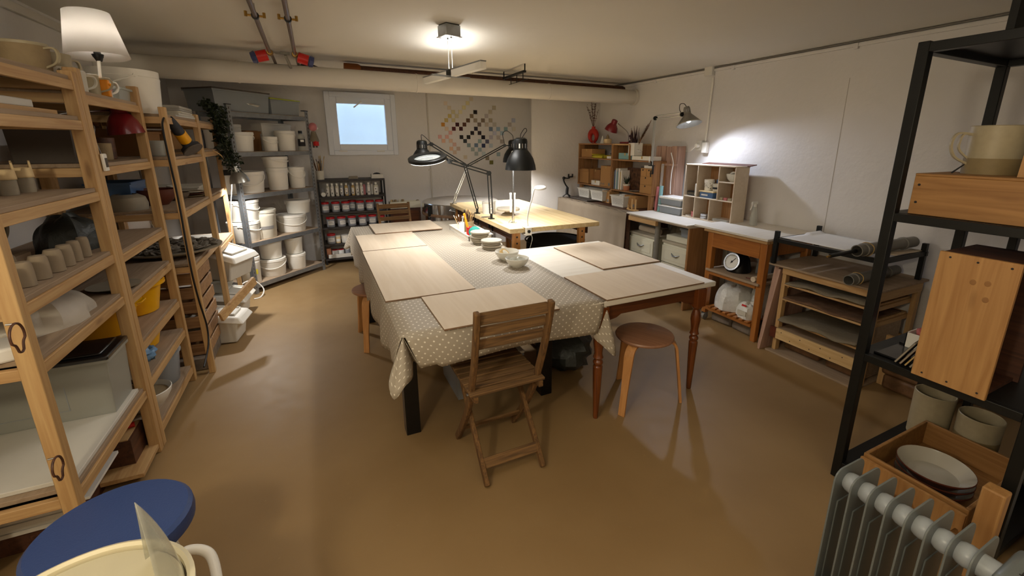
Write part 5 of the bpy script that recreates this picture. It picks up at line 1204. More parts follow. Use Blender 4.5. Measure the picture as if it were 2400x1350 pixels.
z5 = rb(4, 641, 697, 647, 608, 'lower white bucket of the middle stack on the bottom shelf', hand=(-.4, .6))
u, r, h = on_rack(4, 641, 697, 647, 608); bucket('upper white bucket of the middle stack on the bottom shelf', rp(u, .15, z5+.009), .115, .20, True, None, rz_r, GB)
z5 = rb(4, 695, 735, 630, 596, 'lower white bucket of the right stack on the bottom shelf')
u, r, h = on_rack(4, 695, 735, 630, 596); bucket('upper white bucket of the right stack on the bottom shelf', rp(min(u, RW-.12), .13, z5+.009), .095, .19, True, None, rz_r, GB)
def rack_box(label, u0, u1, v0, v1, z, h, mt, lid=None, name='storage_box'):
    c = rp((u0+u1)/2, (v0+v1)/2, z); o = tote(label, c.x-(u1-u0)/2, c.y-(v1-v0)/2, c.x+(u1-u0)/2, c.y+(v1-v0)/2, z, h, mt, lid, name, rz=rz_r, lidh=.012); return o
rack_box('large clear storage tote on top of the metal shelving', -.10, .52, .02, .40, RZ[0]+.0005, .20, 'tote_clear_grey', 'dark_board')
crumple('plastic_bags', 'crumpled pale bags inside the large clear tote', 'bags', rp(.22, .21, RZ[0]+.006), .22, .13, .08, 'bag_white', .2, 14)
rack_box('clear box with lime green lid on top of the metal shelving', .54, .93, .03, .36, RZ[0]+.0005, .16, 'tote_clear_grey', 'lime_lid')
crumple('pink_bundle', 'pink and white bundle inside the lime-lidded box', 'cloth', rp(.73, .2, RZ[0]+.006), .13, .10, .055, 'grey_white_plastic', .2, 15)
rack_box('grey cardboard box at the back right of the second shelf', .58, .98, .25, .40, RZ[1]+.0005, .29, 'grey_white_plastic', 'grey_white_plastic', 'box')
rack_box('brown carton at the back of the second shelf', .40, .57, .27, .40, RZ[1]+.0005, .20, 'cardboard_dark', 'cardboard_dark', 'box')
bt_ = thing('bottle', 'clear bottle with black cap and dark label on the second shelf', 'bottle', rp(.955, .09, RZ[1]+.0005), rz_r-.5)
MB().lathe([(0, 0), (.04, 0), (.043, .008), (.043, .15), (.034, .18), (.02, .19), (.02, .2), (0, .2)], n=26).build('body', 'tote_clear', bt_); MB().cyl((0, 0, .198), (0, 0, .228), .022, n=18).build('cap', 'black_plastic', bt_)
MB().lathe([(.0438, .05), (.0438, .135)], arc=2.4, a0=-PI/2-1.2, n=14).build('label', 'ink', bt_); MB().lathe([(.0442, .10), (.0442, .125)], arc=.9, a0=-PI/2-.45, n=8).build('emblem', 'label_white', bt_)
dl = thing('doll', 'small hanging doll with pink cap on the right rack post', 'doll', rp(RW+.035, -.02, 1.60), rz_r)
MB().ball((0, 0, .17), (.05, .045, .05), 18, 12).build('cap', 'pink_ceramic', dl); MB().ball((.04, -.02, .155), .016, 12, 8).build('pompom', 'white_plastic', dl)
MB().lathe([(0, .12), (.025, .118), (.05, .03), (.055, 0), (0, 0)], n=18).build('coat', 'canvas_grey', dl); MB().box(-.035, -.05, -.05, .02, -.01, .01).build('bag', 'red_plastic', dl, bev=.006)
for s_ in (-1, 1): MB().cyl((s_*.02, 0, .01), (s_*.024, -.005, -.07), .012, n=10).build('leg', 'dark_board', dl)
MB().cyl((-.03, .02, .21), (-.04, .03, .23), .002, n=6).build('loop', 'ink', dl)
# ------------------------------------------------------------------ black jar shelf
JY, JB = 6.275, 6.575
jx0 = .015; jx1 = ony(903, 440, JY).x; jt_ = ony(905, 418, JY).z
js = thing('jar_shelf', 'black metal shelf of glaze jars under the window', 'shelf', ((jx0+jx1)/2, (JY+JB)/2, 0))
jcx, jcy = (jx0+jx1)/2, (JY+JB)/2
JZ = [ony(756, y, JY).z for y in (462, 499.5, 535, 574.5, 609)]
for x in (jx0, jx1-.022):
    for y in (JY, JB-.022): MB().box(x-jcx, y-jcy, 0, x+.022-jcx, y+.022-jcy, jt_-.002).build('post', 'black_metal', js)
for z in [jt_]+JZ:
    MB().box(jx0-jcx, JY-.002-jcy, z-.024, jx1-jcx, JB-jcy, z).build('shelf_board', 'dark_shelf', js, bev=.002)
def jit(): return random.uniform(-.004, .004)
JG = 'glaze jars with red lids'
def jar_proto():
    t = thing('glaze_jar', 'x', 'jar', (0, 0, 0), 0, JG)
    MB().lathe([(0, 0), (.046, 0), (.05, .006), (.05, .10), (.045, .11), (0, .11)], n=24).build('body', 'jar_grey', t)
    MB().lathe([(0, .108), (.0515, .108), (.0525, .112), (.0525, .128), (.05, .132), (0, .132)], n=26).build('lid', 'red_lid', t)
    lb = MB().lathe([(.0508, .03), (.0508, .082)], n=10, arc=1.7, a0=-PI/2-.85).build('label', 'label_white', t)
    MB().lathe([(.0512, .062), (.0512, .067)], n=8, arc=.9, a0=-PI/2-.6).lathe([(.0512, .048), (.0512, .051)], n=8, arc=1.2, a0=-PI/2-.6).build('print', 'ink_grey', lb)
    return t
jp = jar_proto(); used_j = False
ORD = ['first', 'second', 'third', 'fourth', 'fifth', 'sixth', 'seventh', 'eighth', 'ninth', 'tenth', 'eleventh', 'twelfth', 'thirteenth']
def put_jar(px, s_, label, back=False, rz=0, sc=1.0):
    global used_j
    y = JY+.065+(.105 if back else 0); x = ony(px, 480, JY+.02+(.1 if back else 0)).x; loc = (x, y, JZ[s_]+.0005)
    if not used_j: used_j = True; jp.location = loc; jp.rotation_euler = (0, 0, rz); jp['label'] = label; jp.scale = (sc,)*3
    else: dup(jp, loc, rz, label, JG, sc)
for k, px in enumerate((761, 786.5, 810.5, 844.5, 868, 890)): put_jar(px, 1, ORD[k]+' red-lidded glaze jar from the left in the front of the upper jar row', rz=random.uniform(-.4, .4))
put_jar(826, 1, 'red-lidded glaze jar set behind the third one in the upper jar row', True)
for k, px in enumerate((771, 797, 822, 847.5, 871)): put_jar(px, 2, ORD[k]+' red-lidded glaze jar from the left in the lower jar row', rz=random.uniform(-.4, .4))
put_jar(893, 2, 'shorter red-lidded glaze jar at the right end of the lower jar row', sc=.85)
put_jar(768, 3, 'red-lidded glaze jar at the left of the shelf with the white tubs')
def wtub(px, s_, r, h, label, mt, lidmt, name='tub'):
    t = thing(name, label, name, (ony(px, 500, JY).x, JY+.07, JZ[s_]+.0005)); MB().lathe([(0, 0), (r*.94, 0), (r, .005), (r, h), (0, h)], n=24).build('body', mt, t); MB().lathe([(0, h), (r*1.04, h), (r*1.05, h+.004), (r*1.05, h+.016), (0, h+.018)], n=24).build('lid', lidmt, t)
    MB().lathe([(r*1.005+.0008, h*.25), (r*1.005+.0008, h*.7)], n=10, arc=1.6, a0=-PI/2-.8).build('label', 'label_white', t)
wtub(786.5, 3, .032, .085, 'small cream tub right of the red-lidded jar', 'bisque_cream', 'pale_ceramic'); wtub(804, 3, .047, .085, 'white tub with printed label beside the cream tub', 'white_plastic', 'white_plastic'); wtub(826, 3, .045, .08, 'white tub behind the tablecloth corner', 'white_plastic', 'white_plastic')
sw = thing('tray', 'white plastic tray on the lowest jar shelf', 'tray', (jcx, JY+.12, JZ[4]+.0005)); a_, b2_ = (jx1-jx0)/2-.035, .105
MB().box(-a_, -b2_, 0, a_, b2_, .004).box(-a_, -b2_, 0, a_, -b2_+.005, .055).box(-a_, b2_-.005, 0, a_, b2_, .055).box(-a_, -b2_, 0, -a_+.005, b2_, .055).box(a_-.005, -b2_, 0, a_, b2_, .055).build('body', 'grey_white_plastic', sw)
def in_tray(px, r, h, label, mt, lidmt, name='pot'):
    t = thing(name, label, name, (ony(px, 590, JY).x, JY+.10, JZ[4]+.005)); MB().lathe([(0, 0), (r*.95, 0), (r, .006), (r, h*.86), (r*.9, h*.95), (0, h*.95)], n=22).build('body', mt, t); MB().cyl((0, 0, h*.9), (0, 0, h), r*.96, n=22).build('lid', lidmt, t)
in_tray(769, .042, .125, 'terracotta coloured jar in the tray of the lowest shelf', 'terracotta', 'terracotta', 'jar'); in_tray(786, .038, .10, 'left white pot with red lid in the lowest tray', 'label_white', 'red_lid'); in_tray(800.5, .038, .10, 'right white pot with red lid in the lowest tray', 'label_white', 'red_lid'); in_tray(816, .032, .10, 'grey capped flask in the lowest tray', 'jar_grey', 'white_plastic', 'flask')
BC = ['pale_ceramic', 'grey_white_plastic', 'pale_ceramic', 'jar_grey', 'pampas', 'pampas', 'grey_white_plastic', 'pale_ceramic', 'grey_white_plastic', 'pale_ceramic']
for k, px in enumerate((768, 778.5, 790, 801, 812, 828, 838, 848, 865, 882)):
    t = thing('glaze_bottle', ORD[k]+' white-capped glaze bottle from the left on the top jar shelf', 'bottle', (ony(px, 440, JY).x, JY+.05+jit(), JZ[0]+.0005), random.uniform(-.5, .5), 'glaze bottles in a row')
    w_ = .022 if k < 9 else .034
    MB().lathe([(0, 0), (w_-.002, 0), (w_, .004), (w_, .118), (w_*.75, .13), (.011, .134), (.011, .142), (0, .142)], n=20).build('body', BC[k], t); MB().cyl((0, 0, .14), (0, 0, .165), .0135, n=16).build('cap', 'white_plastic', t)
    lb = MB().lathe([(w_+.0006, .02), (w_+.0006, .105)], n=8, arc=1.6, a0=-PI/2-.8).build('label', 'label_white', t)
    MB().lathe([(w_+.001, .07+.01*(k % 3)), (w_+.001, .09)], n=4, arc=.4, a0=-PI/2-.3).lathe([(w_+.001, .028), (w_+.001, .05)], n=4, arc=.6, a0=-PI/2-.2).build('print', 'ink_grey', lb)
for k, px in enumerate((818, 855, 874)):
    t = thing('glaze_bottle', 'slim glaze bottle standing behind the front row, '+('beside the fifth bottle', 'beside the eighth bottle', 'at the right')[k], 'bottle', (ony(px, 440, JY).x, JY+.11, JZ[0]+.0005), 0, 'glaze bottles in a row')
    MB().lathe([(0, 0), (.02, 0), (.02, .12), (.01, .14), (0, .14)], n=18).build('body', ('jar_grey', 'pink_ceramic', 'grey_white_plastic')[k], t); MB().cyl((0, 0, .138), (0, 0, .168), .012, n=14).build('cap', 'grey_tube', t)
tag(MB().cyl((0, -.0, .028), (0, .02, .028), .028, n=24).build('white_disc', 'white_plastic', None, (ony(758, 455, JY).x, JY+.02, JZ[0]+.0005)), 'round white disc standing left of the glaze bottles', 'disc')
cpx = ony(749, 410, JY+.05); bc = thing('brush_cup', 'pale cup of brushes on top of the black jar shelf', 'cup', (cpx.x+.005, JY+.07, jt_+.0005))
cup_mb(.05, .115, taper=.96).build('body', 'pale_ceramic', bc)
for k in range(16):
    a = random.uniform(0, 2*PI); l_ = random.uniform(.20, .31); q = random.uniform(.0, .9)
    stick('brush', 'long brush standing in the pale cup on the jar shelf', 'brush', bc.location+Vector((.02*math.cos(a)*q, .02*math.sin(a)*q, .01)), bc.location+Vector((.11*math.cos(a)*q, .06*math.sin(a)*q, l_)), .0042, ['teak_old', 'red_clay', 'pine_pale', 'stoneware_dark'][k % 4], ['pampas', 'stoneware', 'dark_board'][k % 3], group='brushes in the jar shelf cup')
pc = ony(884, 410, JY+.06); bxk = thing('basket', 'small white box of dark bits on the right of the jar shelf top', 'box', (pc.x, JY+.10, jt_+.0005))
MB().box(-.07, -.05, 0, .07, .05, .004).box(-.075, -.055, 0, .075, -.05, .055).box(-.075, .05, 0, .075, .055, .055).box(-.075, -.05, 0, -.07, .05, .055).box(.07, -.05, 0, .075, .05, .055).build('body', 'grey_white_plastic', bxk); MB().ball((0, 0, .045), (.055, .04, .03), 10, 6).build('contents', 'black_fabric', bxk)
pc = ony(828, 412, JY+.06); tag(MB().box(-.06, -.05, 0, .06, .05, .012).box(-.05, -.04, .012, .055, .04, .03).build('box', 'stoneware_grey', None, (pc.x, JY+.12, jt_+.0005)), 'flat grey box on top of the black jar shelf', 'box')
# ------------------------------------------------------------------ alcove: planter box, kiln
py_ = 6.34; a = ony(914, 474, py_); b = ony(985, 474, py_); zt_ = a.z; zb2 = ony(915, 490, py_).z
cb2 = thing('cabinet', 'low brown cabinet behind the far chair', 'cabinet', ((a.x+1.32)/2, py_+.12, 0)); hw = (1.32-a.x)/2
MB().box(-hw, -.10, 0, hw, .13, zb2-.002).build('body', 'plank_dark', cb2); MB().box(-hw+.03, -.106, .04, hw-.03, -.10, zb2-.04).build('front_panel', 'brown_apron', cb2)
pb = thing('planter_box', 'long white wooden box holding small cups behind the far chair', 'box', ((a.x+1.32)/2, py_+.06, zb2))
h_ = zt_-zb2; MB().box(-hw, -.06, 0, hw, -.045, h_).box(-hw, .045, 0, hw, .06, h_).box(-hw, -.045, 0, -hw+.015, .045, h_).box(hw-.015, -.045, 0, hw, .045, h_).box(-hw+.015, -.045, 0, hw-.015, .045, .04).build('body', 'cabinet_cream', pb, bev=.003)
for k, px in enumerate((912.5, 919, 927, 936, 944)):
    q = ony(px, 470, py_+.05); tag(cup_mb(.019, .08).build('beaker', ('bisque_cream', 'stoneware', 'stoneware', 'pale_ceramic', 'stoneware')[k], None, (max(q.x, a.x+.035), py_+.06, zb2+.0405)), ORD[k]+' little cup from the left in the long white box', 'cup', 'little cups in the white box')
q = ony(979, 467, py_+.05); tag(MB().ball((0, 0, .02), (.03, .025, .03), 14, 8).build('lump', 'stoneware_grey', None, (q.x, py_+.06, zb2+.06)), 'small grey clay lump at the right end of the white box', 'clay')
KX, KY, KR, KZ = 1.735, 5.74, .51, .845
kl = thing('kiln', 'round chrome top-loading kiln in the alcove behind the bench', 'kiln', (KX, KY, 0))
MB().lathe([(0, .06), (KR*.93, .06), (KR*.93, KZ-.16), (0, KZ-.16)], n=56).build('body', 'chrome_kiln', kl)
MB().lathe([(KR*.90, KZ-.165), (KR*1.01, KZ-.165), (KR*1.02, KZ-.15), (KR*1.01, KZ-.13), (KR*.9, KZ-.13)], close=True, n=56).build('seal_ring', 'ply_edge', kl)
MB().lathe([(0, KZ-.13), (KR, KZ-.13), (KR, KZ-.012), (KR*.985, KZ-.004)], n=56).build('lid_band', 'chrome_kiln', kl); MB().lathe([(KR*.985, KZ-.004), (KR*.95, KZ+.006), (0, KZ+.012)], n=56).build('lid_top', 'kiln_lid', kl)
hp = MB(); av = math.atan2(-KY, -KX)-.12
c_ = Vector((KR*math.cos(av), KR*math.sin(av), KZ-.07)); tg = Vector((-math.sin(av), math.cos(av), 0)); o_ = Vector((math.cos(av), math.sin(av), 0))
hp.tube(spline([c_-tg*.08, c_-tg*.07+o_*.04, c_+tg*.07+o_*.04, c_+tg*.08], 6), .010, 10).build('handle', 'steel', kl)
c3 = Vector((KR*math.cos(av-.75), KR*math.sin(av-.75), KZ-.09)); MB().cbox(c3, .05, .05, .13).build('hinge_box', 'black_metal', kl, bev=.006)
ch_ = MB(); c4 = Vector((KR*.96*math.cos(av+.28), KR*.96*math.sin(av+.28), KZ-.2))
for k in range(7): ch_.tube([c4+Vector((.012*math.cos(t)*(k % 2)+0, .012*math.cos(t)*((k+1) % 2), -.028*k+.02*math.sin(t)))+o_*.02 for t in [2*PI*j/10 for j in range(10)]], .003, 5, closed=True)
ch_.build('chain', 'steel', kl)
for k in range(3):
    a = 2*PI*k/3; MB().cyl((KR*.7*math.cos(a), KR*.7*math.sin(a), 0), (KR*.7*math.cos(a), KR*.7*math.sin(a), .06), .03, n=12).build('foot', 'black_metal', kl)
for k, (px, py, hh) in enumerate(((1011, 512, .70), (1017, 512, .66), (1008, 514, .64))):
    q = ony(px, py, 5.0); tag(MB().cbox((0, 0, hh/2), .03, .02, hh).build('wood_batten', 'crate_pink', None, (q.x+.0, 4.96+.03*k, .0), bev=.002), ('tallest', 'middle', 'shortest')[k]+' wooden batten standing behind the long table by the kiln', 'batten', 'battens by the kiln')
# ------------------------------------------------------------------ right wall fittings
wt = thing('cable_trunking', 'thin white cable trunking along the top of the right wall with junction box', 'trunking', (XR-.001, 3.0, ZC))
MB().box(-.016, -2.6, -.045, 0, 2.44, -.022).build('trunking', 'plaster', wt); MB().box(-.02, -2.6, -.014, 0, 2.44, -.004).build('cable', 'grey_tube', wt)
q = onx(1668, 166, XR); MB().box(-.05, q.y-3.0-.05, q.z-ZC-.05, 0, q.y-3.0+.05, q.z-ZC+.05).build('junction_box', 'grey_white_plastic', wt, bev=.006)
for y in (-.9, .2, 1.3): MB().box(-.022, y, -.06, 0, y+.03, -.02).build('clip', 'plaster', wt)
s0 = onx(1651, 346, XR); so_ = thing('wall_socket', 'white double wall socket with plug and conduit on the right wall', 'socket', (XR-.001, s0.y, s0.z))
c1 = onx(1674, 182, XR)-Vector((XR, s0.y, s0.z))
MB().cyl((-.012, c1.y, c1.z), (-.012, -.02, .07), .011, n=10).build('conduit', 'white_plastic', so_)
MB().box(-.045, -.065, -.055, 0, .0, .055).build('switch_box', 'white_plastic', so_, bev=.006); MB().box(-.045, .004, -.03, 0, .075, .075).build('socket_box', 'grey_white_plastic', so_, bev=.006)
MB().cyl((-.045, .04, .02), (-.085, .04, .02), .02, n=18).build('plug', 'white_plastic', so_)
MB().tube(spline([(-.08, .04, .015), (-.09, .08, -.02), (-.05, .16, -.045), (-.02, .26, -.035), (-.02, .36, -.025), (-.02, .43, -.02)], 6), .0045, 6).build('cord', 'white_plastic', so_)
MB().box(-.002, -2.0, -s0.z+.9, .0005, -1.996, ZC-s0.z-.2).build('seam', 'grey_tube', so_) if False else None
struct(MB().box(XR-.0012, 2.128, .9, XR+.01, 2.132, 2.1).build('trim_3', mat('seam_line', (178,170,160), .9)))
# ------------------------------------------------------------------ draped table with crates
DZ = .85
dt = thing('side_table', 'brown topped table with a cloth drape along the right wall corner', 'table', (3.42, 4.66, 0))
MB().box(3.10-3.42, 3.88-4.66, DZ-.03, 3.745-3.42, 5.455-4.66, DZ).build('tabletop', 'plank_dark', dt, bev=.003)
for x in (3.14, 3.70):
    for y in (3.94, 5.40): MB().box(x-.025-3.42, y-.025-4.66, 0, x+.025-3.42, y+.025-4.66, DZ-.03).build('leg', 'plank_dark', dt)
dr = MB()
dr.grid(lambda u, v: (3.19-.10*v, 3.89+1.56*u, DZ+.004+.004*math.sin(u*60)*v), 70, 4)
dr.grid(lambda u, v: (3.088-.02*v*(1+.9*math.sin(u*46+2*math.sin(u*9)))-.004, 3.89+1.56*u, DZ+.003-(DZ-.03)*v), 150, 12)
dr.grid(lambda u, v: (3.088+.25*u, 5.452, DZ+.003-(DZ-.03)*v), 8, 8)
tag(dr.build('drape', 'drape', solid=.003, ang=70), 'grey brown cloth drape hanging over the front of the crate table', 'drape')
tag(MB().box(-.10, -.27, 0, .10, .27, .014).build('mat_board', 'dark_board', None, (3.29, 5.10, DZ+.007), (0, 0, -.06), bev=.003), 'dark grey cutting board on the crate table under the baskets', 'board')
# gimbal
gb = thing('gimbal', 'black handheld gimbal standing on its tripod at the table end', 'gimbal', (3.20, 5.40, DZ+.009))
gp = lambda x, y: ony(x, y, 5.40)-Vector((3.20, 5.40, DZ+.009))
for a in (0, 2.1, 4.2): MB().tube([(0, 0, .045), (.07*math.cos(a+.4), .07*math.sin(a+.4)-.02, .004)], .007, 6).build('leg', 'black_plastic', gb)
k0 = Vector((0, 0, .04)); k1 = gp(1343, 458); k1 = Vector((0, 0, .04))
hz = gp(1346, 438).z; MB().tube([(0, 0, .03), (0, 0, hz*.6), (.005, 0, hz)], [.02, .021, .018], 14).build('grip', 'black_plastic', gb)
top = Vector((.005, 0, hz)); pts = spline([top, top+Vector((-.035, 0, .04)), top+Vector((-.065, 0, .10)), top+Vector((-.06, 0, .135)), top+Vector((-.01, 0, .125)), top+Vector((.03, 0, .13))], 5)
MB().ribbon(pts, .02, .014, (0, 1, 0)).build('arm', 'black_plastic', gb); MB().ball(top+Vector((-.062, 0, .13)), .022, 12, 8).build('motor', 'black_plastic', gb)
MB().cbox(top+Vector((.045, 0, .145)), .07, .03, .016).cbox(top+Vector((.015, 0, .165)), .01, .03, .04).cbox(top+Vector((.078, 0, .165)), .01, .03, .04).build('phone_clamp', 'black_plastic', gb, bev=.003)
# crates shelving
XC, XD = 3.40, 3.735
def wcrate(label, y0, y1, z0, z1, mids=(), slat_ends=True):
    t = thing('crate_shelf', label, 'crate', ((XC+XD)/2, (y0+y1)/2, z0), 0, 'wooden crates stacked as shelves'); cx_, cy_ = (XC+XD)/2, (y0+y1)/2
    for z, n in ((0, 'bottom_board'), (z1-z0-.016, 'top_board')): MB().box(XC-cx_, y0-cy_, z, XD-cx_, y1-cy_, z+.016).build(n, 'crate_wood', t, bev=.002)
    for z in mids: MB().box(XC-cx_+.005, y0-cy_+.012, z-z0-.014, XD-cx_, y1-cy_-.012, z-z0).build('middle_board', 'crate_wood', t, bev=.002)
    for y in (y0-cy_, y1-cy_-.014):
        mb = MB()
        for k in range(3):
            x0 = XC-cx_+k*(XD-XC)/3; mb.box(x0+.003, y, .016, x0+(XD-XC)/3-.004, y+.012, z1-z0-.016)
        mb.build('end_slats', 'crate_wood_z', t, bev=.002)
    return t
wcrate('left wooden crate with cardboard boxes on the crate table', 4.655, 5.45, 1.035, 1.60, (1.41,))
wcrate('right wooden crate with books and drawer box on the crate table', 3.865, 4.645, 1.02, 1.412)
t_ = thing('crate_shelf', 'small slatted crate end under the right of the top plank', 'crate', ((XC+XD)/2, 4.48, 1.4125), 0, 'wooden crates stacked as shelves')
for y in (.16, -.17): 
    mb = MB()
    for k in range(4): mb.box(-.165+k*.085, y-.006, 0, -.165+k*.085+.08, y+.006, .168)
    mb.build('end_slats', 'crate_wood_z', t_)
MB().box(-.168, -.17, .168, .168, .17, .186).build('top_board', 'pine_y', t_, bev=.002)
for y, lb in ((5.40, 'left'), (4.66, 'middle'), (3.90, 'right')):
    tag(MB().box(-.02, -.025, 0, .02, .025, 1.02-DZ-.001 if y < 4.7 else 1.035-DZ-.001).build('support_block', 'crate_wood_z', None, (XC+.03, y-(.02 if lb == 'left' else 0), DZ)), lb+' upright wooden block carrying the crates', 'block')
def carton(label, px0, px1, z, h, dpt, mt='cardboard', x=XC+.03, name='carton', open_=False, group=None, marks=False):
    a = onx(px0, 420, x).y; b = onx(px1, 420, x).y; y0, y1 = min(a, b), max(a, b)
    t = thing(name, label, 'box', (x+dpt/2, (y0+y1)/2, z+.0005), 0, group); hw = (y1-y0)/2; d2 = dpt/2
    if open_:
        MB().box(-d2, -hw, 0, d2, hw, .004).box(-d2, -hw, 0, -d2+.004, hw, h).box(d2-.004, -hw, 0, d2, hw, h).box(-d2, -hw, 0, d2, -hw+.004, h).box(-d2, hw-.004, 0, d2, hw, h).build('body', mt, t)
        MB().bar((-d2, -hw, h), (-d2-.03, -hw-.02, h+.02), .003, .0).build('flap', mt, t) if False else MB()._add([(-d2, -hw, h), (-d2, hw, h), (-d2-.02, hw, h-.03), (-d2-.02, -hw, h-.03)], [(0, 1, 2, 3)])._add([(-d2, hw, h), (d2, hw, h), (d2, hw+.03, h+.02), (-d2, hw+.03, h+.02)], [(0, 1, 2, 3)]).build('flap', mt, t, solid=.003)
    else:
        MB().box(-d2, -hw, 0, d2, hw, h).build('body', mt, t, bev=.002); MB().box(-d2-.0006, -.012, h-.03, -d2+.01, .012, h+.0006).build('tape', 'pampas', t)
    if marks:
        mb = MB()
        for k in range(3): mb.box(-d2-.001, hw-.03-.03*k, .02, -d2, hw-.015-.03*k, .045-.006*(k % 2))
        mb.box(-d2-.001, -hw+.01, .015, -d2, -hw+.05, .05).build('printed_marks', 'ink_grey', t)
    return t
carton('closed cardboard box in the upper part of the left crate', 1361, 1385, 1.41, .115, .22)
carton('yellow shallow tray in the upper part of the left crate', 1387, 1411, 1.41, .035, .2, 'yellow_paper', name='box', open_=True)
crumple('dark_cloth', 'dark bundle lying behind the yellow tray', 'cloth', (XC+.19, 4.80, 1.4105), .06, .10, .045, 'dark_board', .25, 41)
tag(MB().box(-.09, -.06, 0, .09, .06, .03).build('notebook', 'paper', None, (XC+.12, 4.735, 1.4105)), 'white paper pad at the right of the left crate', 'notebook')
carton('open cardboard box in the lower part of the left crate', 1353, 1380, 1.0515, .205, .28, open_=True)
carton('brown carton behind the small white box in the left crate', 1384, 1406, 1.0515, .20, .20, 'cardboard_dark', x=XC+.10)
carton('small white box in front in the left crate', 1386, 1405, 1.0515, .06, .07, 'white_plastic', name='box', x=XC+.01)
carton('tall printed carton at the right of the left crate', 1407, 1431, 1.0515, .265, .20, marks=True, x=XC+.012)
for k, (mt_, w_) in enumerate((('grey_tube', .02), ('bowl_blue', .018), ('white_plastic', .012), ('teal_roll', .022), ('jar_grey', .02), ('white_plastic', .025), ('pampas', .018), ('white_plastic', .02))):
    y = 4.628-sum((.02, .018, .012, .022, .02, .025, .018, .02)[:k])-k*.0015-w_/2
    t = thing('book', ORD[k]+' book from the left standing in the right crate', 'book', (XC+.13, y, 1.0365), 0, 'books standing in the right crate')
    MB().box(-.10, -w_/2, 0, .10, w_/2, .24+.02*((k*7) % 3)-.02).build('cover', mt_, t, bev=.0015); MB().box(-.097, -w_/2+.003, .003, .101, w_/2-.003, .235).build('pages', 'paper', t) if False else None
pf = thing('picture_board', 'brown mottled board standing in the right crate', 'picture', (XC+.16, 4.35, 1.0365), 0); MB().box(-.008, -.15, 0, .008, .15, .27).build('panel', mat('cork_leaf', (94,62,40), .8, var=.8, vscale=26), pf); frame(MB(), -.155, .155, 0, .275, .012, -.012, .012).build('frame', 'plank_dark', pf, rot=(0, 0, PI/2))
tag(MB().box(-.10, -.03, 0, .10, .03, .30).build('folder', 'dark_board', None, (XC+.2, 4.16, 1.0365)), 'dark folder standing beside the drawer box', 'folder')
fp = thing('plant_pot', 'terracotta and white pot of tools with dark plant in the right crate', 'plant pot', (XC+.045, 4.375, 1.0365)); cup_mb(.042, .082, taper=.88).build('body', 'terracotta', fp)
MB().lathe([(.0432, .06), (.0445, .0825), (.0425, .0825)], n=26).build('rim_band', 'pale_ceramic', fp)
mb = MB()
for k in range(16):
    a = k*2.4; mb._add([(0, 0, .06), (.012*math.cos(a+1), .012*math.sin(a+1), .09), (.045*math.cos(a), .045*math.sin(a), .13+.004*k), (.012*math.cos(a-1), .012*math.sin(a-1), .09)], [(0, 1, 2, 3)])
mb.build('leaves', 'leaf', fp, solid=.002)
stick('scoop', 'white stick leaning in the terracotta pot', 'tool', fp.location+Vector((0, 0, .05)), fp.location+Vector((0, -.03, .20)), .004, 'white_plastic')
sau = MB().lathe([(0, 0), (.05, .002), (.07, .008), (.05, .006), (0, .005)], n=28); tag(sau.build('saucer', 'white_glaze', None, (XC+.06, 4.24, 1.0365)), 'white saucer in front of the drawer box', 'saucer')
dbx = thing('drawer_box', 'cardboard box of four small drawers in the right crate', 'drawer box', (XC+.125, 3.995, 1.0365)); MB().box(-.10, -.105, 0, .11, .105, .29).build('body', 'cardboard', dbx, bev=.002)
for (y0, y1, z0, z1) in ((.005, .10, .20, .285), (-.10, -.003, .20, .285), (-.10, .10, .105, .197), (-.10, .10, .005, .102)):
    d_ = MB().box(-.106, y0, z0, -.10, y1, z1).build('drawer', 'cardboard', dbx, bev=.0015); MB().cyl((-.1068, (y0+y1)/2+.01, z1-.016), (-.1055, (y0+y1)/2+.01, z1-.016), .010, n=14).build('hole', 'ink', d_)
tag(MB().box(-.09, -.075, 0, .09, .075, .03).build('book', 'white_plastic', None, (XC+.13, 3.99, 1.327), (0, 0, .1)), 'white book lying on top of the cardboard drawer box', 'book')
# on the right crate
z2 = 1.4125
carton('teal patterned box on top of the right crate', 1447, 1476, z2, .075, .14, 'teal_roll', name='box', x=XC+.03)
crumple('white_wrap', 'crumpled white paper on the teal box', 'paper', (XC+.10, 4.27, z2+.0765), .05, .05, .03, 'paper', .25, 51)
v_ = onx(1488, 367, XC+.08); vs = thing('vase', 'square white vase of dried flowers on the right crate', 'vase', (XC+.08, v_.y, z2+.047)); hv = .15
MB().box(-.06, -.06, 0, .06, .06, .005).box(-.06, -.06, 0, -.055, .06, hv).box(.055, -.06, 0, .06, .06, hv).box(-.06, -.06, 0, .06, -.055, hv).box(-.06, .055, 0, .06, .06, hv).build('body', 'white_plastic', vs, bev=.002)
rs = random.Random(3)
def plume(mb, p0, p1, w, n=60):
    p0, p1 = Vector(p0), Vector(p1); d = p1-p0
    for k in range(n):
        t = .35+.65*k/n; p = p0+d*t; a = rs.uniform(0, 6.28); ww = w*math.sin(PI*min(1, (t-.3)/.72)**.8)
        b = Vector((math.cos(a), math.sin(a), 0))*ww*rs.uniform(.5, 1)+d.normalized()*ww*1.1; c = d.orthogonal().normalized()*.004
        mb._add([p-c, p+c, p+b], [(0, 1, 2)])
    mb.tube([p0, p1], .003, 5)
mb = MB(); plume(mb, (0, -.02, .08), (.0, -.20, .36), .035, 170); plume(mb, (0, -.02, .08), (-.01, -.26, .40), .032, 170); mb.build('plumes', mat('rust_plume', (120,72,40), .95, var=.2), vs)
mb = MB(); plume(mb, (0, .0, .08), (.02, -.10, .26), .022, 120); plume(mb, (0, .02, .08), (.03, .13, .30), .04, 160); mb.build('pampas', 'pampas', vs)
mb = MB()
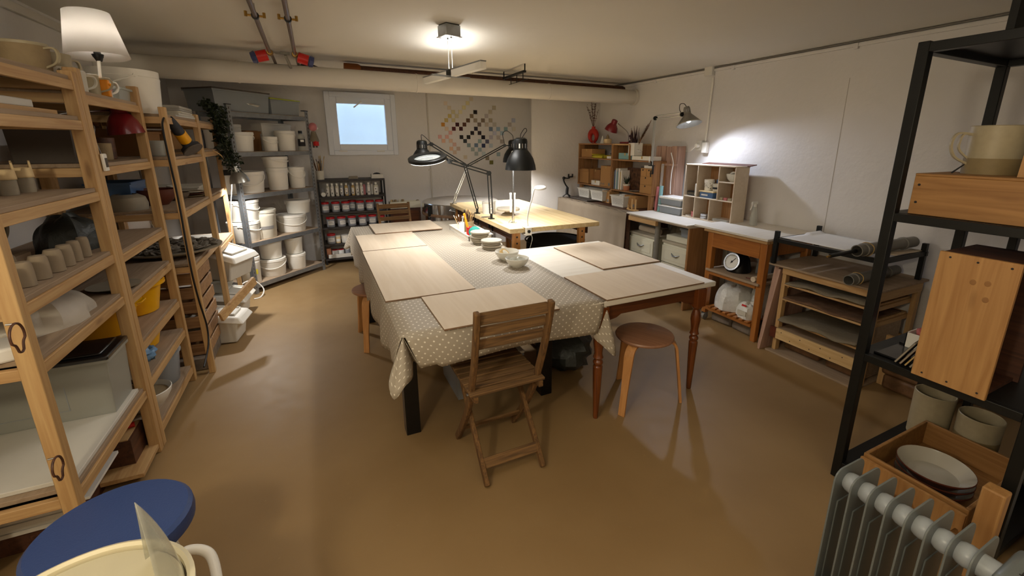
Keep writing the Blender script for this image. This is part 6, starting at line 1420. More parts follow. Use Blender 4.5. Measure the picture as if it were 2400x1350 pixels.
for k in range(14):
    a = rs.uniform(-.10, .08); h_ = rs.uniform(.2, .37); w_ = rs.uniform(.018, .03); x = rs.uniform(-.03, .03); y = rs.uniform(-.03, .05)
    mb._add([(x, y, .08), (x-.01, y+a*.5-w_, h_*.55), (x, y+a, h_), (x+.01, y+a*.5+w_, h_*.55)], [(0, 1, 2, 3)])
mb.build('leaves', 'dark_leaf', vs, solid=.002)
mb = MB()
for k in range(7): mb.ball((-.02, .06+.015*(k % 3), .12+.022*k), (.008, .018, .016), 8, 6)
mb.build('seed_heads', 'dark_leaf', vs)
carton('long flat white box under the white vase', 1478, 1526, z2, .045, .13, 'white_plastic', name='box', x=XC+.02)
# on the left crate top
z3 = 1.6005
RVS = .80
rv = thing('vase', 'red ring-shaped vase of dry branches on the crate top', 'vase', (3.55, 5.31, z3))
pts = [(0, .105*math.cos(a)*(1 if True else 1), .115+.092*math.sin(a)) for a in [(-PI/2+.35)+k*(2*PI-.7)/30 for k in range(31)]]
MB().tube([(p[0], p[1], p[2]) for p in pts], [.022+.028*max(0, math.sin(PI*k/30))**1.5 for k in range(31)], 14).build('ring', 'red_clay' if False else mat('vase_red', (176,40,26), .5), rv)
MB().lathe([(.036, .0), (.03, .03), (.034, .05), (.028, .05), (.025, .02)], n=18).build('neck', 'vase_red', rv, loc=(0, 0, .235)); MB().cyl((0, -.05, .012), (0, -.10, .0), .008, n=8).box(-.02, -.09, 0, .02, .0, .008).build('foot', 'vase_red', rv)
mb = MB(); lf_ = MB()
for k in range(11):
    a = rs.uniform(-.05, .20); b = rs.uniform(-.06, .06); h_ = rs.uniform(.25, .5); p0 = Vector((0, 0, .25)); p1 = Vector((b, a, .25+h_)); pm = (p0+p1)/2+Vector((0, a*.1, .03)); sp_ = arc(p0, pm, p1, 8); mb.tube(sp_, .0022, 5)
    for p in sp_[3:]:
        for q in range(3):
            d = Vector((rs.uniform(-1, 1), rs.uniform(-1, 1), rs.uniform(.2, 1))).normalized()*.026; c = d.orthogonal().normalized()*.006; lf_._add([p, p+d*.5+c, p+d, p+d*.5-c], [(0, 1, 2, 3)])
mb.build('branches', 'dry_flower', rv); lf_.build('buds', 'dry_flower', rv); rv.scale = (.8, .8, .8)
q = onx(1412, 328, 3.52); tag(MB().lathe([(.035, 0), (.004, .10), (0, .10)], n=4).build('pyramid_ornament', 'white_glaze', None, (3.52, q.y, z3)), 'small white pyramid beside the red vase', 'ornament')
q = onx(1421, 330, 3.48); pkc = thing('candle_holder', 'pale pink cup holder beside the white pyramid', 'holder', (3.50, q.y, z3)); MB().lathe([(0, 0), (.05, 0), (.052, .005), (.052, .055), (.045, .06), (0, .055)], n=26).build('body', 'bisque_cream', pkc); MB().lathe([(.0, .055), (.025, .06), (.02, .09), (0, .12)], n=12).build('top', 'stoneware', pkc)
rl2 = thing('desk_lamp', 'small dark red desk lamp standing on the crate top', 'lamp', (3.53, 4.52, z3)); o2 = Vector((3.53, 4.52, z3))
MB().box(-.055, -.085, 0, .055, .085, .022).build('base', 'red_enamel', rl2, bev=.006)
hp_ = onx(1441, 284, 3.50)-o2; hb4 = onx(1434, 308, 3.50)-o2; MB().tube(spline([(0, -.02, .02), (.0, -.02, .09), (0, .02, .15), hp_+Vector((.03, -.03, -.03))], 6), .005, 8).build('stem', 'steel', rl2)
dome_head(rl2, hp_+Vector((0, -.01, .02)), Vector((-.15, .42, -1)), .085, .15, 'red_enamel', vents=False)
MB().tube(spline([(0, -.06, .012), (-.05, -.10, .005), (-.07, -.08, -.05), (-.065, -.06, -.16)], 6), .003, 6).build('cord', 'teak_old', rl2)
# under the crates
def basket(label, px0, px1, x, h, rz=0):
    a = onx(px0, 455, x).y; b = onx(px1, 455, x).y; y0, y1 = min(a, b), max(a, b); t = tote(label, x, y0, x+.2, y1, DZ+.0215, h, 'grey_white_plastic', None, 'basket', 'grey plastic baskets under the crates', taper=.86)
    rs2 = random.Random(int(px0)); mb = MB(); hw = (y1-y0)/2
    for k in range(9):
        z = h*.2+h*.065*k; y = hw*.7
        while y > -hw*.75:
            l_ = rs2.uniform(.008, .03); f = .86+.14*z/h; mb._add([(-.1*f-.0012, y, z), (-.1*f-.0012, y-l_, z), (-.1*f-.0012, y-l_, z+h*.022), (-.1*f-.0012, y, z+h*.022)], [(3, 2, 1, 0)]); y -= l_+.008
    mb.build('script_print', 'ink_grey', t); return t
basket('leftmost grey plastic basket under the left crate', 1354, 1380, 3.33, .125); basket('grey basket with script lettering second from left', 1383, 1412, 3.30, .130)
b3 = basket('grey basket with script lettering and papers under the right crate', 1431, 1462, 3.28, .135); b3.location.z = DZ+.0005
crumple('papers', 'papers and packets showing above the right grey basket', 'papers', (b3.location.x, b3.location.y, DZ+.05), .07, .07, .05, 'paper', .2, 61)
carton('narrow brown carton between two grey baskets', 1413, 1430, DZ+.0005, .15, .16, marks=True, x=3.37); carton('wide brown carton at the right under the crates', 1466, 1492, DZ+.0005, .145, .20, marks=True, x=3.36)
pg = thing('peg_stand', 'small pale wooden stand with two pegs on the crate table', 'stand', (3.26, 3.99, DZ+.0005)); MB().box(-.03, -.06, 0, .03, .06, .012).build('base', 'pine_pale', pg)
for y in (-.035, .03): MB().cyl((0, y, .01), (0, y, .13), .007, n=10).build('peg', 'pine_pale', pg)
tag(MB().lathe([(0, 0), (.016, 0), (.018, .01), (.008, .02), (.008, .05), (.012, .06), (0, .062)], n=16).build('stamp', 'pine_pale', None, (3.27, 4.10, DZ+.0005)), 'tiny pale wooden stamp beside the peg stand', 'stamp')
# ------------------------------------------------------------------ pale desk with cabinets
WZ = .862
dk = thing('desk', 'pale topped desk over two cream cabinets on the right', 'desk', (3.40, 3.42, 0)); dx, dy = 3.40, 3.42
MB().box(3.06-dx, 2.96-dy, WZ-.012, 3.735-dx, 3.86-dy, WZ).build('top_board', 'white_wood', dk, bev=.002); MB().box(3.10-dx, 2.97-dy, WZ-.035, 3.735-dx, 3.86-dy, WZ-.013).build('under_board', 'ply', dk, bev=.002)
MB().box(3.09-dx, 3.42-dy, WZ-.085, 3.13-dx, 3.86-dy, WZ-.036).build('front_beam', 'pine_y', dk, bev=.003); MB().box(3.12-dx, 2.975-dy, 0, 3.60-dx, 2.998-dy, WZ-.036).build('end_panel', 'crate_wood_z', dk)
MB().cyl((3.17-dx, 3.465-dy, 0), (3.17-dx, 3.465-dy, WZ-.036), .027, n=24).build('leg', 'grey_tube', dk); MB().cyl((3.68-dx, 3.80-dy, 0), (3.68-dx, 3.80-dy, WZ-.036), .027, n=20).build('leg', 'grey_tube', dk)
def cabinet(label, y0, y1, rz=0, top=True):
    t = thing('cabinet', label, 'cabinet', (3.45, (y0+y1)/2, 0), rz, 'cream cabinets under the desk'); hw = (y1-y0)/2; a = 3.22-3.45
    MB().box(a, -hw, .05, .26, hw, .60).build('body', 'cabinet_cream', t, bev=.002); MB().box(a+.05, -hw+.01, 0, .26, hw-.01, .05).build('plinth', 'dark_board', t)
    MB().box(a-.012, -hw-.006, .60, .265, hw+.006, .625).build('worktop', 'cabinet_top', t, bev=.003)
    for z0, z1 in ((.40, .575), (.22, .39), (.06, .21)):
        d_ = MB().box(a-.018, -hw+.006, z0, a, hw-.006, z1).build('drawer', 'cabinet_cream', t, bev=.002); frame(MB(), -hw+.02, hw-.02, z0+.02, z1-.02, .006, -.0205, -.017).build('moulding', 'cabinet_cream', d_, loc=(a, 0, 0), rot=(0, 0, -PI/2)) if False else None
        MB().box(a-.021, -hw+.045, z0+.03, a-.017, hw-.045, z1-.03).build('panel', 'cabinet_cream', d_, bev=.004)
        zc_ = (z0+z1)/2+.01; MB().tube(arc((a-.02, -.055, zc_+.012), (a-.062, 0, zc_-.022), (a-.02, .055, zc_+.012), 12), [.006]*3+[.009]*7+[.006]*3, 8).build('handle', 'steel_brushed', d_)
    return t
cabinet('left cream drawer cabinet under the desk behind the grey post', 3.55, 3.96)
cabinet('right cream drawer cabinet under the desk beside the brown panel', 3.01, 3.42)
tag(MB().box(-.19, -.20, 0, .20, .19, .06).build('spare_tray', 'cabinet_cream', None, (3.43, 3.215, .6255), (0, 0, .05), bev=.006), 'loose cream drawer tray lying on the right cabinet', 'tray')
tote('clear food tub on the right cabinet under the desk', 3.27, 3.05, 3.43, 3.24, .686, .08, 'tote_clear_grey', 'tote_clear_grey', 'tub', lidh=.008)
tag(MB().cyl((0, -.16, .032), (0, .16, .032), .032, n=22).build('paper_roll', 'ply', None, (3.33, 3.76, .6255)), 'rolled paper lying on the left cabinet', 'roll')
sheet_bag('cloth_heap', 'grey cloth heap at the back under the desk', 'cloth', (3.58, 3.52, .6255), .10, .14, .14, 'canvas_grey', 71, .15)
# things on the desk
wz = WZ+.0006
lc_ = thing('slatted_crate', 'pinkish slatted crate standing on end against the wall', 'crate', (3.60, 3.86, wz)); a = onx(1535, 342, 3.57); b = onx(1584, 345, 3.57)
lc_.location = (3.60, (a.y+b.y)/2-.0, wz); hw = (a.y-b.y)/2; hh = a.z-wz
for k in range(4):
    y0 = -hw+k*hw/2; MB().box(-.008, y0+.004, 0, .008, y0+hw/2-.004, hh-.006*(k % 2)).build('slat', 'crate_pink', lc_, bev=.002)
for z in (onx(1560, 385, 3.57).z-wz, onx(1555, 459, 3.57).z-wz): MB().box(-.030, -hw-.03, z-.016, -.0085, hw+.005, z+.010).build('batten', 'crate_pink', lc_, bev=.002)
MB().box(.008, -hw, 0, .12, -hw+.014, hh).box(.008, hw-.014, 0, .12, hw, hh).build('side', 'crate_pink', lc_)
o3 = lc_.location
tag(MB().tube(spline([onx(x, y, 3.545) for x, y in ((1573, 358), (1578, 382), (1575, 400), (1572, 425), (1571, 445), (1571, 455))], 5), .005, 6).build('cord', 'white_gloss', None), 'white cord hanging down the front of the slatted crate', 'cord')
tag(MB().cyl((0, 0, 0), (.02, .01, .52), .016, n=14).build('acrylic_tube', 'glass_clear', None, (3.50, 3.835, wz)), 'clear acrylic tube leaning at the slatted crate', 'tube')
p = onx(1540, 494, 3.42); tag(MB().cyl((0, 0, 0), (.012, 0, .285), .021, n=18).build('paper_roll', 'teal_roll', None, (3.43, p.y-.02, wz)), 'pale teal paper roll standing at the left of the desk', 'roll')
p = onx(1533, 494, 3.42); tag(MB().cyl((0, 0, 0), (.012, 0, .27), .015, n=18).build('paper_roll', 'pink_ceramic', None, (3.45, p.y+.01, wz)), 'thin pinkish paper roll standing beside the teal roll', 'roll')
a = onx(1546, 496, 3.42); b = onx(1597, 498, 3.42)
p1_ = tote('lower clear lidded box of white bits on the desk', 3.40, b.y, 3.58, a.y-.005, wz, .075, 'tote_clear_grey', 'white_gloss', group='clear lidded boxes on the desk', lidh=.008)
p2_ = tote('upper clear box with white lid on the desk', 3.405, b.y+.005, 3.575, a.y-.01, wz+.0935, .065, 'tote_clear_grey', 'white_gloss', group='clear lidded boxes on the desk', lidh=.022)
crumple('white_bits', 'white pieces inside the lower clear box', 'pieces', (3.49, (a.y+b.y)/2, wz+.006), .07, .10, .022, 'bag_white', .25, 81); crumple('grey_bits', 'grey pieces inside the upper clear box', 'pieces', (3.49, (a.y+b.y)/2, wz+.0995), .07, .10, .02, 'jar_grey', .25, 82)
# cube shelf
CF, CB_ = 3.42, 3.60
cs = thing('cube_shelf', 'pale wooden compartment shelf standing on the desk', 'shelf', (CF, 0, wz)); y0, y1 = 2.785, 3.40; H = 1.405-wz; ti = .011
def cw_(y_0, y_1, z_0, z_1, nm='panel', x1=CB_-CF): return MB().box(0, y_0, z_0, x1, y_1, z_1).build(nm, 'crate_pink' if False else 'ply', cs, bev=.003)
cw_(y0, y1, 0, ti, 'bottom_panel'); cw_(y0+.012, y1-.012, H-ti, H, 'top_panel'); cw_(y0, y0+ti, ti, H-.012, 'side_panel'); cw_(y1-ti, y1, ti, H-.012, 'side_panel')
for yy in (y0, y1):
    s_ = 1 if yy == y0 else -1
    MB().grid(lambda u, v: ((CB_-CF)*v, yy+s_*(.012-.012*math.cos(u*PI/2)), H-.012+.012*math.sin(u*PI/2)), 6, 1).build('corner', 'ply', cs, solid=.004)
cw_(y0+ti, y1-ti, .212, .212+ti, 'shelf_panel'); cw_(3.225, 3.225+ti, .223, H-ti, 'divider'); cw_(2.965, 2.965+ti, .223, H-ti, 'divider'); cw_(3.235, 3.235+ti, ti, .212, 'divider'); cw_(3.045, 3.045+ti, ti, .212, 'divider'); cw_(y0+ti, 2.965, .385, .385+ti, 'shelf_panel')
MB().box(CB_-CF-.004, y0+ti, ti, CB_-CF, y1-ti, H-ti).build('back_panel', 'crate_wood_z', cs)
cs.location = (CF, 0, wz)
def at_c(x, y, z): return (CF+x, y, wz+z+.0005)
tag(MB().box(-.035, -.07, 0, .035, .07, .05).build('pouch', 'tote_lid', None, at_c(.06, 3.315, .223), bev=.016), 'black rounded pouch in the tall left compartment', 'pouch')
tag(MB().box(-.03, -.018, 0, .03, .018, .13).build('bottle', 'white_plastic', None, at_c(.05, 3.257, .223), bev=.012), 'slim white bottle by the divider of the left compartment', 'bottle')
bxw = thing('tin_box', 'blue-grey box with wooden lid in the middle compartment', 'box', at_c(.075, 3.115, .223)); MB().box(-.06, -.08, 0, .06, .08, .055).build('body', 'bowl_blue', bxw, bev=.004); MB().box(-.066, -.09, .055, .066, .09, .068).build('lid', 'bench_top', bxw, bev=.003); MB().box(-.061, -.02, .02, -.0604, .06, .035).build('lettering', 'label_white', bxw)
wbk = bucket('small white printed bucket standing on the wooden-lidded box', at_c(.07, 3.135, .2925), .048, .10, True, (.8, .4), 0)
wbk['group'] = 'x'; del wbk['group']
mb = MB(); rs3 = random.Random(2)
for k in range(16): mb.lathe([(.0486, .02+.004*k), (.0486, .026+.004*k)], n=3, arc=rs3.uniform(.06, .2), a0=PI+rs3.uniform(-1, 1))
mb.build('print', 'ink', wbk)
wtb = mug('small grey printed tub right of the white bucket', at_c(.06, 3.035, .2925), .036, .075, 'pale_ceramic', handle=False, name='tub', cat='tub', band=(.3, .55, 'ink'))
mug('blue and grey tub behind the printed tub', at_c(.125, 3.05, .2925), .04, .11, 'bowl_blue', handle=False, name='tub', cat='tub')
tag(bowl_mb(.062, .075, .4).build('bowl', 'white_glaze', None, at_c(.08, 2.875, .396)), 'white bowl in the upper right compartment', 'bowl'); tag(MB().tube([(.03*math.cos(a), .03*math.sin(a), .012*math.sin(2*a)+.085) for a in [2*PI*k/20 for k in range(20)]], .006, 6, closed=True).build('tape_ring', 'label_white', None, at_c(.08, 2.875, .388)), 'white ring lying in the upper right bowl', 'ring')
for k in range(3): tag(MB().box(-.02, -.02, 0, .02, .02, .026).build('stamp_block', ('mug_speckle', 'pink_ceramic', 'mug_speckle')[k], None, at_c(.035, 2.935-.048*k, .223), bev=.004), ('left', 'middle', 'right')[k]+' small patterned block in the right compartment', 'block', 'small blocks in the right compartment')
mug('pink jar in the lower left compartment', at_c(.05, 3.275, .011), .032, .055, 'pink_ceramic', handle=False, name='jar', cat='jar'); mug('copper-brown jar behind the pink jar', at_c(.12, 3.29, .011), .034, .07, 'terracotta', handle=False, name='jar', cat='jar')
tag(MB().lathe([(0, 0), (.045, 0), (.048, .006), (.045, .01), (0, .008)], n=24).build('dish', 'white_glaze', None, at_c(.055, 3.335, .011)), 'small white dish at the left of the lowest row', 'dish')
for k in range(2): tag(MB().lathe([(0, 0), (.048, 0), (.05, .004), (.05, .022), (.046, .026), (0, .027)], n=28).build('tin', 'steel', None, at_c(.06, 3.14, .011+.0278*k)), ('lower', 'upper')[k]+' round metal tin in the lower middle compartment', 'tin', 'round tins in the lower middle compartment')
tag(MB().box(-.06, -.09, 0, .06, .09, .03).build('glass_dish', 'glass_clear', None, at_c(.07, 2.92, .011), bev=.006), 'clear rectangular dish in the lower right compartment', 'dish')
tag(MB().box(-.05, -.28, 0, .05, .28, .008).build('thin_board', 'red_clay', None, (3.62, 3.05, wz+H+.001), (0, -.12, 0)), 'thin dark red board lying on the compartment shelf', 'board')
p = onx(1738, 515, 3.60); spb = thing('spray_bottle', 'translucent spray bottle standing beside the compartment shelf', 'bottle', (3.53, 2.63, .8865)); spb.scale = (.75, .75, .85); MB().lathe([(0, 0), (.042, 0), (.045, .006), (.042, .08), (.03, .16), (.02, .20), (0, .2)], n=26).build('body', 'tote_clear', spb)
MB().cyl((0, 0, .195), (0, 0, .23), .017, n=16).box(-.06, -.012, .225, .03, .012, .255).build('nozzle', 'grey_white_plastic', spb, bev=.004); MB().bar((-.045, 0, .225), (-.075, 0, .165), .012, .008).build('trigger', 'grey_white_plastic', spb)
# grey work lamp
gl = thing('work_lamp', 'lit grey conical work lamp on an arm clamped to the crate', 'lamp', (3.38, 3.86, 1.33)); o4 = Vector((3.38, 3.86, 1.33)); LP = lambda x, y: onx(x, y, 3.38)-o4
MB().cyl((0, 0, .04), LP(1536, 280), .006, n=10).cyl((0, .02, .04), LP(1536, 280)+Vector((0, .02, 0)), .006, n=10).build('pole', 'lamp_silver', gl)
clampfoot(gl, (0, .01, .03), 'black_metal', 1.0, (0, -1, 0)); joint(gl, LP(1536, 277), 'black_metal', .022); armpair(gl, LP(1538, 275), LP(1599, 268), 'lamp_silver', .03, .006, spring=False); joint(gl, LP(1599, 268), 'black_metal', .022)
tpg = LP(1609, 250); btg = LP(1615, 292); axg = (btg-tpg).normalized(); Rg = (LP(1592, 297)-LP(1636, 288)).length/2
qv = axg.to_track_quat('-Z', 'Y').to_matrix().to_4x4(); Mg = Matrix.Translation(tpg) @ qv; Hg = (btg-tpg).length
mb = MB(); mb.M = Mg; mb.lathe([(0, 0), (.026, -.004), (.032, -.02), (.034, -Hg*.42), (Rg, -Hg), (Rg-.003, -Hg), (.03, -Hg*.44), (0, -Hg*.40)], n=36); shg = mb.build('shade', 'grey_enamel', gl)
mb = MB(); mb.M = Mg
for k in range(12): mb.lathe([(.0345, -Hg*.16), (.0352, -Hg*.34)], n=2, arc=.22, a0=k*2*PI/12)
mb.build('vents', 'steel', shg); mb = MB(); mb.M = Mg; mb.lathe([(Rg*.985, -Hg*.985), (.034, -Hg*.46)], n=36); mb.build('reflector', 'shade_inside', shg); mb = MB(); mb.M = Mg; mb.ball((0, 0, -Hg*.72), (.026, .026, .032), 14, 9); mb.build('bulb', 'cool_glow', gl)
GL_P = o4+tpg+axg*Hg*.86; GL_AX = axg
MB().tube(spline([tpg+Vector((0, 0, 0)), LP(1603, 243), LP(1594, 245), LP(1593, 258), LP(1599, 267)], 6), .0035, 6).build('cable', 'black_plastic', gl); MB().tube([(.025*math.cos(a)-.02, .03+.025*math.cos(a), .10+.035*math.sin(a)) for a in [2*PI*k/20 for k in range(20)]], .004, 6, closed=True).build('cord_loop', 'white_gloss', gl)
# ------------------------------------------------------------------ kitchen cart
kc = thing('kitchen_cart', 'orange pine kitchen cart with pale board top on the right', 'cart', (3.43, 2.47, 0)); ax_, ay_ = 3.43, 2.47
MB().box(3.09-ax_, 2.155-ay_, .868, 3.735-ax_, 2.90-ay_, .886).build('top_board', 'white_wood', kc, bev=.002); MB().box(3.11-ax_, 2.17-ay_, .84, 3.73-ax_, 2.80-ay_, .868).build('worktop', 'pine_y', kc, bev=.003)
for y in (2.205, 2.735):
    for x in (3.155, 3.68):
        z0 = .075 if y > 2.5 else 0
        MB()._add([(x-.022-ax_, y-.022-ay_, z0), (x+.022-ax_, y-.022-ay_, z0), (x+.022-ax_, y+.022-ay_, z0), (x-.022-ax_, y+.022-ay_, z0), (x-.028-ax_, y-.03-ay_, .84), (x+.028-ax_, y-.03-ay_, .84), (x+.028-ax_, y+.03-ay_, .84), (x-.028-ax_, y+.03-ay_, .84)], [(3,2,1,0),(4,5,6,7),(0,1,5,4),(1,2,6,5),(2,3,7,6),(3,0,4,7)]).build('leg', 'orange_pine', kc, bev=.003)
        if y > 2.5:
            c_ = MB().box(x-.018-ax_, y-.003-ay_-.02, .03, x+.018-ax_, y+.001-ay_-.02, .078).box(x-.018-ax_, y-.003-ay_+.02, .03, x+.018-ax_, y+.001-ay_+.02, .078).build('caster_fork', 'steel_brushed', kc); MB().cyl((x-ax_, y-.014-ay_, .033), (x-ax_, y+.014-ay_, .033), .032, n=22).build('wheel', 'grey_tube', c_)
for x in (3.135, 3.69): MB().box(x-ax_-.01, 2.235-ay_, .71, x-ax_+.01, 2.705-ay_, .84).build('apron', 'orange_pine_y', kc, bev=.002)
for y in (2.20, 2.74): MB().box(3.18-ax_, y-.01-ay_, .73, 3.66-ax_, y+.01-ay_, .84).build('apron', 'orange_pine', kc)
MB().box(3.11-ax_, 2.20-ay_, .485, 3.70-ax_, 2.74-ay_, .505).build('middle_shelf', 'board_dusty', kc, bev=.003); MB().box(3.125-ax_, 2.235-ay_, .455, 3.145-ax_, 2.705-ay_, .484).build('shelf_rail', 'orange_pine_y', kc)
for x in (3.135, 3.68): MB().box(x-.012-ax_, 2.23-ay_, .118, x+.012-ax_, 2.71-ay_, .148).build('shelf_rail', 'orange_pine_y', kc)
for k in range(8): MB().box(3.11-ax_, 2.245+.057*k-ay_, .1485, 3.71-ax_, 2.28+.057*k-ay_, .162).build('slat', 'orange_pine', kc, bev=.002)
sc_ = thing('scale', 'black kitchen scale with round white dial and pan on the cart shelf', 'scale', (3.30, 2.545, .5055), -.25)
MB().lathe([(0, 0), (.10, 0), (.105, .008), (.10, .05), (.085, .12), (.06, .15), (0, .155)], n=34).build('body', 'black_lacquer', sc_)
dn_ = Vector((-.93, -.25, .32)).normalized(); Md = Matrix.Translation((-.062, -.015, .085)) @ dn_.to_track_quat('Z', 'Y').to_matrix().to_4x4()
mb = MB(); mb.M = Md; mb.lathe([(0, -.04), (.072, -.04), (.076, .03), (.07, .036), (.066, .03), (0, .03)], n=34); mb.build('dial_housing', 'black_lacquer', sc_)
mb = MB(); mb.M = Md; mb.lathe([(.066, .031), (.078, .031), (.078, .038), (.066, .038)], close=True, n=34); mb.build('bezel', 'steel', sc_); mb = MB(); mb.M = Md; mb.lathe([(0, .0315), (.066, .0315)], n=34); df = mb.build('dial', 'dial_face', sc_)
mb = MB(); mb.M = Md
for k in range(24): mb.lathe([(.056, .0322), (.063, .0322)], n=1, arc=.06, a0=k*2*PI/24)
mb.lathe([(0, .0325), (.01, .0325)], n=14).bar((-.01, -.015, .0335), (.03, .04, .0335), .005, .001).build('pointer', 'ink', df)
MB().cyl((0, .03, .14), (-.03, .06, .215), .007, n=8).cyl((0, -.03, .14), (-.03, -.06, .215), .007, n=8).build('bracket', 'steel', sc_); MB().lathe([(0, .0), (.08, .004), (.125, .03), (.13, .036), (.08, .01), (0, .006)], n=34).build('pan', 'stoneware_grey', sc_, loc=(-.01, 0, .207))
sheet_bag('plastic_bag', 'dark clear plastic bag behind the scale on the cart shelf', 'bag', (3.52, 2.38, .5055), .13, .10, .20, 'tote_clear_grey', 91, .25)
tag(MB().cyl((-.0, 0, .022), (.30, 0, .022), .022, n=16).build('rolling_pin', 'ply', None, (3.13, 2.265, .5055)), 'end-on pale rolling pin at the right of the cart shelf', 'rolling pin'); tag(MB().cyl((0, 0, .005), (.02, -.09, .005), .005, n=8).build('stick', 'red_clay', None, (3.17, 2.36, .5055)), 'thin brown stick on the cart shelf', 'stick')
sheet_bag('white_bag', 'white sack of plaster on the slatted cart shelf', 'bag', (3.33, 2.56, .1625), .20, .15, .21, 'bag_white', 92, .10)
sheet_bag('foil_bag', 'crinkled white plastic bags at the back of the slatted shelf', 'bag', (3.50, 2.34, .1625), .16, .15, .27, 'bag_white', 93, .3)
fb = sheet_bag('flour_bag', 'white bag with red label in front on the slatted shelf', 'bag', (3.23, 2.335, .1625), .10, .10, .12, 'bag_white', 94, .2)
MB().box(-.105, -.02, .075, -.095, .02, .09).build('red_label', 'red_plastic', fb, rot=(0, .3, 0)); MB().box(-.108, -.05, .03, -.10, .03, .07).build('printed_label', 'pale_ceramic', fb)
for k, (y, lb) in enumerate(((2.60, 'left'), (2.36, 'right'))): 
    tag(MB().box(-.15, -.105, 0, .15, .105, .085).build('clay_block', 'clay_brick', None, (3.35, y, 0), (0, 0, .08-.16*k), bev=.02), lb+' wrapped clay block on the floor under the cart', 'clay', 'wrapped clay blocks under the cart')
# ------------------------------------------------------------------ planks, drying rack
for k in range(3):
    tag(MB()._add([(3.13-.03*k, 2.145-.022*k, .0), (3.55, 2.145-.022*k, 0), (3.55, 2.128-.022*k, 0), (3.13-.03*k, 2.128-.022*k, 0), (3.17, 2.118-.016*k, .70-.02*k), (3.55, 2.118-.016*k, .70-.02*k), (3.55, 2.101-.016*k, .70-.02*k), (3.17, 2.101-.016*k, .70-.02*k)], [(0,1,2,3),(7,6,5,4),(0,4,5,1),(1,5,6,2),(2,6,7,3),(3,7,4,0)]).build('plank', 'crate_pink', None), ('left', 'middle', 'right')[k]+' pinkish board standing between the cart and the drying rack', 'plank', 'boards beside the drying rack')
ry0, ry1, rx0, rx1 = 1.385, 2.035, 3.15, 3.70
dr_ = thing('drying_rack', 'pine drying rack with canvas-covered shelves on the right', 'rack', ((rx0+rx1)/2, (ry0+ry1)/2, 0)); cx_, cy_ = (rx0+rx1)/2, (ry0+ry1)/2
for x in (rx0+.012, rx1-.03):
    for y in (ry0, ry1-.03): MB().box(x-cx_-.012, y-cy_, 0, x-cx_+.035, y-cy_+.03, .672).build('post', 'pine', dr_, bev=.002)
MB().box(rx0-.03-cx_, ry0-.02-cy_, .690, rx1+.03-cx_, ry1+.13-cy_-.025, .705).build('top_board', 'board_dusty', dr_, bev=.003); MB().box(rx0-.008-cx_, ry0-cy_, .640, rx0+.012-cx_, ry1-cy_, .688).build('top_rail', 'pine_y', dr_, bev=.002); MB().box(rx0-cx_, ry0-.004-cy_, .62, rx1-cx_, ry0+.02-cy_, .688).build('top_rail', 'pine_x', dr_)
MB().box(rx1-.02-cx_, ry0-cy_, .62, rx1-cx_, ry1-cy_, .688).build('top_rail', 'pine_y', dr_)
for k, z in enumerate((.575, .458, .288)):
    for y in (ry0+.03, ry1-.045): MB().box(rx0+.03-cx_, y-cy_, z-.045, rx1-.01-cx_, y+.015-cy_, z-.016).build('runner', 'pine_x', dr_)
    MB().box(rx0-.03-cx_, ry0+.04-cy_, z-.014, rx1-.03-cx_, ry1-.04-cy_, z).build('shelf_board', 'pine_y', dr_, bev=.002)
fbd = MB().box(rx0-.024-cx_, ry0+.0-cy_, .118, rx0-.008-cx_, ry1-.03-cy_, .205).build('front_board', 'pine_front', dr_, bev=.002)
MB().box(rx0-.024-cx_, ry1-.03-cy_, .118, rx0-.010-cx_, ry1+.02-cy_, .205).build('end_block', 'red_clay', dr_); MB().box(rx0-.01-cx_, ry0+.03-cy_, .19, rx1-cx_, ry1-.03-cy_, .203).build('low_shelf', 'board_dusty', dr_)
dots_ = MB()
for k in range(8): dots_.cyl((rx0-.0248-cx_, ry0+.05+k*.075-cy_, .14+.04*(k % 2)), (rx0-.0238-cx_, ry0+.05+k*.075-cy_, .14+.04*(k % 2)), .004, n=8)
dots_.build('screw_dots', 'ink', fbd)
MB().box(rx0-.05-cx_, ry0-cy_, 0, rx1-cx_, ry1+.02-cy_, .014).build('base_board', 'board_dusty', dr_, bev=.002)
MB().box(rx0+.05-cx_, ry0+.032-cy_, .03, rx1-.1-cx_, ry0+.045-cy_, .42).build('side_panel', 'board_dusty', dr_)
for k, (z, mt_, lb, sag) in enumerate(((.5765, 'canvas_grey', 'grey canvas slab sheet on the top drying shelf', .02), (.4595, 'canvas_brown', 'rough brown canvas sheet on the second drying shelf', .008), (.2895, 'canvas_grey', 'grey canvas slab sheet drooping from the third drying shelf', .03))):
    sa = sag
    def fn(u, v, z=z, sa=sa, k=k):
        y = ry0+.05+(ry1-ry0-.10)*u; x = rx0-.035-(.02 if k == 2 else 0)+(rx1-.05-rx0)*v
        zz = z+.008+.006*math.sin(u*11+k)*math.sin(v*5+1)+.012*(1-u)*(k != 1)
        if v == 0: zz -= sa*.35*(1+math.sin(u*17+k*2)*.6)
        return (x, y, max(zz, z+.003) if v > 0 else zz)
    mb = MB(); mb.grid(fn, 40, 12); tag(mb.build('canvas_sheet', mt_, None, None, solid=.006), lb, 'canvas', None)
tag(MB().box(-.16, -.14, 0, .16, .14, .075).build('clay_block', 'clay_brown', None, (3.40, 1.86, .0145), bev=.02), 'brown clay block under the left of the drying rack', 'clay'); tag(MB().box(-.15, -.12, 0, .15, .12, .08).build('clay_block', 'clay_brown', None, (3.38, 1.55, .0145), bev=.02), 'brown clay block under the right of the drying rack', 'clay')
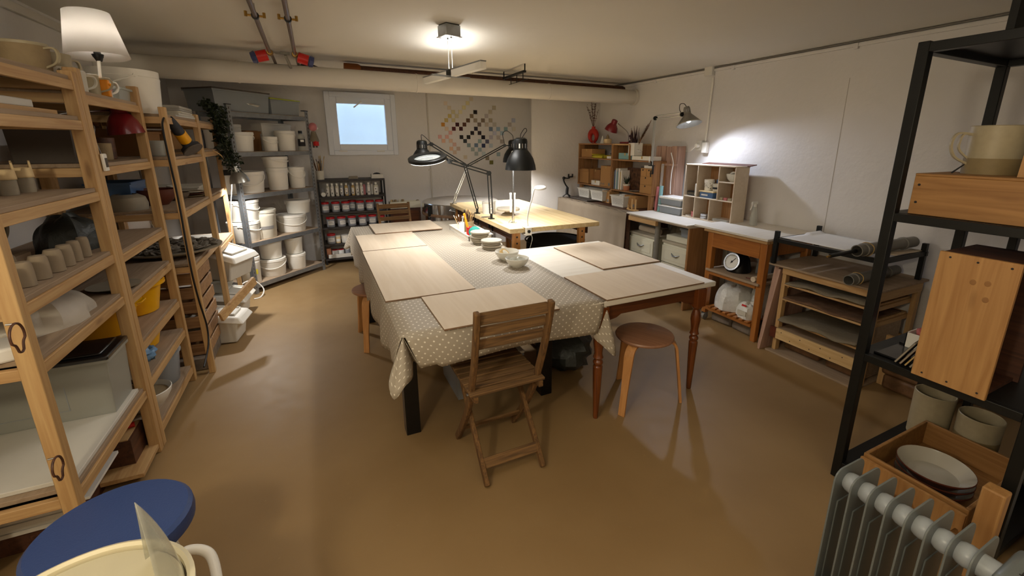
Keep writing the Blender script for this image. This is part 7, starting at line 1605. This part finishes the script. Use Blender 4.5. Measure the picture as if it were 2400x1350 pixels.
for k in range(2): tag(MB().box(-.16, -.17, 0, .16, .17, .10).build('clay_block', 'clay_brown', None, (3.47, 1.17+.02*k, .0+.1015*k), (0, 0, .05*k), bev=.02), ('lower', 'upper')[k]+' wrapped brown clay block stacked behind the black rack', 'clay', 'clay blocks behind the black rack')
tag(MB().box(-.012, -.035, 0, .012, .035, .36).build('board_offcut', 'pine', None, (3.36, 1.345, 0)), 'short pine board end standing right of the drying rack', 'wood')
# steel frame on the drying rack
zf = .7055
sf = thing('steel_frame', 'black steel frame standing on the drying rack', 'frame', (3.38, 1.755, zf)); fx0, fx1, fy0, fy1 = 3.13-3.38, 3.65-3.38, 1.40-1.755, 2.11-1.755
for x in (fx0, fx1):
    for y in (fy0, fy1): MB().box(x-.015, y-.015, 0, x+.015, y+.015, .255).build('leg', 'black_metal', sf, bev=.002)
for y in (fy0, fy1): MB().box(fx0-.02, y-.012, .17, fx1+.02, y+.012, .20).build('rail', 'black_metal', sf)
for x in (fx0, fx1): MB().box(x-.012, fy0-.02, .17, x+.012, fy1+.01, .20).build('rail', 'black_metal', sf)
mb = MB(); mb.grid(lambda u, v: (3.155+.48*u, 1.62+.47*v-.09*u*0, zf+.205-.012*math.sin(u*PI)*math.sin(v*PI)+.014*(v > .99)*(u > .6)), 14, 14); tag(mb.build('paper_sheet', 'paper', None, solid=.003), 'large white paper sheet lying on the black steel frame', 'paper')
mb = MB(); mb.grid(lambda u, v: (3.30+.34*u, 1.405+.20*v, zf+.205+.003*math.sin(u*6)), 8, 8); tag(mb.build('paper_sheet', 'ply', None, solid=.003), 'smaller beige sheet at the right end of the black steel frame', 'paper')
def tube_(label, p0, p1, r, group=None, mt='grey_tube'):
    p0, p1 = Vector(p0), Vector(p1); t = thing('extruder_tube', label, 'tube', p0, 0, group); d = p1-p0; q = d.normalized()
    mb = MB(); mb.M = q.to_track_quat('Z', 'Y').to_matrix().to_4x4(); L_ = d.length; mb.lathe([(r*.86, 0), (r, 0), (r, L_), (0, L_), (0, L_-.01), (r*.86, L_-.01)], n=28); mb.build('body', mt, t)
    for f in (.12, .80):
        mb = MB(); mb.M = Matrix.Translation(d*f) @ q.to_track_quat('Z', 'Y').to_matrix().to_4x4(); mb.lathe([(r, -.015), (r*1.16, -.012), (r*1.16, .012), (r, .015)], n=28); mb.build('collar', mt, t)
    mb = MB(); mb.M = Matrix.Translation(d*.16) @ q.to_track_quat('Z', 'Y').to_matrix().to_4x4(); mb.tube([(r*1.2*math.cos(a), r*1.2*math.sin(a), .004*math.sin(3*a)) for a in [2*PI*k/24 for k in range(24)]], .003, 5, closed=True); mb.build('string', 'pampas', t); return t
tube_('upper grey clay extruder tube lying across the steel frame', (3.03, 1.50, zf+.245), (3.66, 1.475, zf+.25), .037, 'grey tubes on the drying rack'); tube_('lower grey tube under the steel frame on the drying rack', (3.06, 1.53, zf+.036), (3.64, 1.53, zf+.036), .034, 'grey tubes on the drying rack')
rd = thing('plunger', 'black plunger rod sticking out of the upper grey tube', 'rod', (2.78, 1.515, zf+.235)); MB().cyl((0, 0, 0), (.25, -.01, .008), .012, n=14).build('rod', 'black_metal', rd); MB().cyl((-.03, 0, -.001), (0, 0, 0), .006, n=10).build('tip', 'brass', rd)
# ------------------------------------------------------------------ black rack in the foreground
br_ = thing('black_shelving', 'black square-tube shelving in the right foreground', 'shelf', (2.52, .70, 0)); cx_, cy_ = 2.52, .70
X0r, X1r, Y0r, Y1r = 2.16, 2.905, .405, .996; pw = .04
for x in (X0r, X1r-pw):
    for y in (Y0r, Y1r-pw): MB().box(x-cx_, y-cy_, 0, x+pw-cx_, y+pw-cy_, 1.99).build('post', 'black_metal', br_, bev=.003)
MB().box(X1r-pw-cx_, .77-cy_, .10, X1r-cx_, .80-cy_, 1.99).build('post', 'black_metal', br_, bev=.003)
for z in (1.95, 1.29, .645, .06):
    for y in (Y0r, Y1r-pw): MB().box(X0r+pw-cx_, y-cy_, z, X1r-pw-cx_, y+pw-cy_, z+.035).build('rail', 'black_metal', br_, bev=.002)
    for x in (X0r, X1r-pw): MB().box(x-cx_, Y0r+pw-cy_, z, x+pw-cx_, Y1r-pw-cy_, z+.035).build('rail', 'black_metal', br_, bev=.002)
    MB().box(X0r+pw*.6-cx_, Y0r+pw*.6-cy_, z+.028, X1r-pw*.6-cx_, Y1r-pw*.6-cy_, z+.036).build('shelf_panel', 'black_metal', br_)
zs = [1.3265, .6815, .0965]
wdb = thing('wooden_box', 'long brown wooden box on the upper shelf of the black rack', 'box', (2.34, .69, zs[0])); MB().box(-.15, -.235, 0, .15, .235, .005).box(-.15, -.235, 0, -.132, .235, .155).box(.132, -.235, 0, .15, .235, .155).box(-.132, .217, 0, .132, .235, .155).box(-.132, -.235, 0, .132, -.217, .155).build('body', 'box_wood_y', wdb, bev=.003); MB().box(-.15, -.235, .155, .15, .235, .165).build('lid', 'box_wood_y', wdb, bev=.002)
for y in (.215,):
    for z in (.05, .12): MB().cyl((-.1512, y, z), (-.149, y, z), .005, n=10).build('nail', 'ink', wdb)
pb_ = mug('large speckled grey mug with double handle on the wooden box', (2.40, .775, zs[0]+.1655), .085, .185, 'mug_speckle', rz=2.4, out=.06, band=(.0, .33, 'mug_dip'), name='mug', taper=.97)
h2 = handle_mb(.085, .185, out=.035, w=.01, z0=.3, z1=.8); h2.build('handle', 'mug_speckle', pb_)
tag(MB().tube([(0, 0, 0), (.02, -.05, .06)], [.004, .0015], 6).build('tool', 'ink', None, (2.33, .865, zs[0]+.166)), 'thin dark tool standing on the wooden box left of the mug', 'tool')
tag(MB().box(-.008, -.045, 0, .008, .045, .10).build('wood_tile', 'box_wood_z', None, (2.24, .60, zs[0]+.1655), (0, .1, 0)), 'small pale wood piece at the right on the wooden box', 'wood')
wb2 = thing('wooden_crate_box', 'tall pale wooden box on the middle shelf of the black rack', 'box', (2.29, .657, zs[1])); MB().box(-.152, -.115, 0, -.135, .115, .525).build('front_board', 'box_wood_z', wb2, bev=.002)
MB().box(-.135, .10, 0, .16, .115, .52).box(-.135, -.10, .0, .16, .10, .015).box(-.135, -.10, .505, .16, .10, .52).box(.145, -.115, 0, .16, .10, .52).build('carcass', 'plank_dark', wb2);  # dark wood puts the shade inside the open box into its colour
kd = MB()
for y, z in ((.08, .507), (0, .505), (-.09, .505), (.08, .02), (-.0, .02), (-.09, .02)): kd.cyl((-.1528, y, z), (-.1518, y, z), .004, n=8)
kd.build('nail_dots', 'ink', wb2); kd = MB()
for y, z in ((.0, .43), (-.04, .435), (-.045, .375)): kd.ball((-.1518, y, z), (.0012, .010, .011), 12, 8)
kd.build('knot_dots', 'cardboard_dark', wb2)
tr2 = thing('metal_tray', 'shallow black tray on the middle shelf of the black rack', 'tray', (2.30, .885, zs[1])); MB().box(-.10, -.055, 0, .12, .055, .004).box(-.10, -.055, 0, -.096, .055, .012).box(.116, -.055, 0, .12, .055, .012).build('body', 'tote_lid', tr2)
for k in range(4):
    t = thing('booklet', ('front', 'second', 'third', 'rear')[k]+' dark booklet leaning beside the tall wooden box', 'booklet', (2.235, .80+.018*k, zs[1]+.006), 0, 'booklets leaning on the wooden box', rot=(.45, 0, .12)); MB().box(-.06, -.004, 0, .06, .004, .12).build('cover', ('dark_board', 'tote_lid', 'plank_dark', 'dark_board')[k], t); MB().box(-.061, -.0025, .002, .06, .0025, .121).build('pages', 'pampas' if k == 1 else 'stoneware_grey', t)
wb3 = thing('tissue_box', 'small white box with red cloth on the middle shelf', 'box', (2.45, .865, zs[1])); MB().box(-.05, -.05, 0, .05, .05, .004).box(-.05, -.05, 0, -.046, .05, .075).box(.046, -.05, 0, .05, .05, .075).box(-.05, -.05, 0, .05, -.046, .075).box(-.05, .046, 0, .05, .05, .075).build('body', 'white_plastic', wb3)
crumple('red_cloth', 'folded pink red cloth in the small white box', 'cloth', (2.46, .855, zs[1]+.035), .05, .042, .045, 'pink_cloth', .15, 101)
# bottom shelf
tyb = thing('wooden_tray', 'pale wooden tray with wavy front on the bottom shelf', 'tray', (2.41, .68, zs[2])); MB().box(-.28, -.185, 0, .28, .185, .012).box(-.28, -.185, .012, -.266, .185, .135).box(.266, -.185, .012, .28, .185, .135).box(-.266, -.185, .012, .266, -.171, .135).box(-.266, .171, .012, .266, .185, .135).build('body', 'box_wood_y', tyb, bev=.003)
wv = [(-.185, .12)]+[(.37*k/40-.185, .03+.016*(1 if math.sin(k*1.15) > 0 else -1)*abs(math.sin(k*1.15))**.5+.008*math.sin(k*.5)) for k in range(41)]+[(.185, .12)]
mb = MB(); mb.M = Matrix.Translation((-.2955, 0, .0)) @ Matrix.Rotation(PI/2, 4, 'Z') @ Matrix.Rotation(PI/2, 4, 'X'); mb.prism(wv, -.007, .007); mb.build('bark_edge', 'box_wood_z', tyb)
def plate_stack(label, loc, R, n, mt, name='dish'):
    for k in range(n):
        t = thing('serving_dish', ('topmost', 'second', 'third', 'lowest')[n-1-k if n-1-k < 4 else 3]+' '+label if False else (('lower ', 'middle ', 'upper ')[k])+label, 'dish', (loc[0]+.004*(k % 2), loc[1], loc[2]+.03*k), 0, label+'s'); MB().lathe([(0, 0), (R*.62, 0), (R*.66, .005), (R, .055), (R*1.0, .06), (R*.985, .06)], n=40).build('body', 'red_clay', t); MB().lathe([(R*.985, .06), (R*.95, .054), (R*.64, .012), (0, .010)], n=40).build('glaze', 'dish_glaze', t)
plate_stack('red clay dish with white glaze stacked in the wooden tray', (2.33, .68, zs[2]+.0125), .135, 3, None)
pot('tall pale ceramic cylinder at the back of the bottom shelf', (2.69, .885, zs[2]+.0), [(.085, 0), (.09, .01), (.09, .25), (.086, .26)], 'mug_speckle') if False else None
pA, rA, hA = fit(2172, 2262, 1032, 930, zs[2]); pB, rB, hB = fit(2198, 2292, 1048, 950, zs[2])
mug('wide grey speckled cylinder pot behind the wooden tray', (min(pA.x, 2.79), .885, zs[2]), .085, .255, 'mug_speckle', handle=False, name='pot', cat='pot', taper=.96); mug('shorter two-tone cylinder pot beside the wide pot', (2.79, .70, zs[2]), .085, .23, 'mug_speckle', handle=False, name='pot', cat='pot', taper=.95, band=(.05, .55, 'mug_dip'))
for k in range(4): tag(bowl_mb(.08, .075, .5).build('bowl', 'mug_speckle', None, (2.785, .475-.002*k+.003, zs[2]+.0005+.045*k)), ('lowest', 'second', 'third', 'topmost')[k]+' speckled bowl of the stack at the right of the bottom shelf', 'bowl', 'bowls stacked on the bottom shelf')
pe = thing('wooden_post_end', 'rough pale wood offcut leaning in front of the black rack', 'wood', (2.09, .435, .0)); MB().box(-.03, -.032, 0, .03, .032, .40).build('offcut', 'box_wood_z', pe, bev=.006)
# on top
for k in range(2): tag(MB().box(-.16, -.012, 0, .20, .012, .36).build('panel', 'black_metal', None, (2.50, .80-.16*k, 1.9865)), ('left', 'right')[k]+' dark panel standing on top of the black rack', 'panel', 'dark panels on top of the black rack')
# ------------------------------------------------------------------ oil radiator
RXa, RXb, RY0, RY1, RZt = 1.345, 1.505, .285, .605, .625
ra_ = thing('oil_radiator', 'grey oil-filled radiator in the right foreground', 'radiator', (1.425, .44, 0)); rcx, rcy = 1.425, .44
NF = 8
def fin_outline():
    w_, zb, zt = (RXb-RXa)/2, .09, RZt; r = .035; pts = []
    for cx1, cz1, a0 in ((w_-r, zb+r, -PI/2), (w_-r, zt-r, 0), (-w_+r, zt-r, PI/2), (-w_+r, zb+r, PI)):
        for k in range(6): a = a0+PI/2*k/5; pts.append((cx1+r*math.cos(a), cz1+r*math.sin(a)))
    return pts
fo = fin_outline()
for k in range(NF):
    y = RY1-rcy-(RY1-RY0)*k/(NF-1)
    mb = MB(); mb.M = Matrix.Translation((0, y, 0)) @ Matrix.Rotation(PI/2, 4, 'X'); mb.prism(fo, -.0025, .0025)
    f_ = mb.build('fin', 'radiator_grey', ra_, bev=.0012)
    MB().box(-.045, y-.005, .16, .045, y+.005, RZt-.12).build('oil_channel', 'radiator_grey', f_, bev=.004)
for k in range(NF-1):
    y = RY1-rcy-(RY1-RY0)*(k+.5)/(NF-1); s_ = (RY1-RY0)/(NF-1)/2
    MB().lathe([(.024, -s_), (.030, -s_*.55), (.032, 0), (.030, s_*.55), (.024, s_)], n=22).build('oil_pipe', 'radiator_white', ra_, loc=(-.012, y, RZt-.055), rot=(PI/2, 0, 0))
cb3 = MB().box(-.085, RY0-rcy-.17, .10, .085, RY0-rcy-.035, RZt-.005).build('control_box', 'radiator_grey', ra_, bev=.02); MB().cyl((-.012, RY0-rcy-.045, RZt-.055), (-.012, RY0-rcy, RZt-.055), .03, n=20).build('oil_pipe', 'radiator_white', ra_)
mk = MB(); zt_ = RZt-.0045
for j, n in enumerate((3, 2)):
    for i in range(n): mk.box(-.03+.045*j, RY0-rcy-.075-.014*i, zt_, -.012+.045*j, RY0-rcy-.071-.014*i, zt_+.0008)
    mk.box(-.034+.045*j, RY0-rcy-.105, zt_, -.031+.045*j, RY0-rcy-.068, zt_+.0008)
mk.lathe([(.009, 0), (.012, 0), (.012, .0008), (.009, .0008)], c=(.045, RY0-rcy-.118, zt_), close=True, n=18).bar((.036, RY0-rcy-.125, zt_+.0004), (.054, RY0-rcy-.111, zt_+.0004), .003, .0008).build('markings', 'ink', cb3)
MB().box(.01, RY0-rcy-.16, zt_, .07, RY0-rcy-.132, zt_+.012).build('switch', 'black_plastic', cb3, bev=.004)
for y in (RY1-rcy-.04, RY0-rcy+.02): MB().box(-.11, y-.012, .055, .11, y+.012, .09).build('foot_bracket', 'black_plastic', ra_); [MB().cyl((x, y-.01, .028), (x, y+.01, .028), .027, n=18).build('wheel', 'black_plastic', ra_) for x in (-.10, .10)]
# ------------------------------------------------------------------ blue seat and pottery wheel, lower left
bs_ = thing('wheel_stool', 'round blue vinyl stool with white perforated legs in the left foreground', 'stool', (-.645, 1.50, 0)); rs_ = .192
MB().lathe([(0, .44), (rs_*.92, .44), (rs_*.99, .448), (rs_, .465), (rs_*.985, .488), (rs_*.93, .499), (0, .503)], n=48).build('seat', 'blue_vinyl', bs_); MB().lathe([(0, .425), (rs_*.8, .425), (rs_*.8, .44), (0, .44)], n=36).build('seat_pan', 'white_metal', bs_)
for k in range(4):
    a = 2*PI*k/4-.55; p0 = Vector((.12*math.cos(a), .12*math.sin(a), .425)); p1 = Vector((.19*math.cos(a), .19*math.sin(a), 0)); l_ = MB().bar(p0, p1, .03, .022, (math.cos(a), math.sin(a), 0)).build('leg', 'white_metal', bs_, bev=.002)
    hm = MB(); t_ = Vector((-math.sin(a), math.cos(a), 0)); o_ = Vector((math.cos(a), math.sin(a), .15)).normalized()
    for j in range(9):
        c = p0+(p1-p0)*(.12+.09*j); hm.cyl(c+o_*.010, c+o_*.0116, .005, n=10).cyl(c-t_*.0162, c-t_*.0142, .005, n=10).cyl(c+t_*.0142, c+t_*.0162, .005, n=10)
    hm.build('hole_dots', 'ink', l_)
pw_ = thing('pottery_wheel', 'cream pottery wheel basin with split lid in the left foreground corner', 'pottery wheel', (-.575, 1.055, 0)); rw = .218
MB().lathe([(0, .50), (rw*.93, .50), (rw*.98, .52), (rw*1.0, .585), (rw*1.03, .592), (rw*1.03, .602), (rw*.99, .606), (rw*.955, .60), (rw*.94, .53), (0, .53)], n=56).build('basin', 'cream_enamel', pw_)
for s_ in (-1, 1):
    a0 = -.95 if s_ > 0 else -.95+PI; MB().lathe([(.0, .592), (rw*.925, .592), (rw*.93, .585), (0, .585)], n=30, arc=PI-.07, a0=a0+.035).build('lid_half', 'lid_cream', pw_)
MB().lathe([(.10, 0), (.13, .0), (.12, .5), (.10, .5)], n=24).build('pedestal', 'white_metal', pw_); MB().lathe([(0, 0), (.19, 0), (.19, .03), (0, .05)], n=32).build('foot', 'white_metal', pw_)
MB().tube(spline([(rw*.60, .17, .52), (rw*.72, .215, .52), (rw*.95, .20, .50), (rw*1.06, .13, .46), (rw*1.08, .06, .40), (rw*1.05, .02, .3)], 8), .0125, 12).build('hose_arm', 'white_plastic', pw_)
MB().cyl((rw*.96, -.02, .602), (rw*1.03, -.03, .602), .012, n=10).build('clip', 'steel', pw_)
fs = thing('splash_sheet', 'curled clear plastic splash sheet standing on the pottery wheel', 'plastic sheet', (-.575, 1.055, .595))
def sheet(u, v):
    a = -.12+1.0*u; h_ = .22*(u**.0)*((1-abs(2*(u-.62))**1.5*.8) if u < .62 else (1-((u-.62)/.38)**2*.95)); r = rw*.93-.02*v*math.sin(u*3)
    return (r*math.cos(a)-.02*v*v, r*math.sin(a)-.03*v*v, .004+max(h_, .005)*v)
mb = MB(); mb.grid(sheet, 30, 10); mb.build('sheet', 'film', fs, solid=.0012)
# ------------------------------------------------------------------ light
def light(name, kind, loc, energy, col=(255,255,255), size=.1, rot=None, aim=None, spot=None, blend=.5, size_y=None):
    d = bpy.data.lights.new(name, kind); d.energy = energy; d.color = rgb(*col)[:3]
    if kind == 'AREA':
        d.size = size
        if size_y: d.shape = 'RECTANGLE'; d.size_y = size_y
    else: d.shadow_soft_size = size
    if spot: d.spot_size = math.radians(spot); d.spot_blend = blend
    o = bpy.data.objects.new(name, d); COL.objects.link(o); o.location = loc
    if aim is not None: o.rotation_euler = (Vector(aim)-Vector(loc)).to_track_quat('-Z', 'Y').to_euler()
    elif rot: o.rotation_euler = rot
    return o
WARM = (255,240,208); NEUT = (255,252,248); COOL = (224,234,255)
light('added_rear_fill', 'AREA', (.9, -.3, 2.30), 5, WARM, 1.2, rot=(0,0,0))  # added soft fill behind the camera, no known ceiling lamp
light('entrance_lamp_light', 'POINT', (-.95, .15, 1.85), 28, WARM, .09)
light('added_overhead_fill', 'AREA', (-.1, 1.3, 2.31), 4, NEUT, 1.0, rot=(0,0,0))  # added fill over the near floor, no real ceiling panel there
light('added_pendant_upfill', 'AREA', (mid.x, mid.y, pz+.035) if False else Vector(pn.location)+Vector((0,0,pz-ZC+.035)), 2.2, NEUT, .62, rot=(PI, 0, -ang_), size_y=.05)  # added to brighten the ceiling; the pendant itself is unlit
light('added_pendant_downfill', 'AREA', Vector(pn.location)+Vector((0,0,pz-ZC-.035)), 9, NEUT, .62, rot=(0, 0, ang_), size_y=.05)  # added to lift the walls and table; the pendant hangs unlit
light('dome_lamp_light', 'SPOT', FL_TOP-Vector((0,0,FL_H*.80)), 30, NEUT, .05, rot=(0,0,0), spot=155, blend=.6)
light('far_lamp_light', 'SPOT', SL_TOP-Vector((0,0,SL_H*.80)), 75, NEUT, .05, rot=(0,0,0), spot=155, blend=.6)
p_ = SL2_TOP+SL2_AX*SL2_H*.7; light('clamp_lamp_light', 'SPOT', p_, 62, NEUT, .04, aim=p_+SL2_AX, spot=150, blend=.6)
light('shade_lamp_light', 'POINT', WL_BULB, 9, NEUT, .03)
light('work_lamp_light', 'SPOT', GL_P, 30, COOL, .03, aim=GL_P+GL_AX+Vector((.0,-.2,0)), spot=140, blend=.5)
light('magnifier_light', 'AREA', Br+rc+Vector((0,0,-.025)), 3.5, NEUT, .14, rot=(0,0,0))
w = bpy.data.worlds.new('world'); SC.world = w; w.use_nodes = True
w.node_tree.nodes['Background'].inputs['Color'].default_value = rgb(215,232,250); w.node_tree.nodes['Background'].inputs['Strength'].default_value = 3.2
SC.view_settings.view_transform = 'Standard'; SC.view_settings.look = 'None'; SC.view_settings.gamma = 1; SC.view_settings.use_curve_mapping = False
SC.view_settings.exposure = 0.72
SC.cycles.max_bounces = 8
